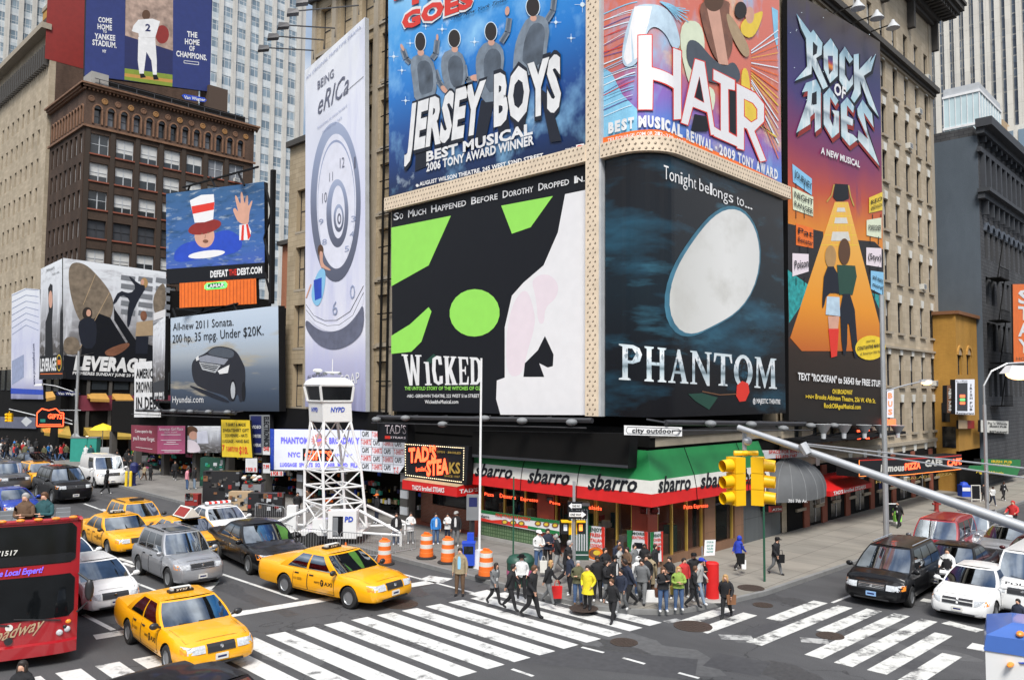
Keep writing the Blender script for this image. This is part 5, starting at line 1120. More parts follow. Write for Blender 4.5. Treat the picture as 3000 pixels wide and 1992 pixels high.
b.t("TAD'S",'neonred',395,600,710,575,395,440,.05);b.t('broiled','neonred',478,708,590,700,478,655,.02);b.t('STEA','neonred',598,752,850,725,598,585,.05);b.t('KS','gold',858,725,985,728,858,600,.03);b.t('OPEN · BROILED','gold',715,492,995,508,715,468,.02);b.t('SINCE 1957','gold',805,768,980,780,805,744,.01)
for q in((352,395,1020,440,30),(1020,440,1015,830,14),(355,748,1015,832,30),(352,395,356,748,12)):
 for k in range(q[4]):x,y=q[0]+(q[2]-q[0])*k/q[4],q[1]+(q[3]-q[1])*k/q[4];b.e('bulb',x,y,5,5,n=6)
b.done()
def canopy(name,label,W,front,d,top_off,m,txt,side_txt=None):
 pass
WT=WX(26.35);uv=[WT.uv(*p)for p in Q(*ZD,308,812,935,880,928,998,310,910)]
zt=(uv[0][1]+uv[1][1])/2;zb=(uv[2][1]+uv[3][1])/2;y0,y1=-uv[0][0],-uv[1][0]
R_=thing('steakhouse_awning','red box awning with white steakhouse lettering under the neon sign','awning',(27.2,(y0+y1)/2,zb))
a=MB('red');a.hexa([(26.35,y1,zb),(28.0,y1,zb),(28.0,y0,zb),(26.35,y0,zb)],[(26.35,y1,zt),(28.0,y1,zt+.28),(28.0,y0,zt+.28),(26.35,y0,zt)]);a.m('tan').face([(26.34,y1-.01,zt+.012),(28,y1-.01,zt+.292),(28,y0,zt+.292),(26.34,y0,zt+.012)]);a.build('canopy',R_)
tx=MB('white');write(tx,WT,"TAD'S broiled STEAKS",*Q(*ZD,425,915,795,950,425,862),.03,.03)
WS_=WY(y1-.005);write(tx,WS_,"TAD'S",(26.5,zb+.16),(27.75,zb+.16),(26.5,zt-.12),.02,.03,px=False);tx.build('lettering',R_)
def cpt(px,py):
 d=ray(px,py);s=(28-19.2)/(d.x-d.y);return 28-d.x*s,CAM_H+d.z*s
lev=[(.12,5.0)]+[cpt(*p)for p in((1904,1406.6),(1907,1446.4),(1908,1484.7))]
dd=[.12,.62,.72,.76];zz=[cpt(1898.6,1320.5)[1],lev[1][1],lev[2][1],lev[3][1]]
AW=thing('restaurant_awning','long green, white and red corner awning with black italic lettering','awning',(27.4,18.6,zz[3]))
yL=-WX(27.3).uv(1372,1380)[0];xR=WY(18.5).uv(2255,1440)[0]
for k,m in enumerate(('green','offwhite','red')):
 a=MB(m)
 P=lambda i:[(28-dd[i],yL,zz[i]),(28-dd[i],19.2-dd[i],zz[i]),(xR,19.2-dd[i],zz[i])]
 t0,t1=P(k),P(k+1);a.face([t1[0],t1[1],t0[1],t0[0]]);a.face([t1[1],t1[2],t0[2],t0[1]])
 a.face([t1[2],(xR,19.2,zz[k+1]),(xR,19.2,zz[k]),t0[2]]);a.face([(28,yL,zz[k+1]),t1[0],t0[0],(28,yL,zz[k])])
 if k==2:a.face([(28-dd[3],yL,zz[3]),(28,yL,zz[3]),(28,19.2,zz[3]),(28-dd[3],19.2-dd[3],zz[3])]);a.face([(28-dd[3],19.2-dd[3],zz[3]),(28,19.2,zz[3]),(xR,19.2,zz[3]),(xR,19.2-dd[3],zz[3])])
 a.build(['top_band','middle_band','valance'][k],AW)
sm=MB('blackart')
def slope(W,u,f,out=.012):return None
class Tilt:
 curved=False
 def __init__(s,x):s.x=x;s.n=Vector((-1,0,.2)).normalized()if x else Vector((0,-1,.2)).normalized()
 def uv(s,px,py):
  d=ray(px,py);a=(dd[2]-dd[1])/(zz[2]-zz[1]);off=lambda z:dd[1]+a*(z-zz[1])
  lo,hi=5.,90.
  f=(lambda t:(CAMP+d*t).x-(28-off((CAMP+d*t).z)))if s.x else(lambda t:(CAMP+d*t).y-(19.2-off((CAMP+d*t).z)))
  for _ in range(60):
   mid=(lo+hi)/2
   if f(mid)>0:hi=mid
   else:lo=mid
  p=CAMP+d*lo;return(-p.y if s.x else p.x,p.z)
 def P(s,u,v,d=0.):
  o=dd[1]+(dd[2]-dd[1])/(zz[2]-zz[1])*(v-zz[1]);return(Vector((28-o,-u,v))if s.x else Vector((u,19.2-o,v)))+s.n*d
TA,TB=Tilt(True),Tilt(False);ZC=(1500,1000,3.136)
write(sm,TA,'sbarro',*Q(1100,1200,3.92,1140,752,1560,790,1185,610),.02,.03)
write(sm,TA,'sbarro',*Q(*ZC,142,1292,520,1318,178,1160),.02,.03);write(sm,TA,'sbarro',*Q(*ZC,695,1352,1140,1382,735,1208),.02,.03)
write(sm,TB,'sbarro',*Q(*ZC,1338,1385,1636,1358,1356,1235),.02,.03);write(sm,TB,'sbarro',*Q(*ZC,1728,1345,2030,1318,1744,1202),.02,.03);write(sm,TB,'sbarro',*Q(*ZC,2090,1312,2330,1290,2106,1172),.02,.03)
sm.build('lettering',AW)
se=MB('black')
for px,x in((1527,1),(1693,1)):
 u=TA.uv(px,1400)[0]
 for i in range(3):se.tube((28-dd[i]-.01,-u,zz[i]),(28-dd[i+1]-.01,-u,zz[i+1]),.018,n=5)
for px in(2035,2190):
 u=TB.uv(px,1400)[0]
 for i in range(3):se.tube((u,19.2-dd[i]-.01,zz[i]),(u,19.2-dd[i+1]-.01,zz[i+1]),.018,n=5)
se.build('seam',AW)
b=Board('blank_black_board','large blank black sign board over the green awning','sign',WX(26.95),ID,[1385,1262,1845,1270,1840,1372,1382,1338],'soot',.6);b.l('boardgray',8,1384,1334,1840,1367);b.done()
b=Board('small_white_sign','small white name sign hanging over the corner awning','sign',Wall((27.2,18.2),(.72,-.69)),(1500,1000,3.136),[1030,770,1562,788,1562,872,1030,858],'white',.15)
b.l('blackart',4,1062,785,1530,800,1548,828,1530,856,1062,845,1048,815,1062,785);b.t('city outdoor','blackart',1102,836,1495,842,1102,792,.02);b.done()
WF=WX(27.9);WG_=WY(19.1)
b=Board('eatery_banner','long green, white and red banner with dishes under the restaurant window','banner',WF,ZS,[178,342,1030,462,1030,620,178,462],'whiteart',.03);b.p('green',178,342,1030,462,1030,500,178,375).p('redart',178,425,300,455,400,450,690,515,690,545,178,462).p('green',690,515,1030,575,1030,620,690,545)
for x,y in((440,475),(530,482),(620,490),(800,490),(890,500),(985,510)):b.e('brownart',x,y,36,28).e('yellowart',x,y,22,16)
b.t('FINE ITALIAN EATERY','redart',345,412,725,465,345,378,.03);b.t('sbarro','blackart',185,420,275,432,185,392,.03);b.done()
def poster(lb,W,q,words,pic):
 b=Board('window_poster',lb,'poster',W,ZS,q,'whiteart',.03);x0,y0,x1,y1,x2,y2,x3,y3=q
 b.p('green',x0,y0,x0+(x1-x0)*.3,y0+(y1-y0)*.3,x3+(x2-x3)*.12,y3,x3,y3).p('redart',x0+(x1-x0)*.82,y0+(y1-y0)*.82,x1,y1,x2,y2,x3+(x2-x3)*.9,y2)
 for k,w_ in enumerate(words):y=y0+(y3-y0)*(.16+.15*k);b.t(w_,'redart' if k else 'greenbin',x0+(x1-x0)*.24,y,x0+(x1-x0)*.86,y+(y1-y0)*.5,x0+(x1-x0)*.24,y-(y3-y0)*.1,.03)
 if pic:b.e('orange',(x2+x3)/2,y3-(y3-y0)*.2,(x2-x3)*.46,(y3-y0)*.18).e('brownart',(x2+x3)/2-10,y3-(y3-y0)*.2,(x2-x3)*.3,(y3-y0)*.12).e('yellowart',(x2+x3)/2+14,y3-(y3-y0)*.22,(x2-x3)*.2,(y3-y0)*.07)
 else:b.p('blackart',x0+(x1-x0)*.35,y0+(y3-y0)*.46,x0+(x1-x0)*.75,y0+(y3-y0)*.48,x0+(x1-x0)*.75,y0+(y3-y0)*.7,x0+(x1-x0)*.35,y0+(y3-y0)*.68)
 b.done()
poster('tall pizza poster in the restaurant window beside the signal post',WF,[1315,510,1522,530,1520,900,1325,890],['ENJOY','FRESH','ITALIAN','COOKING'],True)
poster('green and red seating poster in the window left of the corner pillar',WF,[1760,562,1988,582,1985,870,1770,850],['MORE','SEATING'],False)
poster('narrow green and red poster on the corner pillar',WG_,[2010,585,2148,575,2146,900,2015,905],['READY','OVEN','ITALIAN','FOOD'],False)
def neon(lb,W,txt,bl,br,tl,z=ZS):m_=MB('neonred');write(m_,W,txt,*Q(*z,*bl,*br,*tl),.06,.0);tag(m_.build('neon_word'),lb,'neon sign')
WN=WX(27.97);WNs=WY(19.17)
neon('red neon pizza word at the left end of the restaurant window',WN,'Pizza',(230,188),(328,198),(230,150));neon('red neon desserts word in the restaurant window',WN,'Desserts',(395,208),(568,230),(395,162));neon('red neon espresso word in the restaurant window',WN,'Espresso',(620,240),(805,258),(620,200));neon('red neon pasta word over the red pillar',WN,'Pasta',(935,272),(1048,292),(935,240));neon('red neon salads word right of the one way signs',WN,'Salads',(1325,330),(1495,348),(1325,286));neon('red neon pair of words in the side street window',WNs,'Pasta Espresso',(0,710),(240,690),(0,668),ZR)
def plate(lb,W,q,txt,tm='redart',m='white',z=ZS,name='sign_plate',bold=.03,fr=.2):b=Board(name,lb,'sign',W,z,q,m,.04);x0,y0,x1,y1,x2,y2,x3,y3=q;b.t(txt,tm,x0+(x1-x0)*.12,y3+(y0-y3)*fr,x1-(x1-x0)*.12,y2+(y1-y2)*fr,x0+(x1-x0)*.12,y0+(y3-y0)*fr,bold);return b.done()
plate('white cash machine plate under the awning left of the corner',WN,[1905,318,1978,325,1976,388,1905,382],'ATM','deepred');plate('white cash machine plate under the awning right of the corner',WNs,[2010,322,2110,320,2110,388,2010,392],'ATM','deepred');plate('small pale cash machine plate over the pasta neon',WN,[890,198,960,208,958,262,892,255],'ATM','midgray')
WZ=WY(18.95)
b=Board('rent_banner','white to let banner with red lettering above the grey dome canopy','banner',WZ,ZR,[765,130,1250,128,1240,195,800,215],'whiteart',.05);b.t('SPACE FOR RENT','redart',848,165,1150,155,848,130,.02);b.t('212-696-7187','redart',915,208,1128,195,915,178,.03);b.p('navy',1192,140,1215,140,1215,160,1192,160).p('navy',780,158,800,158,800,180,780,180);b.done()
W18=WY(18.6);WZ=WY(18.5);c0,zb=WZ.uv(*Q(*ZR,868,655)[0]);c1,_=WZ.uv(*Q(*ZR,1405,655)[0]);zt=WZ.uv(*Q(*ZR,1090,222)[0])[1]
DM=thing('dome_awning','grey dome canopy over the building entrance in the side street','awning',((c0+c1)/2,19.2,zb))
a=MB('graycanvas');cx=(c0+c1)/2;R=(c1-c0)/2;rows=[]
for j in range(9):
 t=math.pi/2*j/8;rows.append([(cx-R*math.cos(t)*math.cos(math.pi*i/18),19.15-R*.5*math.cos(t)*math.sin(math.pi*i/18),zb+.32+(zt-zb-.32)*math.sin(t))for i in range(19)])
rows.insert(0,[(p[0],p[1],zb)for p in rows[0]]);a.grid(rows);a.build('canopy',DM,smooth=25)
rb=MB('midgray')
for i in range(1,18,2):rb.path([Vector(rows[j][i])for j in range(0,10)],.018,5)
rb.build('rib',DM)
tx=MB('white');y=19.15-R*.5-.03;write(tx,WY(y+.2),'701 7th Av.',*Q(*ZR,995,640,1185,640,995,608),.25,.03);tx.build('lettering',DM)
TR=thing('hipped_awning','bright red hipped canopy with white steakhouse lettering in the side street','awning',(45,18.5,3))
WTR=WY(17.6);u0,zb=WTR.uv(*Q(*ZR,1462,588)[0]);u1,_=WTR.uv(*Q(*ZR,1815,592)[0]);ur=WTR.uv(*Q(*ZR,1930,580)[0])[0];zt=WTR.uv(*Q(*ZR,1600,380)[0])[1]-.1
a=MB('red');zl=zb+.28;ua,ub2=u0+.6,u1+.2
a.face([(u0,17.6,zb),(u1+.9,17.6,zb),(u1+.9,17.6,zl),(u0,17.6,zl)]);a.face([(u1+.9,17.6,zb),(u1+.9,19.2,zb),(u1+.9,19.2,zl),(u1+.9,17.6,zl)]);a.face([(u0,19.2,zb),(u0,17.6,zb),(u0,17.6,zl),(u0,19.2,zl)])
a.face([(u0,17.6,zl),(u1+.9,17.6,zl),(ub2,19.1,zt),(ua,19.1,zt)]);a.face([(u0,19.2,zl),(u0,17.6,zl),(ua,19.1,zt)]);a.face([(u1+.9,17.6,zl),(u1+.9,19.2,zl),(ub2,19.1,zt)]);a.build('canopy',TR)
tx=MB('white');write(tx,WTR,"TAD'S broiled STEAKS",(u0+.35,zb+.05),(u1-.1,zb+.05),(u0+.35,zb+.24),.02,.03,px=False);tx.build('lettering',TR)
b=Board('cash_machine_sign','small red cash machine sign left of the dome entrance','sign',WY(18.7),ZR,[850,682,985,676,985,738,850,742],'deepred',.4);b.t('ATM','white',882,728,972,724,882,704,.03);b.done()
ZX=(2250,1000,3.136);WM2=WY(16.6)
b=Board('marquee_sign','long black and red marquee with white script above the side street doors','sign',WM2,ZX,[832,1085,1480,1062,1780,1035,1780,1180,1250,1235,832,1245],'blackart',1.2)
b.l('redart',8,840,1092,1480,1070,1775,1045);b.l('neonorange',4,840,1238,1250,1226,1775,1172);b.l('neonorange',4,836,1090,836,1240)
b.t('Famous','offwhite',1030,1195,1248,1185,1035,1130,.05);b.t('PIZZA','neonred',1255,1180,1398,1162,1255,1120,.05);b.t('CAFE','offwhite',1438,1150,1600,1132,1438,1090,.05);b.t('CAFE','neonred',1645,1145,1775,1125,1645,1085,.04);b.done()
m_=MB('gold');write(m_,WM2,'HEROS   SALADS   PIZZA',*Q(*ZX,1000,1305,1700,1225,1000,1278),-.05,.01);tag(m_.build('gold_lettering'),'row of gold words hanging under the black and red marquee','lettering')
b=Board('green_pub_awning','dark green pub awning with yellow lettering at the far right','awning',WY(16.3),ZX,[1960,1080,2320,1085,2320,1160,2290,1230,1830,1180,1850,1140,1960,1140],'green',.5);b.t('IRISH PUB','yellow',2050,1112,2238,1118,2050,1088,.03);b.t('RESTAURANT','yellow',2065,1140,2225,1144,2065,1122,.02);b.t("Pig 'n Whistle",'yellow',1910,1208,2160,1222,1915,1180,.02);b.done()
b=Board('pub_box_sign','white lit box sign with a vertical pub name on the yellow house','sign',WY(16.9),ZX,[1722,350,1898,348,1898,675,1722,668],'litwhite',.35);b.p('boardgray',1735,382,1832,380,1832,640,1735,638).p('neonred',1762,490,1808,490,1808,515,1762,515).p('neongreen',1762,525,1808,525,1808,545,1762,545).p('neonred',1762,555,1808,555,1808,578,1762,578)
for k,c in enumerate('IRISH'):b.t(c,'blackart',1852 if c!='I' else 1858,412+k*30,1876 if c!='I' else 1866,412+k*30,1852 if c!='I' else 1858,390+k*30,.02)
for k,c in enumerate('PUB'):b.t(c,'blackart',1852,575+k*30,1876,575+k*30,1852,553+k*30,.02)
b.t("Pig 'n Whistle",'blackart',1728,375,1830,372,1728,356,0);b.t('Restaurant','blackart',1730,666,1890,670,1730,645,.02);b.done()
b=Board('phone_number_sign','black upright sign with pale numerals beside the pub box sign','sign',WY(17.2),ZX,[1645,405,1692,402,1692,655,1645,655],'wood',.3)
for k,c in enumerate('212730'):y=458+k*32+(20 if k>2 else 0);b.t(c,'offwhite',1655,y,1682,y,1655,y-26,.03)
b.done()
b=Board('pub_wall_sign','cream pub sign with black lettering fixed low on the dark block','sign',WY(16.9),ZX,[1955,722,2210,732,2208,848,1955,832],'offwhite',.2);b.t("Pig 'n Whistle",'blackart',2020,762,2195,768,2020,738,0);b.t('IRISH PUB','blackart',2035,788,2190,792,2035,772,.03);b.t('RESTAURANT','blackart',2035,838,2200,844,2035,818,.03);b.done()
b=Board('framed_menu_sign','small cream and rust sign under the pub box sign','sign',WY(17.3),ZX,[1750,722,1895,728,1895,800,1750,802],'tan',.15);b.p('deepred',1832,725,1895,728,1895,800,1832,800);b.done()
b=Board('orange_hotel_banner','tall orange banner with white letters cut by the right edge','sign',WY(14.8),ID,[2967,833,3030,832,3030,1064,2970,1064],'orange',.12)
for k,c in enumerate('STAY'):b.t(c,'white',2982,888+k*48,3018,889+k*48,2982,848+k*48,.03)
b.t('HOTEL','brownart',2977,1055,3030,1056,2977,1045,0);b.done()
b=Board('red_white_blade_sign','narrow white blade sign with red lettering behind the lamp post','sign',WY(17.6),ZX,[1092,440,1155,436,1155,700,1092,698],'litwhite',.4)
for k,c in enumerate('BUS'):b.t(c,'neonred',1100,520+k*75,1140,520+k*75,1100,470+k*75,.03)
b.p('neonred',1095,715,1172,715,1172,770,1095,770);b.done()
b=Board('red_shop_logo_sign','black square sign with a red letter behind the floodlights','sign',WY(18.9),ZX,[740,800,960,795,960,905,740,908],'blackart',.2);b.t('M','neonred',815,895,930,892,815,812,.04);b.done()
WFL=WY(89.6);ZL=(0,1100,3.92)
b=Board('red_neon_sign','curly red neon sign over the far left crossing','sign',WFL,ZL,[420,430,480,375,640,370,730,425,735,590,415,585],'blackart',.3)
b.l('neonred',12,425,430,480,380,560,400,640,378,690,425,730,430,725,580,420,580,425,430);b.l('neonred',8,450,560,700,560);b.t('GIFTS','neonred',545,490,710,500,555,435,.03);b.p('teal',462,500,520,500,520,535,462,535);b.done()
b=Board('gray_fascia_sign','long grey shop fascia at the far left edge','sign',WX(27.0),ZL,[-40,470,415,480,415,610,-40,600],'clockgray',.5);b.done()
for k,(q,lb)in enumerate((((505,600,620,585,565,660,500,650),'short yellow awning below the red neon sign'),((705,588,830,585,810,690,660,670),'yellow awning left of the far signal post'),((1000,600,1505,600,1510,700,1015,695),'long yellow awning right of the far signal post'),((560,190,640,182,630,240,525,262),'yellow window awning left of the blue name plate'),((1030,205,1255,205,1250,272,1030,265),'dim yellow window awning under the corner hoarding'),((1310,200,1530,208,1525,278,1320,275),'dim yellow window awning beside the debt sign'))):
 W=WY(88.9+.1*k);uv=[W.uv(*p)for p in Q(*ZL,*q)];a=MB('gold' if k<3 else 'ochre')
 P=[W.P(*uv[0],-1),W.P(*uv[1],-1),W.P(*uv[2],.2),W.P(*uv[3],.2)];a.face([P[3],P[2],P[1],P[0]]);a.face([P[3],P[2],P[2]-Vector((0,0,.3)),P[3]-Vector((0,0,.3))][::-1]);a.face([P[0],P[3],W.P(uv[0][0],uv[3][1],-1)]);a.face([P[2],P[1],W.P(uv[1][0],uv[2][1],-1)])
 tag(a.build('yellow_awning'),lb,'awning')
def paint(key,c,m=0.):mat(key,c,.32,m=m,var=.03,sc=.8,coat=.3 if key=='blackpaint' else.5,spec=.3 if key=='blackpaint' else.5)
for k_,c_,m_ in(('taxiyellow',(.86,.39,.004),0),('silverpaint',(.40,.41,.43),.55),('whitepaint',(.78,.78,.77),0),('blackpaint',(.004,.004,.005),0),('bluepaint',(.012,.045,.33),.2),('redpaint',(.30,.012,.022),.1),('busred',(.33,.006,.012),0),('graypaint',(.10,.10,.11),.4),('darkredpaint',(.07,.008,.01),.2)):paint(k_,c_,m_)
mat('busglass',(.006,.007,.008),.05,var=.3,spec=.5);mat('lens',(.5,.52,.54),.12,var=.25,sc=25,coat=.8);mat('amber',(.9,.28,.03),.25,var=.1);mat('taillight',(.45,.01,.01),.25);mat('carglass',(.30,.335,.37),.03,m=1.,var=.47,sc=1.3,coat=.3,spec=1.);mat('plateblue',(.25,.42,.68),.5);mat('rimgray',(.33,.34,.35),.35,m=.6)
def spec(L,W,H,wb,fo,belt,hoodr,hoodf,cowl,xf,xr,xc,kind='sedan',wr=None,wheel=.33,rail=False,wb_in=.06):
 return dict(L=L,W=W,H=H,wb=wb,fo=fo,belt=belt,hoodr=hoodr,hoodf=hoodf,cowl=cowl,xf=xf,xr=xr,xc=xc,kind=kind,wr=wr or W*.36,wheel=wheel,rail=rail,win=wb_in)
def make_car(name,label,S,pnt,grille='bars',lens=None,windows=2,group=None,trim=None,plate='white',handles=True,roofm=None):
 root=thing(name,label,{'taxi':'taxi','van':'van'}.get(name,'car'),group=group)
 hw=S['W']/2;xn=S['wb']/2+S['fo'];xt=xn-S['L'];belt=S['belt'];sed=S['kind']=='sedan';deck=belt+.06 if sed else belt
 hr,hf,cw=S['hoodr'],S['hoodf'],S['cowl']
 st=[(xt,.80,.44,deck*.72,deck*.74),(xt+.03,.88,.34,deck*.90,deck*.92),(xt+.16,.95,.27,deck*.98,deck),(xt+.5,.975,.24,deck*.985,deck+.01),(-S['wb']/2,.99,.22,belt*.985,deck),(-.3,1,.2,belt-.02,belt),(cw-.25,1,.2,belt-.03,belt),(cw+.08,.998,.2,hr-.05,hr+.0),((cw+xn)/2,.985,.21,(hr+hf)/2-.05,(hr+hf)/2+.02),(xn-.42,.95,.22,hf-.07,hf+.0),(xn-.15,.89,.24,hf-.13,hf-.06),(xn-.04,.80,.28,hf-.2,hf-.15),(xn,.70,.35,hf-.3,hf-.27)]
 st=np.array(st);xs=[];
 for i in range(len(st)-1):
  for k in range(4):xs.append(st[i,0]+(st[i+1,0]-st[i,0])*k/4)
 xs.append(st[-1,0])
 def val(x):
  j=int(np.clip(np.searchsorted(st[:,0],x)-1,0,len(st)-2));t=(x-st[j,0])/(st[j+1,0]-st[j,0]);out=[]
  for c in range(1,5):
   p0,p1,p2,p3=st[max(j-1,0),c],st[j,c],st[j+1,c],st[min(j+2,len(st)-1),c]
   m1=(p2-p0)/2*.6;m2=(p3-p1)/2*.6;out.append((2*t**3-3*t**2+1)*p1+(t**3-2*t**2+t)*m1+(-2*t**3+3*t**2)*p2+(t**3-t**2)*m2)
  return out[0]*hw,out[1],out[2],out[3]
 FR=((0,.80),(.10,.95),(.36,1.),(.62,.995),(.90,.965),(1.0,.90))
 def sideY(x,z):
  w_,zb,zs,zt=val(x);f=(z-zb)/(zs-zb);return w_*float(np.interp(f,[a for a,b in FR],[b for a,b in FR]))
 def section(x):
  w_,zb,zs,zt=val(x);h=[(w_*b,zb+(zs-zb)*a)for a,b in FR]+[(w_*.62,zs+(zt-zs)*.72),(w_*.3,zs+(zt-zs)*.95)]
  return[(x,0,zb)]+[(x,y,z)for y,z in h]+[(x,0,zt)]+[(x,-y,z)for y,z in h[::-1]]
 b=MB(pnt);b.m('plastic').m(pnt);b.grid([section(x)for x in xs],True,True)
 xa,xf,xr,xc,zr,wr=cw+.05,S['xf'],S['xr'],S['xc'],S['H']-.05,S['wr'];wb_=hw-S['win']
 zb=belt-.03
 def C(side,s,t,off=0.):
  w_=wb_*.975+(wr-wb_*.975)*t+.045*math.sin(math.pi*t);z=zb+(zr-zb)*t
  a=xa+(xf-xa)*t;c=xc+(xr-xc)*t;bulge=.16*(1-.4*t)
  if side=='F':y=w_*s;return(a-bulge*s*s+off,y,z+off*.4)
  if side=='R':y=w_*s;return(c+.10*s*s-off,y,z+off*.3)
  sg=1 if side=='L' else-1;x0,x1=a-bulge,c+.10
  return(x0+(x1-x0)*s,sg*(w_+off),z)
 T=[i/6 for i in range(7)]
 for side,rng in(('F',[-1+i/4 for i in range(9)]),('R',[1-i/4 for i in range(9)]),('L',[i/8 for i in range(9)]),('Q',[1-i/8 for i in range(9)])):b.grid([[C(side,s,t)for s in rng]for t in T])
 rows=[]
 for i in range(9):
  s=i/8;pl,pr=C('L',s,1),C('Q',s,1);bul=.16*.6*(1-s)-.10*s
  rows.append([(pl[0]+bul*(1-(2*k/8-1)**2),pl[1]+(pr[1]-pl[1])*k/8,zr+(S['H']-zr)*(1-(2*k/8-1)**4)*(.6+.4*math.sin(math.pi*min(1,s*1.05))))for k in range(9)])
 if roofm:b.m(roofm)
 b.grid(rows[::-1]);b.m(pnt)
 body=b.build('body',root,smooth=38,local=True)
 R=S['wheel'];cut=MB('plastic')
 cut.m(pnt);cut.m('plastic')
 for x in(S['wb']/2,-S['wb']/2):
  for sg in(1,-1):cut.lathe([(R+.055,sg*hw*1.2),(R+.055,sg*(hw-.30))]if sg<0 else[(R+.055,hw-.30),(R+.055,hw*1.2)],20,(x,0,R),'y')
 co=cut.build('cut',None,local=True);co.data.materials.clear()
 for ma in body.data.materials:co.data.materials.append(ma)
 pi=1 if body.data.materials[1].name=='plastic' else 0
 for p in co.data.polygons:p.material_index=pi
 bm=bmesh.new();bm.from_mesh(co.data);bmesh.ops.recalc_face_normals(bm,faces=bm.faces[:]);bm.to_mesh(co.data);bm.free()
 md=body.modifiers.new('b','BOOLEAN');md.object=co;md.operation='DIFFERENCE';md.solver='FLOAT' if False else 'EXACT';md.use_hole_tolerant=True
 bpy.context.view_layer.update();dg=bpy.context.evaluated_depsgraph_get();me=bpy.data.meshes.new_from_object(body.evaluated_get(dg));body.modifiers.clear()
 if len(me.polygons)>100:body.data=me
 bpy.data.objects.remove(co)
 def pane(nm,side,s0,s1,t0,t1,m='carglass',off=.006):
  g=MB(m);n=8;g.grid([[C(side,s0+(s1-s0)*i/n,t0+(t1-t0)*j/5,off)for i in range(n+1)]for j in range(6)]);g.build(nm,root,smooth=60,local=True)
 pane('windscreen','F',-.93,.93,.04,.93);pane('rear_window','R',.9,-.9,.1,.88)
 br={2:[(.10,.48),(.52,.86)],3:[(.08,.34),(.37,.64),(.67,.94)],1:[(.08,.40)]}[windows]
 for sd in('L','Q'):
  for s0,s1 in br:pane('side_window',sd,s0 if sd=='L' else s1,s1 if sd=='L' else s0,.06,.90)
 dx=[(cw-.18,(cw+S['xc'])/2+.08),((cw+S['xc'])/2+.06,max(S['xc']*.55,-S['wb']/2+.28))]if windows>1 else[(cw-.15,cw-1.15)]
 for sg in(1,-1):
  for x1,x0 in dx:
   d=MB(pnt);pts=lambda z:[(x0+(x1-x0)*i/5,sg*(sideY(x0+(x1-x0)*i/5,z)+.004),z)for i in range(6)]
   zz_=[.32+(belt-.06-.32)*j/5 for j in range(6)];rows=[pts(z)for z in zz_]
   d.grid(rows if sg<0 else[r[::-1]for r in rows]);d.m('plastic')
   for x in(x0,x1):d.path([(x,sg*(sideY(x,z)+.003),z)for z in zz_],.009,4)
   d.path([(p[0],p[1],p[2])for p in rows[0]],.008,4)
   o=d.build('door',root,local=True)
   if handles:y=sideY(x0+.18,belt-.16);h=MB('plastic' if pnt not in('blackpaint',)else 'chrome');h.box(x0+.08,sg*y-.02,belt-.18,x0+.26,sg*y+.03,belt-.14);h.build('handle',o,local=True)
  m_=MB(trim or('plastic' if pnt=='taxiyellow' else pnt));m_.ball((cw-.12,sg*(hw+.09),belt+.06),(.07,.12,.085));m_.tube((cw-.15,sg*(hw-.08),belt+.0),(cw-.12,sg*(hw+.05),belt+.04),.03,n=5);m_.build('wing_mirror',root,smooth=60,local=True)
 def nose(y,z):
  best=xn
  for x in np.linspace(xn,xn-.9,46):
   w_,zb2,zs,zt=val(x)
   if abs(y)<=sideY(x,min(max(z,zb2+.01),zs))and z<=zt+.02 and z>=zb2-.06:return x
  return xn-.9
 def tail(y,z):
  for x in np.linspace(xt,xt+.9,46):
   w_,zb2,zs,zt=val(x)
   if abs(y)<=sideY(x,min(max(z,zb2+.01),zs))and z<=zt+.02 and z>=zb2-.06:return x
  return xt+.9
 def strip(nm,m,y0,y1,z0,z1,off=.012,f=nose,n=7,parent=None,th=.03):
  g=MB(m);sg=1 if f is nose else-1;rows=[]
  for j in range(4):
   z=z0+(z1-z0)*j/3;rows.append([(f(y0+(y1-y0)*i/n,z)+sg*off,y0+(y1-y0)*i/n,z)for i in range(n+1)])
  g.grid(rows if f is tail else[r[::-1]for r in rows][::1]);e=[rows[0],[(p[0]-sg*th,p[1],p[2])for p in rows[0]]];g.grid(e);e=[rows[-1],[(p[0]-sg*th,p[1],p[2])for p in rows[-1]]];g.grid(e)
  return g.build(nm,parent or root,local=True)
 zl=hf-.09;lz=.175
 lw=lens or(.50,.90)
 for sg in(1,-1):
  o=strip('headlight','lens',sg*hw*lw[0],sg*hw*lw[1],zl-lz,zl-.01,.014)
  strip('indicator','amber',sg*hw*(lw[1]-.06),sg*hw*(lw[1]+.03),zl-lz,zl-.02,.018,n=2,parent=o)
  strip('tail_light','taillight',sg*hw*.55,sg*hw*.9,deck*.62,deck*.80,.012,tail)
 gw=hw*(lw[0]-.05)
 g=strip('grille','plastic',-gw,gw,zl-.19,zl+.0,.016)
 if grille=='bars':
  for k in range(3):strip('grille_bar','chrome',-gw,gw,zl-.13+.045*k,zl-.115+.045*k,.024,parent=g)
 elif grille=='chrome':
  for k in range(2):strip('grille_bar','chrome',-gw*1.02,gw*1.02,zl-.165+.16*k,zl-.15+.16*k,.026,parent=g)
 elif grille=='cross':strip('grille_bar',pnt,-.03,.03,zl-.16,zl,.026,parent=g);strip('grille_bar',pnt,-gw,gw,zl-.095,zl-.065,.026,parent=g)
 e=MB('chrome');x=nose(0,zl-.08)+.03;e.lathe([(0,-.005),(.05,0),(.045,.012),(0,.015)],12,(x,0,zl-.08),'x');e.build('badge',g,local=True)
 strip('bumper_intake','plastic',-hw*.55,hw*.55,.27,.33,.012)
 if trim:strip('bumper',trim,-hw*.92,hw*.92,.38,.56,.03)
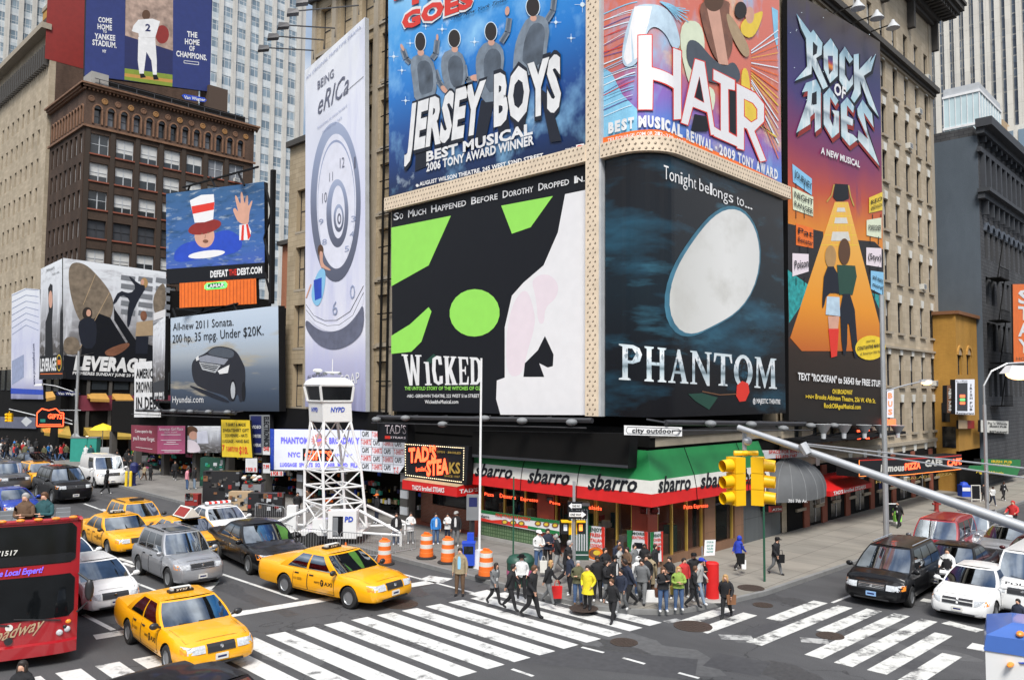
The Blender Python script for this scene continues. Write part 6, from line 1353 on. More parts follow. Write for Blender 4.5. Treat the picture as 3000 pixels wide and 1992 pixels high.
 pm=MB({'white':'offwhite','blue':'plateblue'}[plate]);x=nose(0,.45)+.03;pm.box(x-.02,-.155,.39,x+.012,.155,.53);pm.m('navy').box(x+.012,-.11,.435,x+.014,.11,.485);pm.build('licence_plate',root,local=True)
 wp=MB('plastic')
 for k,y in enumerate((-.05,.55)):wp.tube(C('F',y*.9,.03,.012),C('F',y*.9-.5,.10,.014),.012,n=4)
 wp.build('wiper',root,local=True)
 if S['rail']:
  for sd in('L','Q'):
   r_=MB('plastic' if pnt!='blackpaint' else 'chrome');r_.path([(lambda p:(p[0],p[1]*.97,p[2]+.06))(C(sd,.08+.84*i/6,1))for i in range(7)],.022,5);r_.build('roof_rail',root,local=True)
 def topZ(x,y):w_,zb2,zs,zt=val(x);return float(np.interp(abs(y)/w_,[0,.3,.62,.9],[zt,zs+(zt-zs)*.95,zs+(zt-zs)*.72,zs]))
 hs_=MB('plastic')
 for sg in(1,-1):hs_.path([(cw+.12+(xn-.34-cw-.12)*i/5,sg*hw*(.80-.04*i/5),topZ(cw+.12+(xn-.34-cw-.12)*i/5,hw*(.80-.04*i/5))+.0)for i in range(6)],.0045,4)
 hs_.path([(xn-.34+.05*(1-(y/.76)**2),y*hw,topZ(xn-.34,y*hw))for y in(-.76,-.4,0,.4,.76)],.0045,4);hs_.build('bonnet_seam',root,local=True)
 for x in(S['wb']/2,-S['wb']/2):
  for sg in(1,-1):
   t=MB('tyre');w2=.11;y=sg*(hw-.02-w2);t.lathe([(R*.60,-w2),(R*.92,-w2),(R,-w2*.72),(R,w2*.72),(R*.92,w2),(R*.60,w2)],24,(x,y,R),'y',False);to=t.build('wheel',root,smooth=40,local=True)
   r_=MB('rimgray');r_.lathe([(0,sg*.06),(R*.16,sg*.062),(R*.2,sg*.045),(R*.52,sg*.055),(R*.60,sg*.095),(R*.64,sg*.105),(R*.64,sg*.08)],20,(x,y,R),'y');r_.m('plastic')
   for k in range(6):
    a=k*math.pi/3;r_.lathe([(0,sg*.066),(R*.085,sg*.066),(R*.085,sg*.056)],7,(x+R*.38*math.cos(a),y,R+R*.38*math.sin(a)),'y')
   r_.build('rim',to,smooth=40,local=True)
 root['wb']=S['wb'];root['hw']=hw
 return root,dict(C=C,sideY=sideY,hw=hw,S=S,nose=nose)
def put(root,rear,front,smax=1.14,smin=.95,shift=0.):
 A,B=gnd(*rear),gnd(*front);h=B-A;s=min(smax,max(smin,h.length/root['wb']));h.normalize();n=Vector((-h.y,h.x,0));mid=(A+B)/2
 if n.dot(mid-CAMP)<0:n=-n
 c=mid+n*((root['hw']-.12)*s)+h*shift;root.location=(c.x,c.y,.0);root.rotation_euler=(0,0,math.atan2(h.y,h.x));root.scale=(s,s,s);return root
def put_roof(root,px,py,z,deg,s=1.06):
 c=gnd(px,py,z*s);root.location=(c.x,c.y,.0);root.rotation_euler=(0,0,math.radians(deg));root.scale=(s,s,s);return root
class Side:
 """flat lettering sheet on a car's flank in car coordinates"""
 curved=False
 def __init__(s,y):s.y=y;s.sg=1 if y>0 else-1
 def P(s,u,v,d=0.):return Vector((-u*s.sg,s.y+s.sg*d,v))
CV=spec(5.38,1.99,1.47,2.91,1.02,.95,.96,.86,1.02,.28,-1.02,-1.88)
ES=spec(4.44,1.80,1.72,2.62,.88,1.08,1.08,.98,1.0,.42,-1.62,-1.78,'wagon',.60,.35,True)
ML=spec(4.60,1.85,1.80,2.82,.86,1.10,1.10,1.0,1.05,.45,-1.72,-1.86,'wagon',.63,.37,True)
PR=spec(4.46,1.75,1.49,2.70,.92,.98,1.0,.84,1.25,.25,-1.35,-1.95,'wagon',.60,.32)
TC=spec(5.47,1.99,1.49,2.99,1.05,.95,.96,.86,1.05,.30,-1.0,-1.9)
RR=spec(4.97,1.96,1.86,2.88,.9,1.17,1.17,1.1,1.02,.55,-1.85,-2.0,'wagon',.68,.39,False)
SN=spec(5.1,1.97,1.75,3.03,.98,1.05,1.08,.88,1.5,.6,-1.95,-2.25,'wagon',.66,.34,True)
AV=spec(4.85,1.84,1.50,2.77,1.0,1.0,1.0,.88,1.0,.2,-1.0,-1.72,'sedan',.60,.33)
RV=spec(4.8,1.96,1.88,2.85,.85,1.06,1.06,.96,1.42,.85,-2.0,-2.15,'wagon',.74,.34)
EC=spec(5.4,2.0,2.1,3.5,.78,1.22,1.22,1.12,1.72,1.2,-2.25,-2.35,'wagon',.82,.36)
DK=spec(4.9,1.82,1.78,2.95,.85,1.1,1.1,1.02,.95,.4,-1.5,-1.62,'wagon',.62,.37,True)
CI=spec(4.5,1.76,1.44,2.7,.9,.95,.96,.78,1.2,.25,-.95,-1.7,'sedan',.58,.31)
cab,K=make_car('taxi','nearest yellow saloon taxi at the lower left, ahead of the white hatchback',CV,'taxiyellow',grille='plain',lens=(.40,.88),group='yellow saloon taxis',handles=True)
rs=MB('plastic');rs.box(-.46,-.32,1.47,-.22,.32,1.53);rs.m('offwhite').box(-.42,-.26,1.53,-.26,.26,1.60);rs.m('blackart').box(-.265,-.2,1.505,-.215,.2,1.59);rso=rs.build('roof_sign',cab,local=True)
tx=MB('offwhite')
class _F:
 curved=False
 def P(s,u,v,d=0.):return Vector((-.212+d,u,v))
write(tx,_F(),'2Y37',(-.15,1.525),(.15,1.525),(-.15,1.575),0,.03,px=False);tx.build('lettering',rso,local=True)
tx=MB('blackart')
for y in(-1,1):
 W_=Side(y*(K['sideY'](.3,.62)+.012));o=-1 if y<0 else 1
 f=lambda x:-x*W_.sg
 xs_=sorted([f(.78),f(-.02)])
 a,c=xs_;L=c-a
 write(tx,W_,'NYC',(a,.58),(a+L*.30,.58),(a,.64),0,.04,px=False);write(tx,W_,'AXI',(a+L*.56,.56),(c,.56),(a+L*.56,.68),0,.02,px=False)
 tx.artuv(W_,[(a+L*.43+.075*math.cos(k*.4488),.62+.105*math.sin(k*.4488))for k in range(14)],0);tx.m('taxiyellow');write(tx,W_,'T',(a+L*.385,.57),(a+L*.475,.57),(a+L*.385,.67),.004,.03,px=False);tx.m('blackart')
 a2=sorted([f(-.62),f(-.98)])[0];write(tx,W_,'$2.50',(a2,.60),(a2+.14,.60),(a2,.66),.004,0,px=False)
 for k in range(3):tx.artuv(W_,[(a2+.17,.59+.03*k),(a2+.38,.59+.03*k),(a2+.38,.60+.03*k),(a2+.17,.60+.03*k)],.004)
tx.build('lettering',cab,local=True)
for y in(-1,1):pass
put(cab,(382.7,1884),(495.9,1967))
for lb,a,f in(('yellow saloon taxi crossing the stop line in the middle lane, seen from its side',(837.7,1739),(1027,1782)),('yellow saloon taxi behind the silver off-roader, beside the bus, with a dark roof sign',(252,1597),(319,1626))):put(dup(cab,label=lb),a,f)
e=dup(cab,label='yellow saloon taxi with a white triangular advert on its roof');c3=gnd(548,1514,1.55);e.location=(c3.x,c3.y,0);e.rotation_euler=(0,0,math.radians(-91));e.scale=(1.06,)*3
ad=MB('offwhite');ad.prism([(.55,-.36,1.5),(.55,.36,1.5),(.55,0,1.92)],(-1.25,0,0));ad.m('deepred').face([(.45,-.335,1.55),(-.6,-.335,1.55),(-.6,-.06,1.875),(.45,-.06,1.875)][::-1]);ad.m('blackart').box(-.72,-.38,1.45,.57,.38,1.5);ad.build('roof_advert',e,local=True)
e4=dup(cab,label='distant yellow saloon taxi half hidden behind the black off-roader');c3=gnd(193,1384,1.55);e4.location=(c3.x,c3.y,0);e4.rotation_euler=(0,0,math.radians(-90));e4.scale=(1.08,)*3
cab2,K2=make_car('taxi','tall yellow off-road taxi between two saloon taxis',ES,'taxiyellow',grille='bars',windows=3,group='yellow off-road taxis');rs=MB('plastic');rs.box(-.1,-.3,1.74,.12,.3,1.84);rs.build('roof_sign',cab2,local=True)
put_roof(cab2,400,1466,1.72,-91,1.06)
e5=dup(cab2,label='distant tall yellow taxi among the crowd at the far left',group='yellow off-road taxis');put_roof(e5,112,1352,1.72,-88,1.08)
o,_=make_car('car','silver off-roader with a sunroof in the second lane',ML,'silverpaint',grille='chrome',windows=3);put(o,(411,1683),(497,1723));r_=MB('carglass');r_.box(-.55,-.42,1.797,.25,.42,1.807);r_.build('sunroof',o,local=True)
o,_=make_car('car','white hatchback with its nose beside the red bus',PR,'whitepaint',grille='plain',lens=(.5,.86));o.scale=(1.04,)*3;c3=gnd(281,1636,1.5);o.location=(c3.x,c3.y,0);o.rotation_euler=(0,0,math.radians(-93))
o,_=make_car('car','white saloon mostly hidden behind the red bus',CI,'whitepaint');put_roof(o,190,1572,1.46,-91,1.0)
o,_=make_car('car','long black saloon half hidden behind the middle taxi',TC,'blackpaint',grille='chrome');put(o,(633,1632),(746,1688),smax=1.2,shift=0)
rl=MB('neonorange');
o,_=make_car('car','white police saloon with a light bar beside the watch tower',CV,'whitepaint',grille='plain',lens=(.44,.88));put_roof(o,646,1480,1.47,-95,1.05)
lb_=MB('chrome');lb_.box(-.45,-.62,1.49,-.2,.62,1.54)
for k in range(9):lb_.m('redart' if k%2 else 'litwhite').box(-.44,-.6+k*.135,1.54,-.21,-.49+k*.135,1.64)
lb_.build('light_bar',o,local=True)
o,_=make_car('car','black off-roader with a wide chrome grille in the far lanes',RR,'blackpaint',grille='bars',windows=3);put(o,(110,1459),(156,1475),smax=1.18)
o,_=make_car('car','dark grey off-roader cut by the left edge with a large chrome grille',RR,'graypaint',grille='bars',windows=3);put_roof(o,22,1352,1.86,-90,1.1)
o,_=make_car('car','bright blue saloon at the left edge above the bus',CI,'bluepaint',grille='plain');put_roof(o,37,1428,1.44,-90,1.1)
o,_=make_car('car','dark far saloon behind the distant tall taxi',TC,'blackpaint',grille='chrome');put_roof(o,100,1325,1.49,-90,1.1)
o,_=make_car('van','white panel van parked along the far avenue kerb',EC,'whitepaint',grille='bars',windows=1);put(o,(239,1415),(279,1429),smax=1.1)
o,_=make_car('car','black car at the bottom edge, only its shiny roof and glass in view',TC,'blackpaint');put_roof(o,612,1985,1.49,-88,1.06)
o,_=make_car('van','black minivan with a pale blue number plate at the side street crossing',SN,'blackpaint',grille='bars',lens=(.46,.92),windows=3,plate='blue');put(o,(2743,1728),(2664.5,1777),smax=1.1)
o,_=make_car('car','white saloon with a crossed black grille at the side street crossing',AV,'whitepaint',grille='cross',lens=(.54,.9));put(o,(2969,1773),(2910,1820),smax=1.08)
o,_=make_car('car','black saloon queued behind the black minivan',TC,'blackpaint',grille='chrome');put_roof(o,2795,1592,1.49,180,1.02)
o,_=make_car('van','boxy dark red minivan parked at the side street kerb',RV,'redpaint',grille='bars',windows=3,trim='graypaint');put_roof(o,2762,1513,1.88,181,1.02)
o,_=make_car('car','silver pickup behind the dark red minivan',DK,'silverpaint',grille='bars',windows=2,trim='rimgray');put_roof(o,2850,1497,1.78,180,1.05)
o,_=make_car('car','silver saloon queued in the far lane of the side street',AV,'silverpaint',grille='plain');put_roof(o,2955,1537,1.5,180,1.05)
o,_=make_car('car','dark red saloon cut by the right edge behind the police van',CI,'darkredpaint');put_roof(o,3030,1572,1.44,180,1.0)
o,K=make_car('van','white police van with a tall windscreen cut by the right edge',EC,'whitepaint',grille='plain',windows=2);put_roof(o,3040,1602,2.1,180,1.0)
tx=MB('blackart')
class _N:
 curved=False
 def P(s,u,v,d=0.):return Vector((K['nose'](u,min(v,1.05))-.02+(1.30-v)*.5+d,u,v))
write(tx,_N(),'POLICE',(-.5,1.14),(.5,1.14),(-.5,1.22),.02,.03,px=False);tx.build('lettering',o,local=True)
P0=gnd(223,1907,.3);bx,by=P0.x,P0.y
BUS=thing('tour_bus','red open top double-decker tour bus at the left edge','bus',(bx,by,0))
zt=3.88;x0,x1=bx-2.55,bx
fy=lambda x:by+.10+.16*((x-(x0+x1)/2)/1.27)**4-.10
def fr(x,z,off=0.):lean=.25*max(0,(z-1.0)/3)**1.5;return(x,fy(x)+lean*1.0-off,z)
b=MB('busred');xsb=[x0+(x1-x0)*i/14 for i in range(15)];zs_=[.32,.45,.62,.66,.9,1.2,1.45,1.6,2.0,2.4,2.75,3.0,3.4,3.8,zt]
off=lambda z:.10 if z<.64 else 0.
b.grid([[fr(x,z,off(z))for x in xsb]for z in zs_])
for xx,sg in((x0,-1),(x1,1)):rows=[[(xx,fr(xx,z,off(z))[1],z),(xx,by+.9,z if z<3 else 3+(z-3)*.5),(xx,by+7.2,min(z,3.02+z*.001))]for z in zs_];b.grid(rows if sg<0 else[r[::-1]for r in rows])
b.face([(x0,by+7.2,.32),(x1,by+7.2,.32),(x1,by+7.2,3),(x0,by+7.2,3)][::-1]);b.m('plastic').face([(x0,by+.5,2.8),(x1,by+.5,2.8),(x1,by+7.2,2.8),(x0,by+7.2,2.8)]);b.m('midgray')
for k in range(5):
 for xx in(x0+.25,x0+.72,x1-1.15,x1-.68):b.box(xx,by+1.7+k*1.05,2.8,xx+.42,by+1.85+k*1.05,3.45)
b.m('busred')
b.path([fr(x,zt,.0)for x in xsb],.06,6);b.tube((x1,by+.3,zt),(x1,by+.9,3.4),.05);b.tube((x0,by+.3,zt),(x0,by+.9,3.4),.05)
b.build('body',BUS,smooth=35)
def bglass(nm,z0,z1,m='busglass',e=.10,of=.012,r=.12):
 g=MB(m);cx=(x0+x1)/2;hw=1.275-e;rows=[]
 for j in range(9):
  z=z0+(z1-z0)*j/8;rr=min(z-z0,z1-z,r);ins=r-math.sqrt(max(0,r*r-(r-rr)**2));w_=hw-ins;rows.append([fr(cx-w_+2*w_*i/14,z,of)for i in range(15)])
 g.grid(rows);g.build(nm,BUS,smooth=50)
bglass('upper_windscreen',2.72,3.78);bglass('lower_windscreen',1.28,2.42);bglass('dark_band',2.74,2.98,'glassdark',.10,.018)
class _B:
 curved=False
 def P(s,u,v,d=0.):p=fr(u,v,.02+d);return Vector(p)
tx=MB('offwhite');write(tx,_B(),'71517',(bx-1.98,3.04),(bx-1.50,3.04),(bx-1.96,3.17),.02,.02,px=False);tx.m('tan');write(tx,_B(),'Broadway',(bx-2.3,.74),(bx-.86,1.02),(bx-2.16,1.10),.01,.01,px=False);tx.m('neonblue');write(tx,_B(),'Truly, The Local Expert!',(bx-2.5,2.50),(bx-.90,2.52),(bx-2.46,2.66),.02,.02,px=False);tx.build('lettering',BUS)
lm=MB('amber')
for k in range(6):lm.ball(fr(x0+.25+k*.42,zt+.05,.04),(.11,.06,.045))
lm.build('marker_light',BUS)
hl=MB('plastic');p=fr(bx-.30,1.0,.015);hl.ball((p[0],p[1]+.0,p[2]),(.05,.03,.05));hl.m('lens').ball(fr(bx-.42,.86,.015),(.085,.035,.085));hl.ball(fr(bx-.24,.92,.0),(.085,.05,.085));hl.m('amber').ball(fr(bx-.22,1.12,.0),(.075,.05,.06));hl.build('headlight',BUS,smooth=60)
hb=MB('plastic');hb.lathe([(0,-.01),(.1,-.01),(.1,.01),(0,.012)],14,fr(bx-1.6,.8,.03),'y');hb.m('offwhite').lathe([(0,-.01),(.09,-.01),(0,.0)],14,fr(bx-1.6,1.15,.02),'y');hb.build('badge',BUS)
pl_=MB('offwhite');p=fr(bx-2.1,.5,.14);pl_.box(p[0]-.2,p[1]-.02,.42,p[0]+.2,p[1],.58);pl_.build('licence_plate',BUS)
mi=MB('plastic');mi.ball((bx+.26,by-.05,1.95),(.12,.10,.30));mi.tube((bx-.02,by+.1,2.4),(bx+.24,by-.05,2.2),.03);mi.tube((bx-.02,by+.1,1.35),(bx+.22,by-.02,1.6),.025);mi.build('wing_mirror',BUS,smooth=60)
wi=MB('plastic');wi.tube(fr(bx-.4,1.2,.04),fr(bx-1.5,1.36,.05),.02,n=5);wi.tube(fr(bx-1.6,1.2,.04),fr(bx-2.5,1.36,.05),.02,n=5);wi.build('wiper',BUS)
for y in(by+2.6,by+6.0):
 t=MB('tyre');t.lathe([(.28,-.13),(.46,-.13),(.5,-.09),(.5,.09),(.46,.13),(.28,.13)],22,(x1-.12,y,.5),'x');t.m('rimgray').lathe([(0,.09),(.28,.11)],16,(x1-.12,y,.5),'x');t.build('wheel',BUS,smooth=40)
BUS.rotation_euler=(0,0,math.radians(-17))
dct=(ray(2885,1850));q=CAMP+dct*(13.2/dct.dot(FWD));zt=q.z
CT=thing('street_truck','white truck with a blue roof edge and orange lamps cut by the lower right corner','truck',(q.x+1.2,q.y-2.6,0))
bk=ray(2925,1850);bk.z=0;bk.normalize();ax=Vector((bk.y,-bk.x,0))
T=lambda u,v,z:q+ax*u+bk*v+Vector((0,0,z-q.z))
b=MB('whitepaint');
def ring(z,e):return[T(e,e,z),T(2.2-e,e,z),T(2.2-e,1.5-e,z),T(e,1.5-e,z)]
b.hexa(ring(.45,0),ring(zt-.3,0));b.build('body',CT)
mat('cartblue',(.05,.13,.42),.4,coat=.3);r_=MB('cartblue');r_.hexa(ring(zt-.299,-.02),ring(zt-.05,.02));r_.hexa(ring(zt-.05,.02),ring(zt+.12,.4));r_.m('bluepaint');r_.hexa([T(-.03,.5,zt-.42),T(.5,-.03,zt-.42),T(.5,.6,zt-.42),T(.1,1,zt-.42)],[T(-.03,.3,zt-.34),T(.9,-.03,zt-.34),T(.5,.8,zt-.34),T(.1,1,zt-.34)]);r_.build('roof',CT)
g=MB('carglass');g.hexa([T(.75,-.015,zt-1.05),T(2.1,-.015,zt-1.05),T(2.1,.05,zt-1.05),T(.75,.05,zt-1.05)],[T(.85,-.03,zt-.1),T(2.1,-.03,zt-.1),T(2.1,.05,zt-.1),T(.85,.05,zt-.1)]);g.build('windscreen',CT)
m_=MB('amber');m_.ball(T(.35,-.03,zt-.46),(.14,.05,.04));m_.ball(T(.5,.1,zt+.02),(.1,.06,.05));m_.build('marker_light',CT);m_=MB('gold');m_.tube(T(.8,-.04,zt-.12),T(2.1,-.04,zt-.12),.03);m_.tube(T(.72,-.03,zt-1.05),T(.84,-.04,zt-.12),.035);m_.build('window_trim',CT)
for v in(.75,):
 t=MB('tyre');c=T(-.0,v,.42);t.tube(T(-.02,v,.42),T(.22,v,.42),.42,n=18);t.build('wheel',CT)
def depth_pt(px,py,d):r_=ray(px,py);return CAMP+r_*(d/r_.dot(FWD))
def obj1(mb,name,label,cat,group=None,smooth=None):return tag(mb.build(name,smooth=smooth),label,cat,group)
FH=Vector((FWD.x,FWD.y,0)).normalized();RH=Vector((RGT.x,RGT.y,0)).normalized()
c=gnd(985,1588);A_=math.radians(39);e1=RH*math.cos(A_)+FH*math.sin(A_);e2=-RH*math.sin(A_)+FH*math.cos(A_)
TW=thing('watch_tower','white mobile police watch tower on lattice legs standing on a trailer','watch tower',(c.x,c.y,0))
P=lambda a,b,z:c+e1*a+e2*b+Vector((0,0,z));Rg=lambda s,z,o=0.:[P(-s,-s,z),P(s,-s,z),P(s,s,z),P(-s,s,z)]
lean=lambda z:-RH*.012*(z-1)*3
def RG(s,z):return[p-RH*(z*.068)for p in Rg(s,z)]
b=MB('whitepaint');b.hexa(RG(.78,5.95),RG(.78,6.86));b.hexa(RG(.80,6.86),RG(.84,6.93));b.hexa(RG(.90,7.66),RG(.93,7.74));b.hexa(RG(.93,7.74),RG(.84,7.94));b.hexa(RG(.84,7.94),RG(.6,8.1))
for k in range(4):lo,hi=RG(.80,6.93),RG(.90,7.66);b.tube(lo[k],hi[k],.07,n=6)
b.hexa(RG(.80,6.93),RG(.81,6.99));b.build('cabin',TW)
g=MB('glassdark');lo,hi=RG(.78,6.99),RG(.87,7.66)
for k in range(4):g.face([lo[k],lo[(k+1)%4],hi[(k+1)%4],hi[k]])
g.build('cabin_window',TW)
rl=MB('midgray');q=RG(.4,8.25);
for k in range(4):rl.tube(q[k],q[k]+Vector((0,0,.12)),.09,n=8)
rl.m('white').tube(q[0]+Vector((0,0,.1)),q[1]+Vector((0,0,.1)),.05);rl.tube(q[2]+Vector((0,0,.0)),q[2]+Vector((0,0,.8)),.02);rl.m('white').ball(q[3]+Vector((0,0,.2)),(.25,.25,.1));rl.build('roof_light',TW)
class _W:
 curved=False
 def __init__(s,o,ux,n):s.o,s.ux,s.n=o,ux,n
 def P(s,u,v,d=0.):return s.o+s.ux*u+Vector((0,0,v))-RH*(v*.068)+s.n*d
tx=MB('blue');o=P(-.79,-.79,0);write(tx,_W(o,e1,-e2),'NYPD',(.42,6.42),(1.16,6.42),(.47,6.66),.012,.03,px=False);o=P(-.79,.79,0);write(tx,_W(o,-e2,-e1),'NYPD',(.35,6.42),(1.05,6.42),(.39,6.64),.012,.03,px=False);tx.build('lettering',TW)
zs=[.75,2.0,3.55,5.95];sz=[1.12,1.08,1.02,.72]
rg=[RG(s,z)for s,z in zip(sz,zs)]
for k in range(4):
 L=MB('white')
 for i in range(3):L.tube(rg[i][k],rg[i+1][k],.07,n=6)
 L.build('leg',TW)
bx_=MB('whitepaint')
for i in range(3):
 for k in range(4):
  n_=(k+1)%4;bx_.tube(rg[i+1][k],rg[i+1][n_],.045,n=5)
  if i!=1 or k%2==0:bx_.tube(rg[i][k],rg[i+1][n_],.036,n=5);bx_.tube(rg[i][n_],rg[i+1][k],.036,n=5)
  if i==1:bx_.tube((rg[1][k]+rg[2][k])/2,(rg[1][n_]+rg[2][n_])/2,.05,n=5)
bx_.build('brace',TW)
t_=MB('whitepaint');dv=lambda a,b,z:c+RH*a+FH*b+Vector((0,0,z))
def rbox(mb,a0,b0,z0,a1,b1,z1):return mb.hexa([dv(a0,b0,z0),dv(a1,b0,z0),dv(a1,b1,z0),dv(a0,b1,z0)],[dv(a0,b0,z1),dv(a1,b0,z1),dv(a1,b1,z1),dv(a0,b1,z1)])
rbox(t_,-1.5,-1.3,.55,1.5,1.3,.75);rbox(t_,-.1,-1.45,.45,1.25,-.75,1.75);rbox(t_,-.9,-1.2,.75,-.2,-.6,1.3);rbox(t_,-2.2,-1.0,.3,-1.75,-.6,1.9)
for a,b2 in((-3.6,-1.4),(3.4,-1.6),(-3.2,1.4),(3.2,1.4)):
 s_=1 if a>0 else-1;t_.tube(dv(s_*1.3,b2*.6,1.7),dv(a,b2,.75),.07);t_.tube(dv(s_*1.3,b2*.6,.65),dv(a,b2,.65),.06);t_.tube(dv(a,b2,.75),dv(a,b2,.1),.06);rbox(t_,a-.2,b2-.2,.02,a+.2,b2+.2,.1)
t_.build('trailer',TW)
d_=MB('glassdark');rbox(d_,.12,-1.46,.55,.62,-1.452,1.5);d_.m('midgray');rbox(d_,.14,-1.465,.6,.38,-1.46,1.45);d_.build('equipment_door',TW);tx=MB('blue');write(tx,_W(dv(0,-1.46,0)+RH*.0,RH,-FH),'PD',(.78,1.25),(1.18,1.25),(.82,1.5),.012,.04,px=False);tx.build('lettering',TW)
for a in(-1.7,-.9):
 t=MB('tyre');t.tube(dv(a,-1.35,.36),dv(a,-1.1,.36),.36,n=16);t.build('wheel',TW)
ma=[depth_pt(2163,1252,18.0),depth_pt(2420,1340,16.6),depth_pt(2720,1446,15.2),depth_pt(3075,1572,13.7)]
SM=thing('traffic_signal','pair of yellow traffic signal heads hanging from the long grey mast arm','traffic signal',(ma[3].x,ma[3].y,0))
b=MB('galv');b.path(ma,[.066,.078,.09,.105],12);b.build('mast_arm',SM,smooth=40)
b=MB('galv');pb=ma[3]+Vector((.4,-.3,0));b.tube((pb.x,pb.y,0),(pb.x,pb.y,8.2),.13,.1,10);b.tube(ma[3],pb,.11,n=10);b.build('pole',SM)
b=MB('galv');b.tube(depth_pt(2362,1300,16.9),depth_pt(3060,1378,13.9),.016,n=5);b.tube(depth_pt(2362,1304,16.9),depth_pt(3060,1408,13.9),.016,n=5);b.tube(depth_pt(2350,1300,16.9),depth_pt(2368,1330,16.8),.1,n=8);b.build('stay_rod',SM)
hg=depth_pt(2181,1262,18);b=MB('galv');b.tube(hg+Vector((0,0,.02)),depth_pt(2181,1318,18),.05,n=8);b.ball(depth_pt(2190,1292,17.95),.10);b.build('hanger',SM)
hx=MB('sigyellow');hx.tube(depth_pt(2150,1327,18),depth_pt(2220,1327,18),.055,n=8);hx.ball(depth_pt(2183,1327,18),(.1,.1,.07));hx.build('bracket',SM)
for(x0,sg)in((2154,-1),(2222,1)):
 H_=MB('sigyellow');o=depth_pt(x0,1338,18);cd=(RH*sg*.82-FH*.35*1);cd.normalize();cs=Vector((-cd.y,cd.x,0))
 HP=lambda a,b,z:o+cd*a+cs*b+Vector((0,0,z))
 for k in range(3):H_.hexa([HP(-.15,-.17,-.36*(k+1)+.005),HP(.12,-.17,-.36*(k+1)+.005),HP(.12,.17,-.36*(k+1)+.005),HP(-.15,.17,-.36*(k+1)+.005)],[HP(-.15,-.17,-.36*k-.005),HP(.12,-.17,-.36*k-.005),HP(.12,.17,-.36*k-.005),HP(-.15,.17,-.36*k-.005)])
 ho=H_.build('signal_head',SM)
 for k in range(3):
  v_=MB('sigyellow');cc=HP(.12,0,-.36*k-.18);v_.tube(cc,cc+cd*.24-Vector((0,0,.02)),.145,.135,14,False);v_.tube(cc+cd*.24-Vector((0,0,.02)),cc,.13,.14,14,False);v_.build('visor',ho,smooth=50)
  v_=MB(('taillight','amber','teal')[k]);v_.tube(cc,cc+cd*.02,.12,n=14);v_.build('lens',ho)
def post(name,label,cat,px,py,z0,ztop,r,m='galv',base=None,group=None):
 p=gnd(px,py,z0);b=MB(m);b.tube((p.x,p.y,z0),(p.x,p.y,ztop),r,r*.8,10);R_=thing(name,label,cat,(p.x,p.y,z0),0,group);b.build('pole',R_)
 if base:q=MB(m);q.hexa([(p.x-base,p.y-base,z0),(p.x+base,p.y-base,z0),(p.x+base,p.y+base,z0),(p.x-base,p.y+base,z0)],[(p.x-base*.6,p.y-base*.6,z0+.75),(p.x+base*.6,p.y-base*.6,z0+.75),(p.x+base*.6,p.y+base*.6,z0+.75),(p.x-base*.6,p.y+base*.6,z0+.75)]);q.build('base',R_)
 return R_,p
def zat(p,py,px=None):return CAM_H+((996-py)/F_PX*1.0+0)*0 if False else next(z for z in np.arange(0,60,.02)if proj_y(p.x,p.y,z)<=py)
def proj_y(x,y,z):v=Vector((x,y,z))-CAMP;return 996-F_PX*v.dot(UP)/v.dot(FWD)
R_,p=post('flag_pole','tall slim white pole on the avenue pavement edge','pole',1404,1663,.15,8.9,.055,'white',.22)
def lamp_head(root,a,d,m='galv',s=1.,lit=True):
 b=MB(m);cs=Vector((-d.y,d.x,0));q=lambda u,v,z:a+d*u*s+cs*v*s+Vector((0,0,z*s))
 b.hexa([q(0,-.10,-.04),q(.75,-.17,-.04),q(.75,.17,-.04),q(0,.10,-.04)],[q(.05,-.07,.10),q(.65,-.1,.12),q(.65,.1,.12),q(.05,.07,.10)]);o=b.build('lamp_head',root)
 if lit:g=MB('lampwarm');g.ball(q(.45,0,-.05),(.24*s,.24*s,.12*s));g.build('lamp_lens',o,smooth=60)
R_,p=post('street_lamp','grey street lamp on the side street kerb with a lit head on a thin arm','street lamp',2598,1618,.15,12.2,.13,'galv',.30)
W_=p;d=(RH*.9+FH*.35).normalized();z1=zat(p,1148);b=MB('galv');a1=Vector((p.x,p.y,z1));b.path([a1,a1+d*1.3+Vector((0,0,.3)),a1+d*2.4+Vector((0,0,.5))],.035,6);b.build('arm',R_);lamp_head(R_,a1+d*2.3+Vector((0,0,.5)),d)
R_,p=post('street_lamp','far grey street lamp with a curved neck at the right','street lamp',2893,1500,.15,1.,.12,'galv')
zc=zat(p,1186);b=MB('galv');b.tube((p.x,p.y,.9),(p.x,p.y,zc),.12,.1,8);d=RH;q=Vector((p.x,p.y,zc));b.path([q,q+Vector((0,0,1.2)),q+d*.5+Vector((0,0,2.1)),q+d*1.5+Vector((0,0,2.6)),q+d*3+Vector((0,0,2.7))],.06,6);b.build('neck',R_)
o=depth_pt(2936,1088,30);R_=thing('street_lamp','large lit lamp head reaching in from the right edge','street lamp',(o.x+4,o.y-1,0));b=MB('galv');b.tube(o+RH*.5+Vector((0,0,.08)),o+RH*4,.05,n=8);b.tube(Vector((o.x,o.y,0))+RH*4,o+RH*4,.1,n=8);b.build('pole',R_);lamp_head(R_,o+RH*1.5,-RH,'white',1.9)
R_,p=post('sign_post','grey corner post carrying two black one way arrows and two yellow walk signals','sign post',1681,1700,.15,4.0,.075)
d0=(RH*.97+FH*.2).normalized()
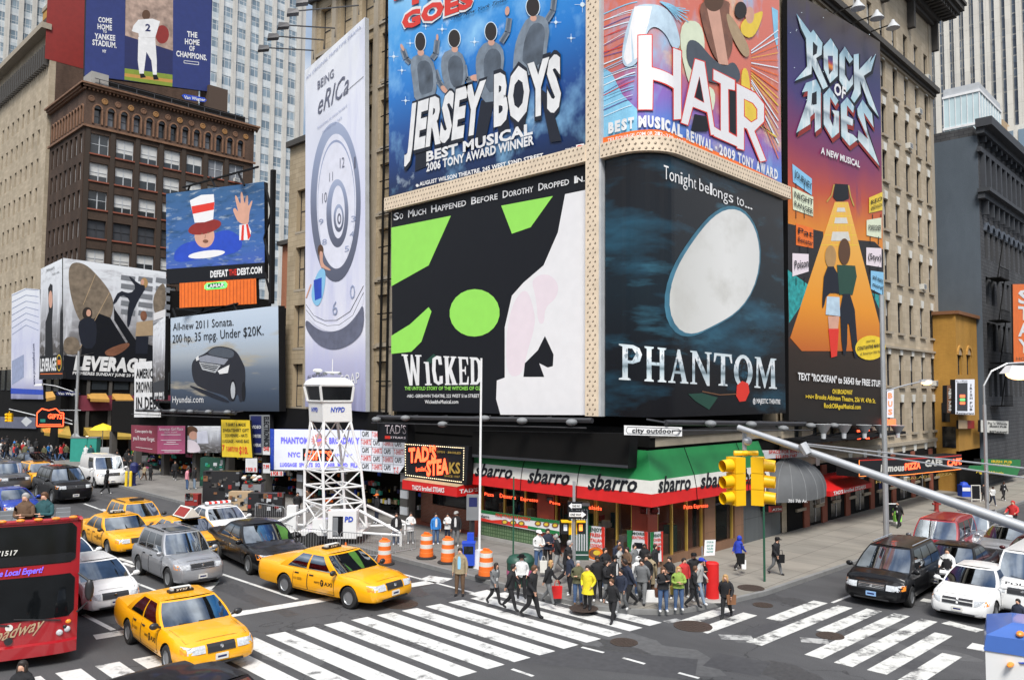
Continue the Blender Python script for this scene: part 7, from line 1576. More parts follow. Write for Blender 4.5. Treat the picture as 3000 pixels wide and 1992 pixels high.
for k,(x0,y0,x1,y1,tx_)in enumerate(((1120,258,1278,342,'ONE WAY'),(1122,348,1328,440,'ONE WAY'))):
 W=Wall((p.x-FH.x*(.1+.05*k),p.y-FH.y*(.1+.05*k)),(RH.x,RH.y));u0,v0=W.uv(*Q(*ZS,x0,y1)[0]);u1,v1=W.uv(*Q(*ZS,x1,y0)[0])
 s_=MB('blackart');s_.wbox(W,u0,v0,u1,v1,-.02,0);s_.m('white');h=v1-v0;w_=u1-u0;f=(lambda a:u0+w_*a)if k else(lambda a:u1-w_*a)
 s_.artuv(W,[(f(.06),v0+h*.25),(f(.72),v0+h*.25),(f(.72),v0+h*.1),(f(.95),v0+h*.5),(f(.72),v0+h*.9),(f(.72),v0+h*.75),(f(.06),v0+h*.75)],.006);s_.m('blackart');write(s_,W,tx_,(u0+w_*(.12 if k else.3),v0+h*.36),(u0+w_*(.7 if k else.88),v0+h*.36),(u0+w_*(.12 if k else.3),v0+h*.64),.012,.03,px=False);s_.build('one_way_sign',R_)
for k,(x0,x1)in enumerate(((1045,1160),(1208,1305))):
 W=Wall((p.x-FH.x*.05,p.y-FH.y*.05),(RH.x,RH.y));u0,v0=W.uv(*Q(*ZS,x0,605)[0]);u1,v1=W.uv(*Q(*ZS,x1,455)[0]);s_=MB('sigyellow');s_.wbox(W,u0+(.3 if k==0 else 0),v0,u1-(0 if k==0 else.32),v1,-.1,.14);s_.wbox(W,u0,v1-.05,u1,v1,-.1,.3);s_.m('plastic').wbox(W,u0 if k==0 else u1-.34,v0+.02,u0+.34 if k==0 else u1,v1-.04,-.1,.12);o=s_.build('walk_signal',R_)
 l=MB('neonorange' if k else 'litwhite');cx=(u0+.17)if k==0 else u1-.17;cz=(v0+v1)/2;l.wbox(W,cx-.07,cz-.12,cx+.07,cz+.04,.12,.13)
 for j in range(4):l.wbox(W,cx-.07+.037*j,cz+.04,cx-.045+.037*j,cz+.12,.12,.13)
 l.build('symbol',o)
post('sign_post','thin dark green post between the bins and the restaurant','post',1503,1690,.15,4.1,.035,'polegreen');R_,p=post('sign_post','thin dark green post on the side street kerb with a small white disc','post',2240,1714,.0,4.0,.045,'polegreen');b=MB('white');b.wbox(WY(p.y-.05),p.x-.16,3.2,p.x+.10,3.9,0,.01);b.build('sign_plate',R_)
R_,p=post('traffic_signal','grey double post with signal arms and a lamp at the far left crossing','traffic signal',218,1342,.15,11.2,.16)
W=Wall((p.x,p.y),(RH.x,RH.y));b=MB('galv');WPt=lambda x,y,d=0.:W.P(*W.uv(*Q(*ZL,x,y)[0]),d)
b.tube(Vector((p.x,p.y,0))+RH*.45,WPt(872,150),.12);b.tube(WPt(835,560),WPt(105,385),.07,.05);b.tube(WPt(830,520),WPt(520,405),.04);b.tube(WPt(930,400),WPt(520,395),.045);b.tube(WPt(870,195),WPt(640,120),.05);b.tube(WPt(640,120),WPt(470,95),.05);b.build('arm',R_)
b=MB('white');b.hexa([WPt(410,120),WPt(500,118),WPt(500,118,.3),WPt(410,120,.3)],[WPt(430,95),WPt(500,92),WPt(500,92,.3),WPt(430,95,.3)]);b.build('lamp_head',R_)
for x,y in((108,430),(520,440)):
 b=MB('sigyellow');
 for k in range(3):b.hexa([WPt(x-24,y+32+k*34),WPt(x+24,y+32+k*34),WPt(x+24,y+32+k*34,-.3),WPt(x-24,y+32+k*34,-.3)][::1],[WPt(x-24,y+2+k*34),WPt(x+24,y+2+k*34),WPt(x+24,y+2+k*34,-.3),WPt(x-24,y+2+k*34,-.3)]);b.tube(WPt(x-20,y+17+k*34),WPt(x-44,y+22+k*34),.15,n=8)
 b.tube(WPt(x,y-20),WPt(x,y+4),.05,n=6);b.build('signal_head',R_)
for x,y in((308,525),(868,705)):
 b=MB('lightgray');b.artuv(W,[W.uv(*q)for q in Q(*ZL,x-58,y,x,y-55,x+70,y,x,y+60)],.12);b.build('sign_plate',R_)
b=MB('sigyellow');b.hexa([WPt(890,830),WPt(962,830),WPt(962,830,.3),WPt(890,830,.3)],[WPt(890,770),WPt(962,770),WPt(962,770,.3),WPt(890,770,.3)]);b.build('walk_signal',R_)
def barrel(label,px,py,_=0,z=.0):
 p=gnd(px,py,z);h=1.08;r_=.31;B=thing('traffic_barrel',label,'barrel',(p.x,p.y,z),0,'orange and white construction barrels')
 if not hasattr(barrel,'m'):
  b=MB('orange');zs_=[(.09,1),(.26,.98),(.27,.95),(.44,.94),(.45,.91),(.62,.90),(.63,.87),(.80,.86),(.81,.83),(1.0,.8),(1.04,.6)]
  b.lathe([(0,.06)]+[(r_*k,z_)for z_,k in zs_]+[(0,1.04)],18);b.box(-.05,-.14,1.03,.05,.14,1.12);o=b.build('drum',B,smooth=30,local=True)
  w_=MB('offwhite');
  for a,e,k in((.45,.62,.91),(.80,.97,.845)):w_.lathe([(r_*k+.004,a),(r_*(k-.015)+.004,e)],18)
  o2=w_.build('stripe',B,smooth=30,local=True);q=MB('tyre');q.lathe([(0,0),(.45,0),(.44,.06),(.3,.09),(0,.09)],18);o3=q.build('base',B,local=True);barrel.m=(o,o2,o3)
 else:
  for s_ in barrel.m:k=s_.copy();COL.objects.link(k);k.parent=B
 return B
barrel('orange barrel on the road edge at the left of the pavement',1126,1652);barrel('orange barrel on the pavement nearest the steakhouse doorway',1249,1634,0,.15);barrel('orange barrel on the pavement beside the blue newspaper boxes',1312,1648,0,.15);barrel('orange barrel at the foot of the white pole',1424,1690,0,.15);barrel('lone orange barrel in the road before the police saloon',653,1566)
b=MB('orange');p=gnd(1012,1636);b.box(p.x-.18,p.y-.18,0,p.x+.18,p.y+.18,.03);b.lathe([(.14,.03),(.10,.25)],12,(p.x,p.y,0));b.m('white').lathe([(.10,.25),(.065,.5)],12,(p.x,p.y,0));b.m('orange').lathe([(.065,.5),(.03,.72),(0,.72)],12,(p.x,p.y,0));obj1(b,'traffic_cone','small orange cone behind the middle taxi roof','traffic cone')
def barrier(label,a,e,z=0.):
 a,e=gnd(*a,z),gnd(*e,z);d=(e-a).normalized();n=max(1,round((e-a).length/2.3));L_=(e-a).length/n
 for i in range(n):
  s=a+d*(L_*i+.06);f=a+d*(L_*(i+1)-.06);b=MB('galv');up=lambda p,h:p+Vector((0,0,h))
  b.path([up(s,.2),up(s,1.0),up(s+d*.1,1.1),up(f-d*.1,1.1),up(f,1.0),up(f,.2),up(s,.2)],.02,5)
  for k in range(1,15):q=s+(f-s)*k/15;b.tube(up(q,.2),up(q,1.1),.008,n=4)
  nn=Vector((-d.y,d.x,0))*.28
  for q in(s+d*.25,f-d*.25):b.path([up(q+nn,0),up(q,.22),up(q-nn,0)],.016,4)
  obj1(b,'crowd_barrier',label,'barrier','grey steel crowd barriers around the watch tower')
barrier('steel crowd barrier in the row before the watch tower trailer',(868,1616),(1123,1642));barrier('steel crowd barrier at the left end of the watch tower enclosure',(790,1585),(863,1614));barrier('steel crowd barrier at the right end of the watch tower enclosure',(1140,1632),(1219,1618));barrier('steel crowd barrier behind the watch tower on the pavement side',(745,1530),(930,1562))
p=gnd(2086,1750,.2);b=MB('red');b.lathe([(.25,0),(.25,1.22),(.2,1.26),(0,1.26)],16,(p.x,p.y,.2));obj1(b,'call_post','bright red round post at the corner kerb','post',smooth=30)
for k,(px,py,lb)in enumerate(((1512,1716,'dark green litter bin left of the thin green post'),(1537,1712,'dark green litter bin right of the thin green post'))):
 p=gnd(px,py,.15);B=thing('litter_bin',lb,'litter bin',(p.x,p.y,.15));b=MB('greenbin');b.lathe([(0,0),(.30,0),(.34,.1),(.36,.85),(.37,.9)],16,(p.x,p.y,.15));b.build('body',B,smooth=30);b=MB('greenbin');b.lathe([(.38,.9),(.36,1.0),(.27,1.12),(.13,1.18),(0,1.19)],16,(p.x,p.y,.15));b.build('lid',B,smooth=40);b=MB('pink');b.lathe([(.362,.35),(.366,.6)],16,(p.x,p.y,.15));b.build('sticker_band',B)
p=gnd(1372,1662,.15);B=thing('newspaper_box','bright blue newspaper boxes beside the white pole','newspaper box',(p.x,p.y,.15));b=MB('blue');rb=lambda a0,b0,z0,a1,b1,z1:b.hexa([p+RH*a0+FH*b0+Vector((0,0,z0)),p+RH*a1+FH*b0+Vector((0,0,z0)),p+RH*a1+FH*b1+Vector((0,0,z0)),p+RH*a0+FH*b1+Vector((0,0,z0))],[p+RH*a0+FH*b0+Vector((0,0,z1)),p+RH*a1+FH*b0+Vector((0,0,z1)),p+RH*a1+FH*b1+Vector((0,0,z1)),p+RH*a0+FH*b1+Vector((0,0,z1))]);rb(-.25,-.2,.12,.27,.3,1.0);rb(-.27,-.22,1.0,.29,.32,1.05);rb(-.08,.3,1.0,.2,.6,1.35);b.build('body',B);b=MB('glassdark');rb(-.19,-.215,.6,.21,-.205,.92);b.build('window',B);b=MB('plastic');rb(-.2,-.1,0,-.1,0,.12);rb(.1,-.1,0,.2,0,.12);b.build('leg',B)
p=gnd(1385,1590,.15);B=thing('phone_booth','grey street telephone stand beside the restaurant corner pier','phone booth',(p.x,p.y,.15));b=MB('plastic');rb(-.08,0,0,.08,.12,1.1);b.build('post',B);b=MB('midgray');rb(-.32,-.1,1.1,.32,.3,2.3);b.build('hood',B);b=MB('navy');rb(-.2,-.105,1.75,.2,-.1,2.2);b.build('panel',B)
p=gnd(1697,1640,.15);b=MB('greenbin');rb(-.42,0,0,.42,.7,2.35);b.m('lightgray');rb(-.4,-.01,.2,.4,-.005,.25);b.m('galv');rb(-.46,-.03,2.35,.46,.73,2.48);b.m('lightgray');
for k in range(7):rb(-.36+.11*k,-.012,.4,-.30+.11*k,-.006,2.2)
b.m('offwhite');rb(-.2,-.016,1.3,.2,-.012,1.36);obj1(b,'utility_cabinet','tall dark green ribbed cabinet behind the corner sign post','cabinet')
p=gnd(2058,1752,.15);b=MB('galv');b.tube((p.x,p.y,1.1),(p.x,p.y,2.0),.02,n=5);W=Wall((p.x-.08,p.y-.05),(RH.x,RH.y));uv=[W.uv(*q)for q in Q(1750,1500,3.92,1235,318,1358,314,1348,492,1222,502)];b.m('white').artuv(W,uv,.01);b.artuv(W,uv[::-1],.0);B=thing('hand_sign','white placard on a stick held above the red post','placard',(p.x,p.y,.15));b.build('board',B);b=MB('teal')
for k,(y,tx_)in enumerate(((350,'STOP IN'),(390,'GRAY LINE'),(425,'TOURS'),(460,'NOW'))):write(b,W,tx_,*Q(1750,1500,3.92,1255,y,1330,y-2,1255,y-20),.03,.02)
b.build('lettering',B)
for(px,py,lb)in((2612,1534,'white framed notice stand by the lamp post'),(2860,1470,'black chalk board stand outside the pub')):
 p=gnd(px,py,.15);b=MB('white' if px<2700 else 'offwhite');rb(-.32,0,0,-.27,.05,1.15);rb(.27,0,0,.32,.05,1.15);rb(-.27,0,1.1,.27,.05,1.15);rb(-.27,0,.15,.27,.05,.2);b.m('glassdark');rb(-.27,.01,.2,.27,.04,1.1);obj1(b,'notice_stand',lb,'notice stand')
p=gnd(2632,1541,.15);b=MB('cloth_green' if 'cloth_green' in MATS else 'limeart');rb(-.2,0,.25,.2,.2,.95);b.m('plastic');rb(-.06,.05,.95,.06,.15,1.2);obj1(b,'green_bag','bright green bag standing beside the lamp post','bag')
p=gnd(2825,1462,.15);b=MB('blue');b.hexa([p+RH*x+FH*y+Vector((0,0,.2))for x,y in((-.3,-.3),(.3,-.3),(.3,.3),(-.3,.3))],[p+RH*x+FH*y+Vector((0,0,1.0))for x,y in((-.3,-.3),(.3,-.3),(.3,.3),(-.3,.3))]);b.lathe([(.3,1.15),(.22,1.32),(0,1.38)],12,(p.x,p.y,0));b.m('white');rb(-.28,-.31,.6,.28,-.305,.85);obj1(b,'mail_box','blue and white mail box outside the marquee doors','mail box')
p=gnd(2744,1497,.15);b=MB('deepred');b.lathe([(.16,0),(.13,.1),(.13,.55),(.18,.6),(.12,.75),(0,.82)],10,(p.x,p.y,.15));b.tube(p+RH*-.25+Vector((0,0,.45)),p+RH*.25+Vector((0,0,.45)),.07);obj1(b,'fire_hydrant','red stand pipe at the foot of the brick pier in the side street','hydrant')
for px,lb in((369,'yellow bollard nearest the white van'),(382,'yellow bollard beside the dark mail box')):
 p=gnd(px,1424,.15);b=MB('yellow');b.lathe([(.1,0),(.1,1.05),(.06,1.12),(0,1.13)],10,(p.x,p.y,.15));obj1(b,'bollard',lb,'bollard')
p=gnd(391,1422,.15);b=MB('navy');b.lathe([(.2,0),(.2,.1),(.14,.14),(.14,.9),(.3,1.0),(.3,1.5),(.2,1.7),(0,1.75)],12,(p.x,p.y,.15));obj1(b,'mail_box','dark blue post mounted mail box by the yellow bollards','mail box')
for px,lb in((228,'green hoarding panel behind the white van'),(257,'green hoarding panel right of the far post')):
 p=gnd(px,1352,.15);b=MB('teal');rb(-.8,0,0,.8,.8,2.3);b.m('midgray');rb(-.84,-.04,2.3,.84,.84,2.4);obj1(b,'green_kiosk',lb,'kiosk')
p=gnd(298,1345,.15);B=thing('umbrella_stand','yellow parasol over a street cart on the far pavement','parasol',(p.x,p.y,.15));b=MB('yellow');b.lathe([(1.3,3.0),(.8,3.35),(0,3.65)],8,(p.x,p.y,.15));b.build('canopy',B);b=MB('galv');b.tube(p,p+Vector((0,0,3.5)),.04);b.build('pole',B);b=MB('lightgray');rb(-.9,-.4,.3,.9,.4,1.2);b.build('cart',B)
rnd=random.Random(12)
for k,(px,py,w_,h,m,lb)in enumerate(((645,1478,2.3,2.1,'plastic','black wheeled display stand before the price boards'),(700,1500,1.3,1.2,'tan','low stand of tan and white prints on the pavement'),(775,1515,2.0,1.35,'plastic','dark rack of souvenirs beside the barriers'),(560,1486,.8,.8,'deepred','stack of dark red bags at the kerb'),(735,1480,1.2,1.3,'midgray','grey folding table heaped with hats'),(620,1428,1.8,2.2,'teal','lit green shelf of bottles and drinks in the shop front'))):
 p=gnd(px,py,.15);B=thing('goods_stand',lb,'stand',(p.x,p.y,.15));b=MB(m if k!=5 else 'greenbin');rb(-w_/2,0,.1,w_/2,.6,h);b.build('frame',B);b=MB('offwhite')
 for i in range(int(w_*13)):
  b.m(rnd.choice(['lightgray','midgray','wood','black','deepred','darkstone','midgray','black']if k!=5 else['teal','midgray','green','lightgray','teal','greenbin']));x,z=rnd.uniform(-w_/2,w_/2-.15),rnd.uniform(.3,h-.15);s=rnd.uniform(.08,.3);rb(x,-.03,z,x+s,-.005,z+s*rnd.uniform(.5,1.3))
 b.build('goods',B)['kind']='stuff'
 if k==4:
  b=MB('red');[b.m(rnd.choice(['red','offwhite','black','greenbin','tan'])).ball(p+RH*rnd.uniform(-.6,.6)+FH*rnd.uniform(0,.6)+Vector((0,0,h+rnd.uniform(.05,.5))),(.16,.16,.1),8,5)for i in range(30)];b.build('hat',B)['kind']='stuff'
def flood(label,a,e,kind,grp,head=None,d=.5):
 """a = wall point, e = head point"""
 R_=thing('flood_lamp',label,'flood lamp',a,0,grp);b=MB('darksteel');b.path([a,a+Vector((0,0,.6)),e]if kind=='arm' else[a,e],.045,5);b.build('arm',R_)
 dr=(e-a);dr.z=0;dr=dr.normalized()if dr.length>.05 else-FH;s=Vector((-dr.y,dr.x,0));b=MB('darksteel' if kind=='arm' else 'lightgray')
 if kind=='arm':q=lambda u,v,z:e+dr*u+s*v+Vector((0,0,z));b.hexa([q(-.35,-.25,-.12),q(.35,-.25,-.3),q(.35,.25,-.3),q(-.35,.25,-.12)],[q(-.3,-.2,.12),q(.3,-.2,.05),q(.3,.2,.05),q(-.3,.2,.12)]);b.build('head',R_)
 elif kind=='bell':b.lathe([(.08,.25),(.14,.1),(.40,-.25),(.42,-.3)],12,e);b.m('litwhite').lathe([(0,-.24),(.36,-.25)],12,e);b.build('head',R_,smooth=40)
 elif kind=='cup':b.lathe([(.12,-.35),(.14,-.05),(.2,.0),(.42,.38),(.44,.4)],12,e);b.m('litwhite').lathe([(0,.2),(.36,.32)],12,e);b.build('head',R_,smooth=40)
 else:b.m('midgray').ball(e,(.26,.26,.15),10,6);b.build('head',R_,smooth=60)
for k,(x0,y0,x1,y1)in enumerate(((922,176,772,140),(952,146,800,106),(985,112,830,74),(1055,46,858,34),(1100,10,885,4))):
 a=BE.P(*BE.uv(x0,y0),.1);e=depth_pt(x1,y1,(a-CAMP).dot(FWD)-1.2);flood('dark flood lamp on a long arm above the clock banner',a,e,'arm','flood lamps over the clock banner')
for k,(x0,y0,x1,y1)in enumerate(((2436,42,2513,12),(2490,72,2569,42),(2540,98,2616,70))):
 a=WY(19.0).P(*WY(19.0).uv(x0,y0));e=depth_pt(x1,y1,(a-CAMP).dot(FWD)-2.5);flood('white bell shaped lamp on an arm above the rock banner',a,e,'bell','bell lamps over the rock banner')
for k,x in enumerate((2412,2472,2532,2582,2630)):W=WY(17.2);e=W.P(*W.uv(x,1265));flood('white up-facing flood lamp on the rail under the rock banner',e+Vector((0,1.6,-.5)),e,'cup','cup lamps on the rail under the rock banner')
rl_=MB('black');W=WY(17.6);u0,v0=W.uv(2350,1292);u1,v1=W.uv(2640,1292);rl_.wbox(W,u0,v0-.12,u1,v0+.05,-1.4,.3);obj1(rl_,'lamp_rail','black lamp gantry fixed under the rock banner','gantry')
for(W,x0,y0,x1,y1,lb,hs,gl_)in((WX(26.6),1106,1222,1735,1232,'dark lamp rail along the foot of the lime and white hoarding',((1118,1228),(1203,1224),(1312,1242),(1435,1225),(1545,1232),(1690,1236)),'lamps under the lime and white hoarding'),(WY(17.9),1950,1238,2360,1242,'dark lamp rail along the foot of the pale oval hoarding',((2060,1240),(2180,1242),(2275,1254),(2356,1246),(2425,1246)),'lamps under the pale oval hoarding'),(WX(26.3),400,1202,690,1210,'dark lamp rail along the foot of the car hoarding',((428,1199),(474,1202),(520,1203),(570,1205),(624,1206),(680,1207)),'lamps under the car hoarding')):
 u0,v0=W.uv(x0,y0);u1,v1=W.uv(x1,y1);b=MB('darksteel');b.tube(W.P(u0,v0),W.P(u1,v1),.12,n=6);b.tube(W.P(u0,v0-.3,.4),W.P(u1,v1-.3,.4),.03,n=5)
 k=u0
 while k<u1:f=(k-u0)/(u1-u0);b.tube(W.P(k,v0+(v1-v0)*f),W.P(k,v0+(v1-v0)*f+.1,-.9),.05,n=5);k+=2.4
 obj1(b,'lamp_rail',lb,'gantry')
 for x,y in hs:e=W.P(*W.uv(x,y),.35);flood('rounded grey lamp on the rail under the '+gl_[15:]if False else 'rounded grey lamp on the rail under the '+gl_.split('under the ')[1],e-W.n*.4+Vector((0,0,.1)),e,'dome',gl_)
b=MB('black');W=WX(28.3)
for(x0,y0,x1,y1)in((805,500,800,890),(780,540,800,620),(800,620,778,700),(778,700,800,800),(780,800,800,880),(540,550,760,490),(620,520,640,560),(700,505,720,545),(560,545,550,570),(510,905,520,935),(600,900,590,930),(690,890,700,920),(520,905,700,930),(700,890,540,930)):b.tube(W.P(*W.uv(x0,y0),.1),W.P(*W.uv(x1,y1),.1),.09 if x0<803 else.22,n=5)
obj1(b,'hoarding_scaffold','black steel lattice holding the sea and car hoardings','scaffold')
POSES={}
for k_,c_ in(('jean',(.06,.11,.22)),('jeanlight',(.2,.27,.36)),('cloth_black',(.012,.012,.014)),('cloth_navy',(.018,.024,.045)),('cloth_gray',(.16,.165,.17)),('cloth_white',(.68,.68,.67)),('cloth_olive',(.10,.10,.05)),('cloth_yellow',(.72,.58,.02)),('cloth_green',(.25,.36,.07)),('cloth_blue',(.03,.2,.55)),('cloth_royal',(.02,.05,.42)),('cloth_pink',(.62,.25,.3)),('cloth_tan',(.3,.24,.15)),('cloth_red',(.5,.03,.03)),('cloth_brown',(.12,.07,.04)),('cloth_teal',(.02,.08,.09)),('cloth_palegray',(.35,.35,.34)),('shoe_white',(.6,.6,.6))):mat(k_,c_,.85,var=.22,sc=7)
def pose_mesh(name):
 """continuous body grown from a jointed skeleton by a skin modifier; returns verts, faces and a body zone per face"""
 if name in POSES:return POSES[name]
 V=[];E=[];Rd=[];Z=[]
 def v(p,r,par=None,zone=0):
  V.append(p);Rd.append((r[0]*(1.22 if r[0]>.03 else 1),r[1]*(1.22 if r[0]>.03 else 1)));k=len(V)-1
  if par is not None:E.append((par,k));Z.append(zone)
  return k
 walk=name.startswith('walk');bend=.10 if name=='walkbent' else(.05 if walk else 0)
 pel=v((0,0,.95),(.15,.12));bel=v((bend*.3,0,1.10),(.145,.11),pel,1);che=v((bend*.9,0,1.30),(.165,.12),bel,1);nb=v((bend*1.3,0,1.455),(.085,.08),che,1)
 nk=v((bend*1.5+.01,0,1.52),(.058,.058),nb,0);hd=v((bend*2+.025,0,1.615),(.088,.10),nk,0);ht=v((bend*2+.015,0,1.70),(.068,.075),hd,0);v((bend*2+.125,0,1.60),(.014,.014),hd,0)
 hx={'stand':(0,.02),'cross':(0,0),'face':(0,0),'pocket':(.03,-.03),'fold':(.02,0),'sit':(0,0)}.get(name,(0,0))
 for sg in(1,-1):
  f=sg if name!='walkm' else-sg
  hip=v((0,sg*.095,.90),(.10,.10),pel,2)
  if name=='sit':kn=v((.40,sg*.14,.84),(.07,.07),hip,2);an=v((.42,sg*.14,.42),(.048,.048),kn,2)
  elif walk:kn=v((.14 if f>0 else-.02,sg*.10,.50 if f>0 else.50),(.068,.068),hip,2);an=v((.24 if f>0 else-.34,sg*.09,.09 if f>0 else.17),(.046,.046),kn,2)
  else:kn=v((.02+hx[0 if sg>0 else 1],sg*.11,.49),(.068,.068),hip,2);an=v((hx[0 if sg>0 else 1]*2,sg*.12,.085),(.046,.046),kn,2)
  ap=V[an];v((ap[0]+.15,ap[1]+sg*.02,max(.035,ap[2]-.05-(.06 if ap[2]>.12 else 0))),(.038,.034),an,3)
  sh=v((bend*1.1,sg*.175,1.40),(.075,.075),nb,1)
  if name in('cross','fold'):el=v((.06,sg*.25,1.13),(.055,.055),sh,1);wr=v((.22,-sg*.04 if name=='cross' else sg*.05,1.14+.03*sg),(.038,.038),el,1);dirn=(.02,-sg*.09,.01)
  elif name=='face' and sg>0:el=v((.10,sg*.22,1.16),(.055,.055),sh,1);wr=v((.16,sg*.06,1.45),(.036,.036),el,1);dirn=(-.01,-.03,.08)
  elif name=='face':el=v((.10,sg*.22,1.14),(.055,.055),sh,1);wr=v((.22,.0,1.22),(.036,.036),el,1);dirn=(.02,.08,.03)
  elif name=='pocket':el=v((-.08,sg*.27,1.14),(.055,.055),sh,1);wr=v((.06,sg*.21,.96),(.04,.04),el,1);dirn=(.05,-sg*.03,-.06)
  elif name=='sit':el=v((.14,sg*.25,1.18),(.055,.055),sh,1);wr=v((.40,sg*.22,1.12),(.038,.038),el,1);dirn=(.08,0,-.01)
  elif walk:el=v((bend-.04 if f>0 else bend+.02,sg*.25,1.14),(.055,.055),sh,1);wr=v((bend+(-.14 if f>0 else.2),sg*.24,.95 if f>0 else.98),(.038,.038),el,1);dirn=(.02 if f<0 else-.03,0,-.09)
  else:el=v((-.01,sg*.25,1.13),(.055,.055),sh,1);wr=v((.06,sg*.25,.90),(.038,.038),el,1);dirn=(.02,0,-.09)
  w0=V[wr];pm=v(tuple(w0[i]+dirn[i]*.7 for i in range(3)),(.034,.024),wr,0);p0=V[pm];D=Vector(dirn).normalized();S=D.orthogonal().normalized()if abs(D.x)<.9 else Vector((0,0,1))
  S=D.cross(Vector((0,1,0)))if abs(D.y)<.9 else D.cross(Vector((0,0,1)));S.normalize()
  for k,(o,L_)in enumerate(((-.024,.062),(-.008,.075),(.008,.07),(.024,.055))):
   q=Vector(p0)+S*o+D*.04;t=q+D*L_+Vector((.012,0,0));m=v(tuple(q),(.010,.010),pm,0);v(tuple(t),(.008,.008),m,0)
  q=Vector(w0)+D*.03+S*.035;t=q+D*.03+S*.03;v(tuple(t),(.010,.010),pm,0)
 me=bpy.data.meshes.new('p');me.from_pydata(V,E,[]);ob=bpy.data.objects.new('p',me);COL.objects.link(ob);md=ob.modifiers.new('s','SKIN');md.use_smooth_shade=True;md.branch_smoothing=.2
 for i,sv in enumerate(me.skin_vertices[0].data):sv.radius=Rd[i];sv.use_root=i==0
 ss=ob.modifiers.new('u','SUBSURF');ss.levels=1;ss.render_levels=1
 bpy.context.view_layer.update();dg=bpy.context.evaluated_depsgraph_get();m2=bpy.data.meshes.new_from_object(ob.evaluated_get(dg));bpy.data.objects.remove(ob)
 vv=np.array([p.co[:]for p in m2.vertices]);zones=[]
 A=np.array([V[a]for a,b in E]);B=np.array([V[b]for a,b in E]);rr=np.array([(Rd[a][0]+Rd[b][0])/2 for a,b in E])
 for p in m2.polygons:
  c=vv[list(p.vertices)].mean(0);d=B-A;t=np.clip(((c-A)*d).sum(1)/np.maximum(1e-9,(d*d).sum(1)),0,1);dist=np.linalg.norm(A+d*t[:,None]-c,axis=1)-rr;z=Z[int(dist.argmin())]
  if z in(1,)and c[2]<.93 and abs(c[1])<.2:z=2
  zones.append(z)
 POSES[name]=(m2,zones,max(vv[:,2]),V[hd],vv[:,2].min());return POSES[name]
_PM={}
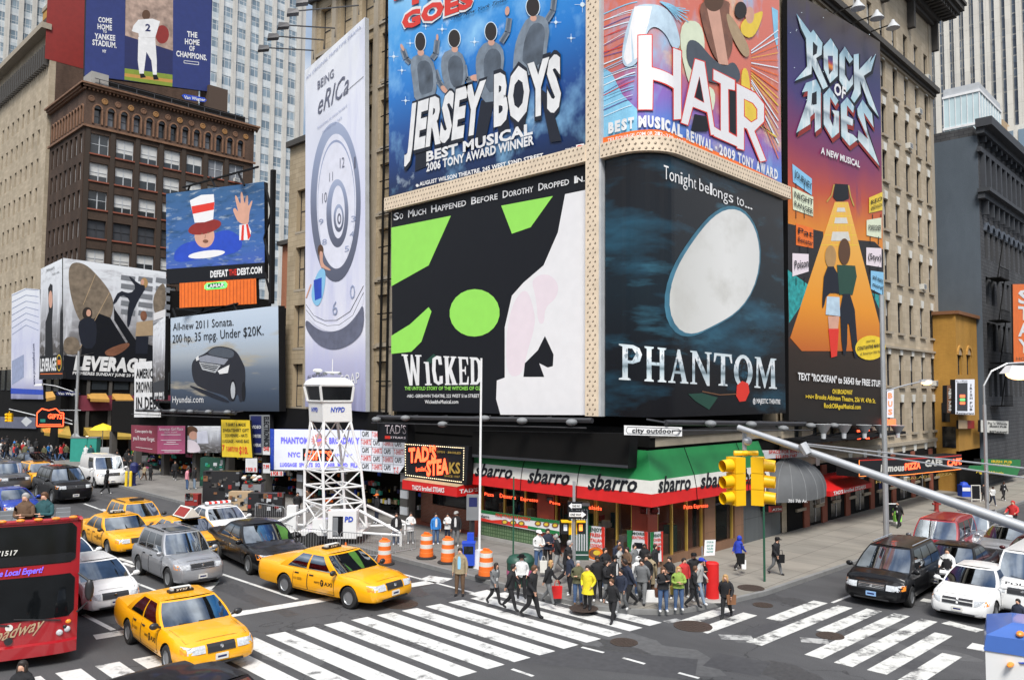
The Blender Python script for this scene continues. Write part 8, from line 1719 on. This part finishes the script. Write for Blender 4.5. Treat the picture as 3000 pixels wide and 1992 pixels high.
def person(label,px,feet,head,face,pose='stand',top='cloth_black',leg='jean',hair='hairdark',skin='skin',hem=.86,z=.15,shoe='shoe_white',hat=None,long=False,jacket=True,group=None,root=None,H=None,scarf=None,P0=None,jm=None,flare=1.):
 p=P0 if P0 is not None else gnd(px,feet,z);dep=(p-CAMP).dot(FWD);h=H or(feet-head)*dep/F_PX/1.02;h=min(2.0,max(1.15,h));s=h/1.76
 a=math.radians(face);dv=-FH*math.cos(a)+RH*math.sin(a)
 R_=thing('person',label,'person',(p.x,p.y,p.z),math.atan2(dv.y,dv.x),group);kb=.96+.16*((len(label)*37+int(px)*13)%17)/17;R_.scale=(s*kb,s*kb,s)
 m2,zones,top_z,hd,zmin=pose_mesh(pose);key=(pose,skin,top,leg,shoe)
 if key not in _PM:
  me=m2.copy();me.materials.clear()
  for m in(skin,top,leg,shoe):me.materials.append(M(m))
  me.polygons.foreach_set('material_index',zones);me.polygons.foreach_set('use_smooth',[True]*len(zones));me.update();_PM[key]=me
 b=bpy.data.objects.new('body',_PM[key]);COL.objects.link(b);b.parent=R_;b.location=(0,0,-zmin if pose!='sit' else 0)
 key=('hair',hair,long,hat,pose)
 if key not in _PM:
  q=MB(hair);c=(hd[0]-.012,0,hd[2]+.032);rows=[]
  for j in range(7):
   t=math.pi*j/6*.62;rows.append([(c[0]+.112*math.sin(t)*math.cos(2*math.pi*i/12)-.016*(1 if j>3 else 0)*(1+math.cos(2*math.pi*i/12)),c[1]+.102*math.sin(t)*math.sin(2*math.pi*i/12),c[2]+.115*math.cos(t))for i in range(12)])
  rows[0]=[(c[0]+.001*math.cos(i),.001*math.sin(i),c[2]+.115)for i in range(12)];q.grid(rows[::-1],True)
  q.ball((hd[0]-.045,0,hd[2]-.01),(.075,.092,.10),10,6)
  if long:q.ball((hd[0]-.06,0,hd[2]-.13),(.06,.10,.16),10,6);[q.ball((hd[0]+.01,sg*.085,hd[2]-.07),(.04,.03,.13),8,6)for sg in(1,-1)]
  o=q.build('hair',R_,smooth=70,local=True);_PM[key]=o.data
 else:o=bpy.data.objects.new('hair',_PM[key]);COL.objects.link(o);o.parent=R_
 if hat:
  kd,m=hat;q=MB(m);c=(hd[0]-.005,0,hd[2]+.06)
  if kd=='cap':q.lathe([(.118,-.01),(.118,.03),(.09,.085),(0,.1)],14,c);q.hexa([(c[0]+.09,-.08,c[2]-.01),(c[0]+.21,-.06,c[2]-.02),(c[0]+.21,.06,c[2]-.02),(c[0]+.09,.08,c[2]-.01)],[(c[0]+.09,-.08,c[2]+.01),(c[0]+.2,-.06,c[2]-.005),(c[0]+.2,.06,c[2]-.005),(c[0]+.09,.08,c[2]+.01)])
  elif kd=='brim':q.lathe([(.19,0),(.19,.01),(.11,.015),(.105,.11),(0,.12)],16,c)
  elif kd=='hood':q.ball((hd[0]-.03,0,hd[2]-.0),(.125,.13,.155),12,8)
  elif kd=='wrap':q.ball((hd[0]-.03,0,hd[2]+.02),(.12,.115,.125),12,8);q.lathe([(.16,1.38),(.13,1.46),(.10,1.54)],12,(.02,0,0))
  q.build('hat',R_,smooth=50,local=True)
 if jacket:
  key=('jacket',jm or top,round(hem,2),pose,flare)
  if key not in _PM:
   q=MB(jm or top);bd=.10 if pose=='walkbent' else(.05 if pose.startswith('walk')else 0)
   prof=[(hem,.165*flare,.225*flare),((hem+1.0)/2,.155,.205),(1.04,.148,.19),(1.2,.15,.195),(1.34,.145,.205),(1.43,.11,.165),(1.485,.07,.085)]
   q.grid([[(bd*max(0,(z_-.95)*2.4)+.005+a_*math.cos(2*math.pi*i/18),b_*math.sin(2*math.pi*i/18),z_)for i in range(18)]for z_,a_,b_ in prof],True)
   q.grid([[(a_*math.cos(-2*math.pi*i/18),b_*math.sin(-2*math.pi*i/18),z_)for i in range(18)]for z_,a_,b_ in((hem,.155*flare,.215*flare),(hem+.1,.1,.15))],True)
   o=q.build('jacket',R_,smooth=70,local=True);_PM[key]=o.data
  else:o=bpy.data.objects.new('jacket',_PM[key]);COL.objects.link(o);o.parent=R_
 if scarf:q=MB(scarf);q.grid([[(.165-.02*abs(y)*8+(.05 if pose.startswith('walk')else 0)*(z_-.9),y,z_)for y in(-w_,0,w_)]for z_,w_ in((1.0,.05),(1.2,.06),(1.36,.055),(1.46,.03))][::1]);q.build('shirt_front',R_,local=True)
 return R_
def bag(label,px,py,z,w_,h,m,handle=True):
 p=gnd(px,py,z);b=MB(m);q=lambda a,c,e:p+RH*a+FH*c+Vector((0,0,e));b.hexa([q(-w_*.42,-.08,-h),q(w_*.42,-.08,-h),q(w_*.42,.08,-h),q(-w_*.42,.08,-h)],[q(-w_/2,-.05,0),q(w_/2,-.05,0),q(w_/2,.05,0),q(-w_/2,.05,0)])
 if handle:b.path([q(-w_*.25,0,0),q(-w_*.15,0,.18),q(w_*.15,0,.18),q(w_*.25,0,0)],.012,4)
 return obj1(b,'bag',label,'bag')
P_=person
P_('woman in a grey coat and white scarf stepping off the kerb by the barrel',1447,1770,1645,50,'walk','cloth_gray','cloth_black',long=True,hem=.72,scarf='cloth_white',shoe='cloth_black')
P_('person in a black leather jacket striding ahead of the grey coat',1495,1787,1649,70,'walkm','cloth_black','cloth_black',shoe='cloth_black')
P_('person in a white shirt, black hat and long black skirt by the litter bins',1527,1752,1624,10,'pocket','cloth_white','cloth_black',hat=('brim','black'),hem=.98,shoe='cloth_black')
P_('man in a black suit jacket striding over the crossing stripes',1556,1809,1652,60,'walk','cloth_black','cloth_black',hair='hairbrown',shoe='cloth_black',z=0,hem=.80)
P_('blond woman in a black leather jacket and white shirt with the red bag',1606,1768,1638,65,'walkm','cloth_black','cloth_gray',hair='hairblond',scarf='cloth_white',shoe='cloth_black',long=True)
P_('young man in a white and blue jacket and white cap near the tiled wall',1577,1674,1551,25,'fold','cloth_white','jean',hat=('cap','white'),hem=.95)
P_('person in a navy jacket right of the white cap',1604,1664,1546,10,'fold','cloth_navy','cloth_black');P_('woman in a patterned head scarf and black coat hurrying past the cabinet',1634,1678,1561,-80,'walk','cloth_black','cloth_palegray',hat=('wrap','cloth_palegray'),scarf='cloth_pink')
P_('man in a dark suit walking beside the corner sign post',1660,1710,1580,80,'walk','cloth_black','cloth_black',hair='hairgray',shoe='cloth_black',scarf='cloth_white',hem=.8)
P_('older man in an olive jacket with folded arms at the kerb',1693,1769,1640,5,'cross','cloth_olive','jean',hair='hairgray',shoe='cloth_brown');P_('woman in a bright yellow raincoat at the kerb',1722,1784,1654,-30,'pocket','cloth_yellow','cloth_black',hem=.62,flare=1.1,shoe='cloth_black')
P_('bearded man in a charcoal jacket behind the yellow raincoat',1750,1760,1626,-5,'stand','cloth_black','cloth_black',skin='skindark');P_('bearded man in a black hat, black coat and white shirt',1800,1757,1625,40,'stand','cloth_black','cloth_black',hat=('cap','black'),scarf='cloth_white',hem=.7)
P_('man in a pale grey hooded top beside the poster',1815,1717,1597,60,'stand','cloth_palegray','jean',hair='hairbrown');P_('man in a navy coat under the gold window bars',1812,1692,1579,30,'stand','cloth_navy','cloth_black')
P_('red haired woman in black walking on the crossing with clasped hands',1796,1823,1692,-40,'walk','cloth_black','cloth_black',hair='hairbrown',z=0,shoe='cloth_black',jacket=True,hem=.88);P_('woman in a dark blue jacket and grey trousers behind the red haired woman',1822,1792,1663,-35,'walkm','cloth_navy','cloth_gray')
P_('man in a dark zipped jacket with his head down',1846,1777,1634,-70,'walkbent','cloth_navy','cloth_black',skin='skindark',shoe='cloth_black');P_('young man in a grey jumper and grey jeans stepping along the kerb',1881,1767,1633,-15,'walk','cloth_gray','cloth_gray',shoe='cloth_black')
P_('man in a long tan grey overcoat seen from behind',1903,1748,1619,160,'stand','cloth_tan','cloth_brown',hem=.55,shoe='cloth_black');P_('man in a black blazer beside the pillar poster',1919,1698,1592,60,'stand','cloth_black','cloth_black');P_('woman with dark curly hair before the seating poster',1889,1694,1591,-20,'stand','cloth_black','cloth_black',skin='skindark',long=True)
for a in(('dark haired person between the poster and the charcoal jacket',1772,1722,1602,30,'cloth_black','jean'),('person in a brown coat close behind the navy coat',1838,1722,1600,-50,'cloth_brown','cloth_black'),('person in a grey coat behind the seating poster queue',1858,1702,1592,40,'cloth_gray','jean'),('tall person in black between the grey jumper and the tan overcoat',1893,1757,1622,0,'cloth_black','cloth_black'),('person in a dark coat behind the striped track top',1962,1752,1628,-40,'cloth_black','cloth_black'),('person in dark red behind the lime green jumper',2004,1750,1632,20,'cloth_red','cloth_black'),('person in black beside the charcoal jacket',1776,1764,1640,60,'cloth_black','cloth_gray'),('person in dark clothes left of the sign post foot',1670,1742,1620,-70,'cloth_navy','cloth_black')):P_(a[0],a[1],a[2],a[3],a[4],random.choice(['stand','fold','pocket']),a[5],a[6])
P_('woman in a white hooded top half hidden behind the grey jumper',1870,1742,1628,20,'stand','cloth_white','jean',hat=('hood','cloth_white'));P_('woman in a black striped track top and blue jeans with a hand to her mouth',1943,1791,1658,5,'face','cloth_black','jean',hair='hairbrown',hem=.9,long=True)
P_('blond woman in a lime green jumper and blue jeans',1988,1786,1657,0,'fold','cloth_green','jean',hair='hairblond',hem=.9,long=True);P_('man in a black coat walking behind the lime green jumper',2030,1780,1655,75,'walk','cloth_black','cloth_black',hair='hairbrown',shoe='cloth_black');P_('man in a blue cap and pale jeans near the red post',2047,1768,1632,60,'walkm','cloth_palegray','jeanlight',hat=('cap','cloth_royal'))
P_('person in a dark cap behind the blue cap',2033,1742,1618,0,'stand','cloth_black','cloth_black',hat=('cap','black'));P_('woman in a long black coat holding up the placard',2061,1754,1634,-10,'face','cloth_black','jean',hem=.7,long=True)
P_('blond woman in a black suit stepping off the corner kerb',2129,1809,1679,-30,'walkm','cloth_black','cloth_black',hair='hairblond',z=0,shoe='cloth_black',long=True,hem=.84);P_('child in a royal blue hooded top with a backpack walking away',2163,1668,1568,120,'walk','cloth_royal','cloth_black',hat=('hood','cloth_royal'))
P_('man in a black cap and black jacket with a shoulder bag on the side street',2272,1682,1571,40,'walk','cloth_black','cloth_gray',hat=('cap','black'),shoe='cloth_black');P_('man in a dark suit walking past the brick piers',2634,1545,1466,-60,'walk','cloth_black','cloth_black',shoe='cloth_black',scarf='cloth_white')
P_('woman in a white top and dark jeans by the far lamp post',2908,1481,1423,5,'walk','cloth_white','cloth_navy',skin='skindark',jacket=True,hem=.95);P_('man in a black suit and white shirt near the green pub awning',2940,1466,1408,10,'walkm','cloth_black','cloth_black',skin='skindark',scarf='cloth_white');P_('dark clothed person beside the chalk board',2882,1466,1425,0,'stand','cloth_black','cloth_black')
P_('man in a tan jacket and pale blue tie standing in the road',1347,1744,1602,-10,'stand','cloth_tan','cloth_brown',z=0,hem=.82,shoe='cloth_black',scarf='cyanart')
P_('person in a black jacket and jeans behind the crowd barrier',1160,1595,1500,10,'stand','cloth_black','jean',scarf='cloth_white');P_('woman in a white quilted coat by the steakhouse',1202,1592,1499,20,'fold','cloth_white','cloth_gray',hem=.72);P_('person in a white and sky blue jacket outside the steakhouse',1276,1594,1501,15,'stand','cloth_blue','jean',scarf='cloth_white');P_('person in a white sports shirt over dark trousers',1311,1583,1502,-10,'fold','cloth_white','cloth_navy',hem=.75);P_('man in a black jacket, white scarf and pale cap by the steakhouse',1336,1600,1496,-15,'stand','cloth_black','cloth_gray',hat=('cap','cloth_palegray'),scarf='cloth_white')
P_('man in a black coat and orange hat outside the gift shop',1104,1533,1445,-60,'stand','cloth_black','cloth_navy',hat=('cap','orange'));P_('hooded person all in black crossing the avenue before the white van',309,1447,1374,100,'walk','cloth_black','cloth_black',hat=('hood','cloth_black'),z=0)
for a in(('person in a beige jacket outside the pink sign shop',421,1407,1361,150,'cloth_tan','cloth_brown'),('person in dark clothes beside the beige jacket',440,1408,1359,150,'cloth_black','cloth_black'),('person in blue left of the beige jacket',404,1400,1353,90,'cloth_navy','jean'),('tall dark figure outside the photo sign shop',512,1406,1348,20,'cloth_black','cloth_black'),('person in a pink jacket walking along the shops',547,1434,1369,120,'cloth_pink','jean'),('person in a dark jacket beside the pink jacket',568,1432,1365,120,'cloth_black','jeanlight'),('person in a white cap behind the black display stand',617,1472,1403,0,'cloth_black','cloth_black'),('person in a fur coat at the hat table',717,1477,1410,60,'cloth_tan','cloth_black'),('person in a pale coat right of the fur coat',746,1473,1405,-60,'cloth_palegray','cloth_black'),('person in black by the far yellow awning',250,1352,1302,0,'cloth_white','jean'),('person in grey green beside the far green kiosk',266,1354,1302,0,'cloth_teal','cloth_black'),('shop worker in black behind the watch tower',870,1512,1440,20,'cloth_black','cloth_black'),('person in dark clothes in the gift shop doorway',900,1500,1432,-40,'cloth_brown','cloth_black')):
 P_(a[0],a[1],a[2],a[3],a[4],random.choice(['walk','stand','walkm']),a[5],a[6],hat=('cap','white')if 'white cap' in a[0]else None)
rnd=random.Random(21)
kinds=[('cloth_black','dark'),('cloth_navy','dark'),('cloth_red','red'),('cloth_white','white'),('cloth_black','dark'),('cloth_gray','grey'),('cloth_black','dark'),('cloth_blue','blue'),('cloth_olive','olive')]
for k in range(44):
 px=rnd.uniform(-15,200);py=rnd.uniform(1322,1352);t,nm=kinds[k%9];P_(f'distant pedestrian in {nm} clothing crowding the far left crossing',px,py,py-rnd.uniform(44,52),rnd.choice([0,180,90,-90]),rnd.choice(['walk','stand','walkm']),t,rnd.choice(['cloth_black','jean','cloth_navy']),z=0,group=f'distant pedestrians in {nm}')
for k in range(12):
 px=rnd.uniform(330,395);py=rnd.uniform(1356,1392);P_('dark pedestrian walking along the far avenue shops',px,py,py-48,rnd.choice([0,180]),'walk','cloth_black','cloth_black',group='dark pedestrians along the far shops')
for(px,py,lb,t,hr)in((58,1492,'older man in a brown jacket leaning on the front rail of the bus','cloth_brown','hairgray'),(126,1468,'man in a dark green jacket resting his chin on the bus rail','cloth_teal','hairbrown')):
 h=gnd(px,py,4.55);hv=Vector((h.x,h.y,0));hv+=hv.normalized()*.0;lu=min((hv.x-bx)*math.cos(math.radians(17))-(hv.y-by)*math.sin(math.radians(17)),-.4);q=Matrix.Rotation(math.radians(-17),3,'Z')@Vector((lu,.75,0));P_(lb,0,0,0,5,'fold',t,'cloth_black',hair=hr,H=1.76,P0=Vector((bx,by,2.86))+q,hem=1.0)
h=gnd(68,1926,1.76);P_('dark haired woman in black looking up from the road at the bottom left',0,0,0,0,'stand','cloth_black','cloth_black',hair='hairdark',H=1.72,P0=Vector((h.x,h.y,0)),long=True,hem=.7)
def bike(label,p,hd,m):
 """frame, wheels, bars of a two wheeler heading along hd"""
 s=Vector((-hd.y,hd.x,0));B=thing('bicycle',label,'bicycle',p);q=lambda a,b,z:p+hd*a+s*b+Vector((0,0,z));f=MB(m);f.tube(q(-.5,0,.33),q(-.1,0,.8),.025);f.tube(q(-.1,0,.8),q(.42,0,.85),.025);f.tube(q(0,0,.3),q(.42,0,.85),.03);f.tube(q(-.5,0,.33),q(0,0,.3),.02);f.tube(q(.42,0,.95),q(.56,0,.33),.025);f.build('frame',B)
 for a in(-.5,.56):
  w_=MB('tyre');n=20;w_.path([q(a+.33*math.cos(2*math.pi*i/n),0,.34+.33*math.sin(2*math.pi*i/n))for i in range(n+1)],.022,5);w_.build('wheel',B)
 g=MB('plastic');g.tube(q(.38,-.28,1.0),q(.38,.28,1.0),.02);g.ball(q(-.14,0,.9),(.12,.09,.04));g.m('white').tube(q(.52,-.16,.95),q(.52,.16,.95),.09);g.build('handlebar',B);return B
for(px,py,fdir,t,hr,lb,lb2,vest)in((2777,1745,(-1,-.12),'cloth_white','hairdark','cyclist in a black vest and white shirt between the minivan and the white saloon','bicycle with a white front basket ridden between two cars',True),(2968,1562,(-1,.1),'cloth_red','cloth_red','cyclist in a bright red jacket far along the side street','bicycle under the red jacketed cyclist',False)):
 p=gnd(px,py,0);hd=Vector((*fdir,0)).normalized();bike(lb2,p,hd,'plastic');R_=P_(lb,0,0,0,0,'sit',t,'cloth_black',hair=hr,H=1.74,P0=p-hd*.12+Vector((0,0,.02)),hem=1.0,jm='cloth_black' if vest else None);R_.rotation_euler=(0,0,math.atan2(hd.y,hd.x))
p=gnd(2986,1872,0);P_('dark haired person in a navy coat beside the truck at the right edge',2986,1872,1752,-60,'stand','cloth_navy','cloth_black')
bag('bright red shopping bag carried by the blond woman in leather',1632,1716,.62,.38,.42,'red');bag('pale carrier bag hanging beside the white and blue jacket',1592,1642,.8,.3,.45,'offwhite');bag('large white portfolio bag carried under the tan overcoat',1912,1728,.55,.75,.45,'white',False);bag('brown shoulder bag of the woman in the track top',1932,1722,.8,.35,.3,'brownart');bag('orange handbag on the arm of the lime green jumper',1974,1716,.85,.28,.28,'gold');bag('black backpack on the blue hooded child',2170,1620,1.1,.32,.42,'black',False);bag('black shoulder bag behind the man in the black cap',2288,1624,1.0,.28,.32,'black');bag('white plastic bag carried by the blue hooded child',2178,1640,.7,.2,.35,'white');bag('dark handbag of the blond woman on the corner kerb',2142,1742,.8,.32,.3,'wood')
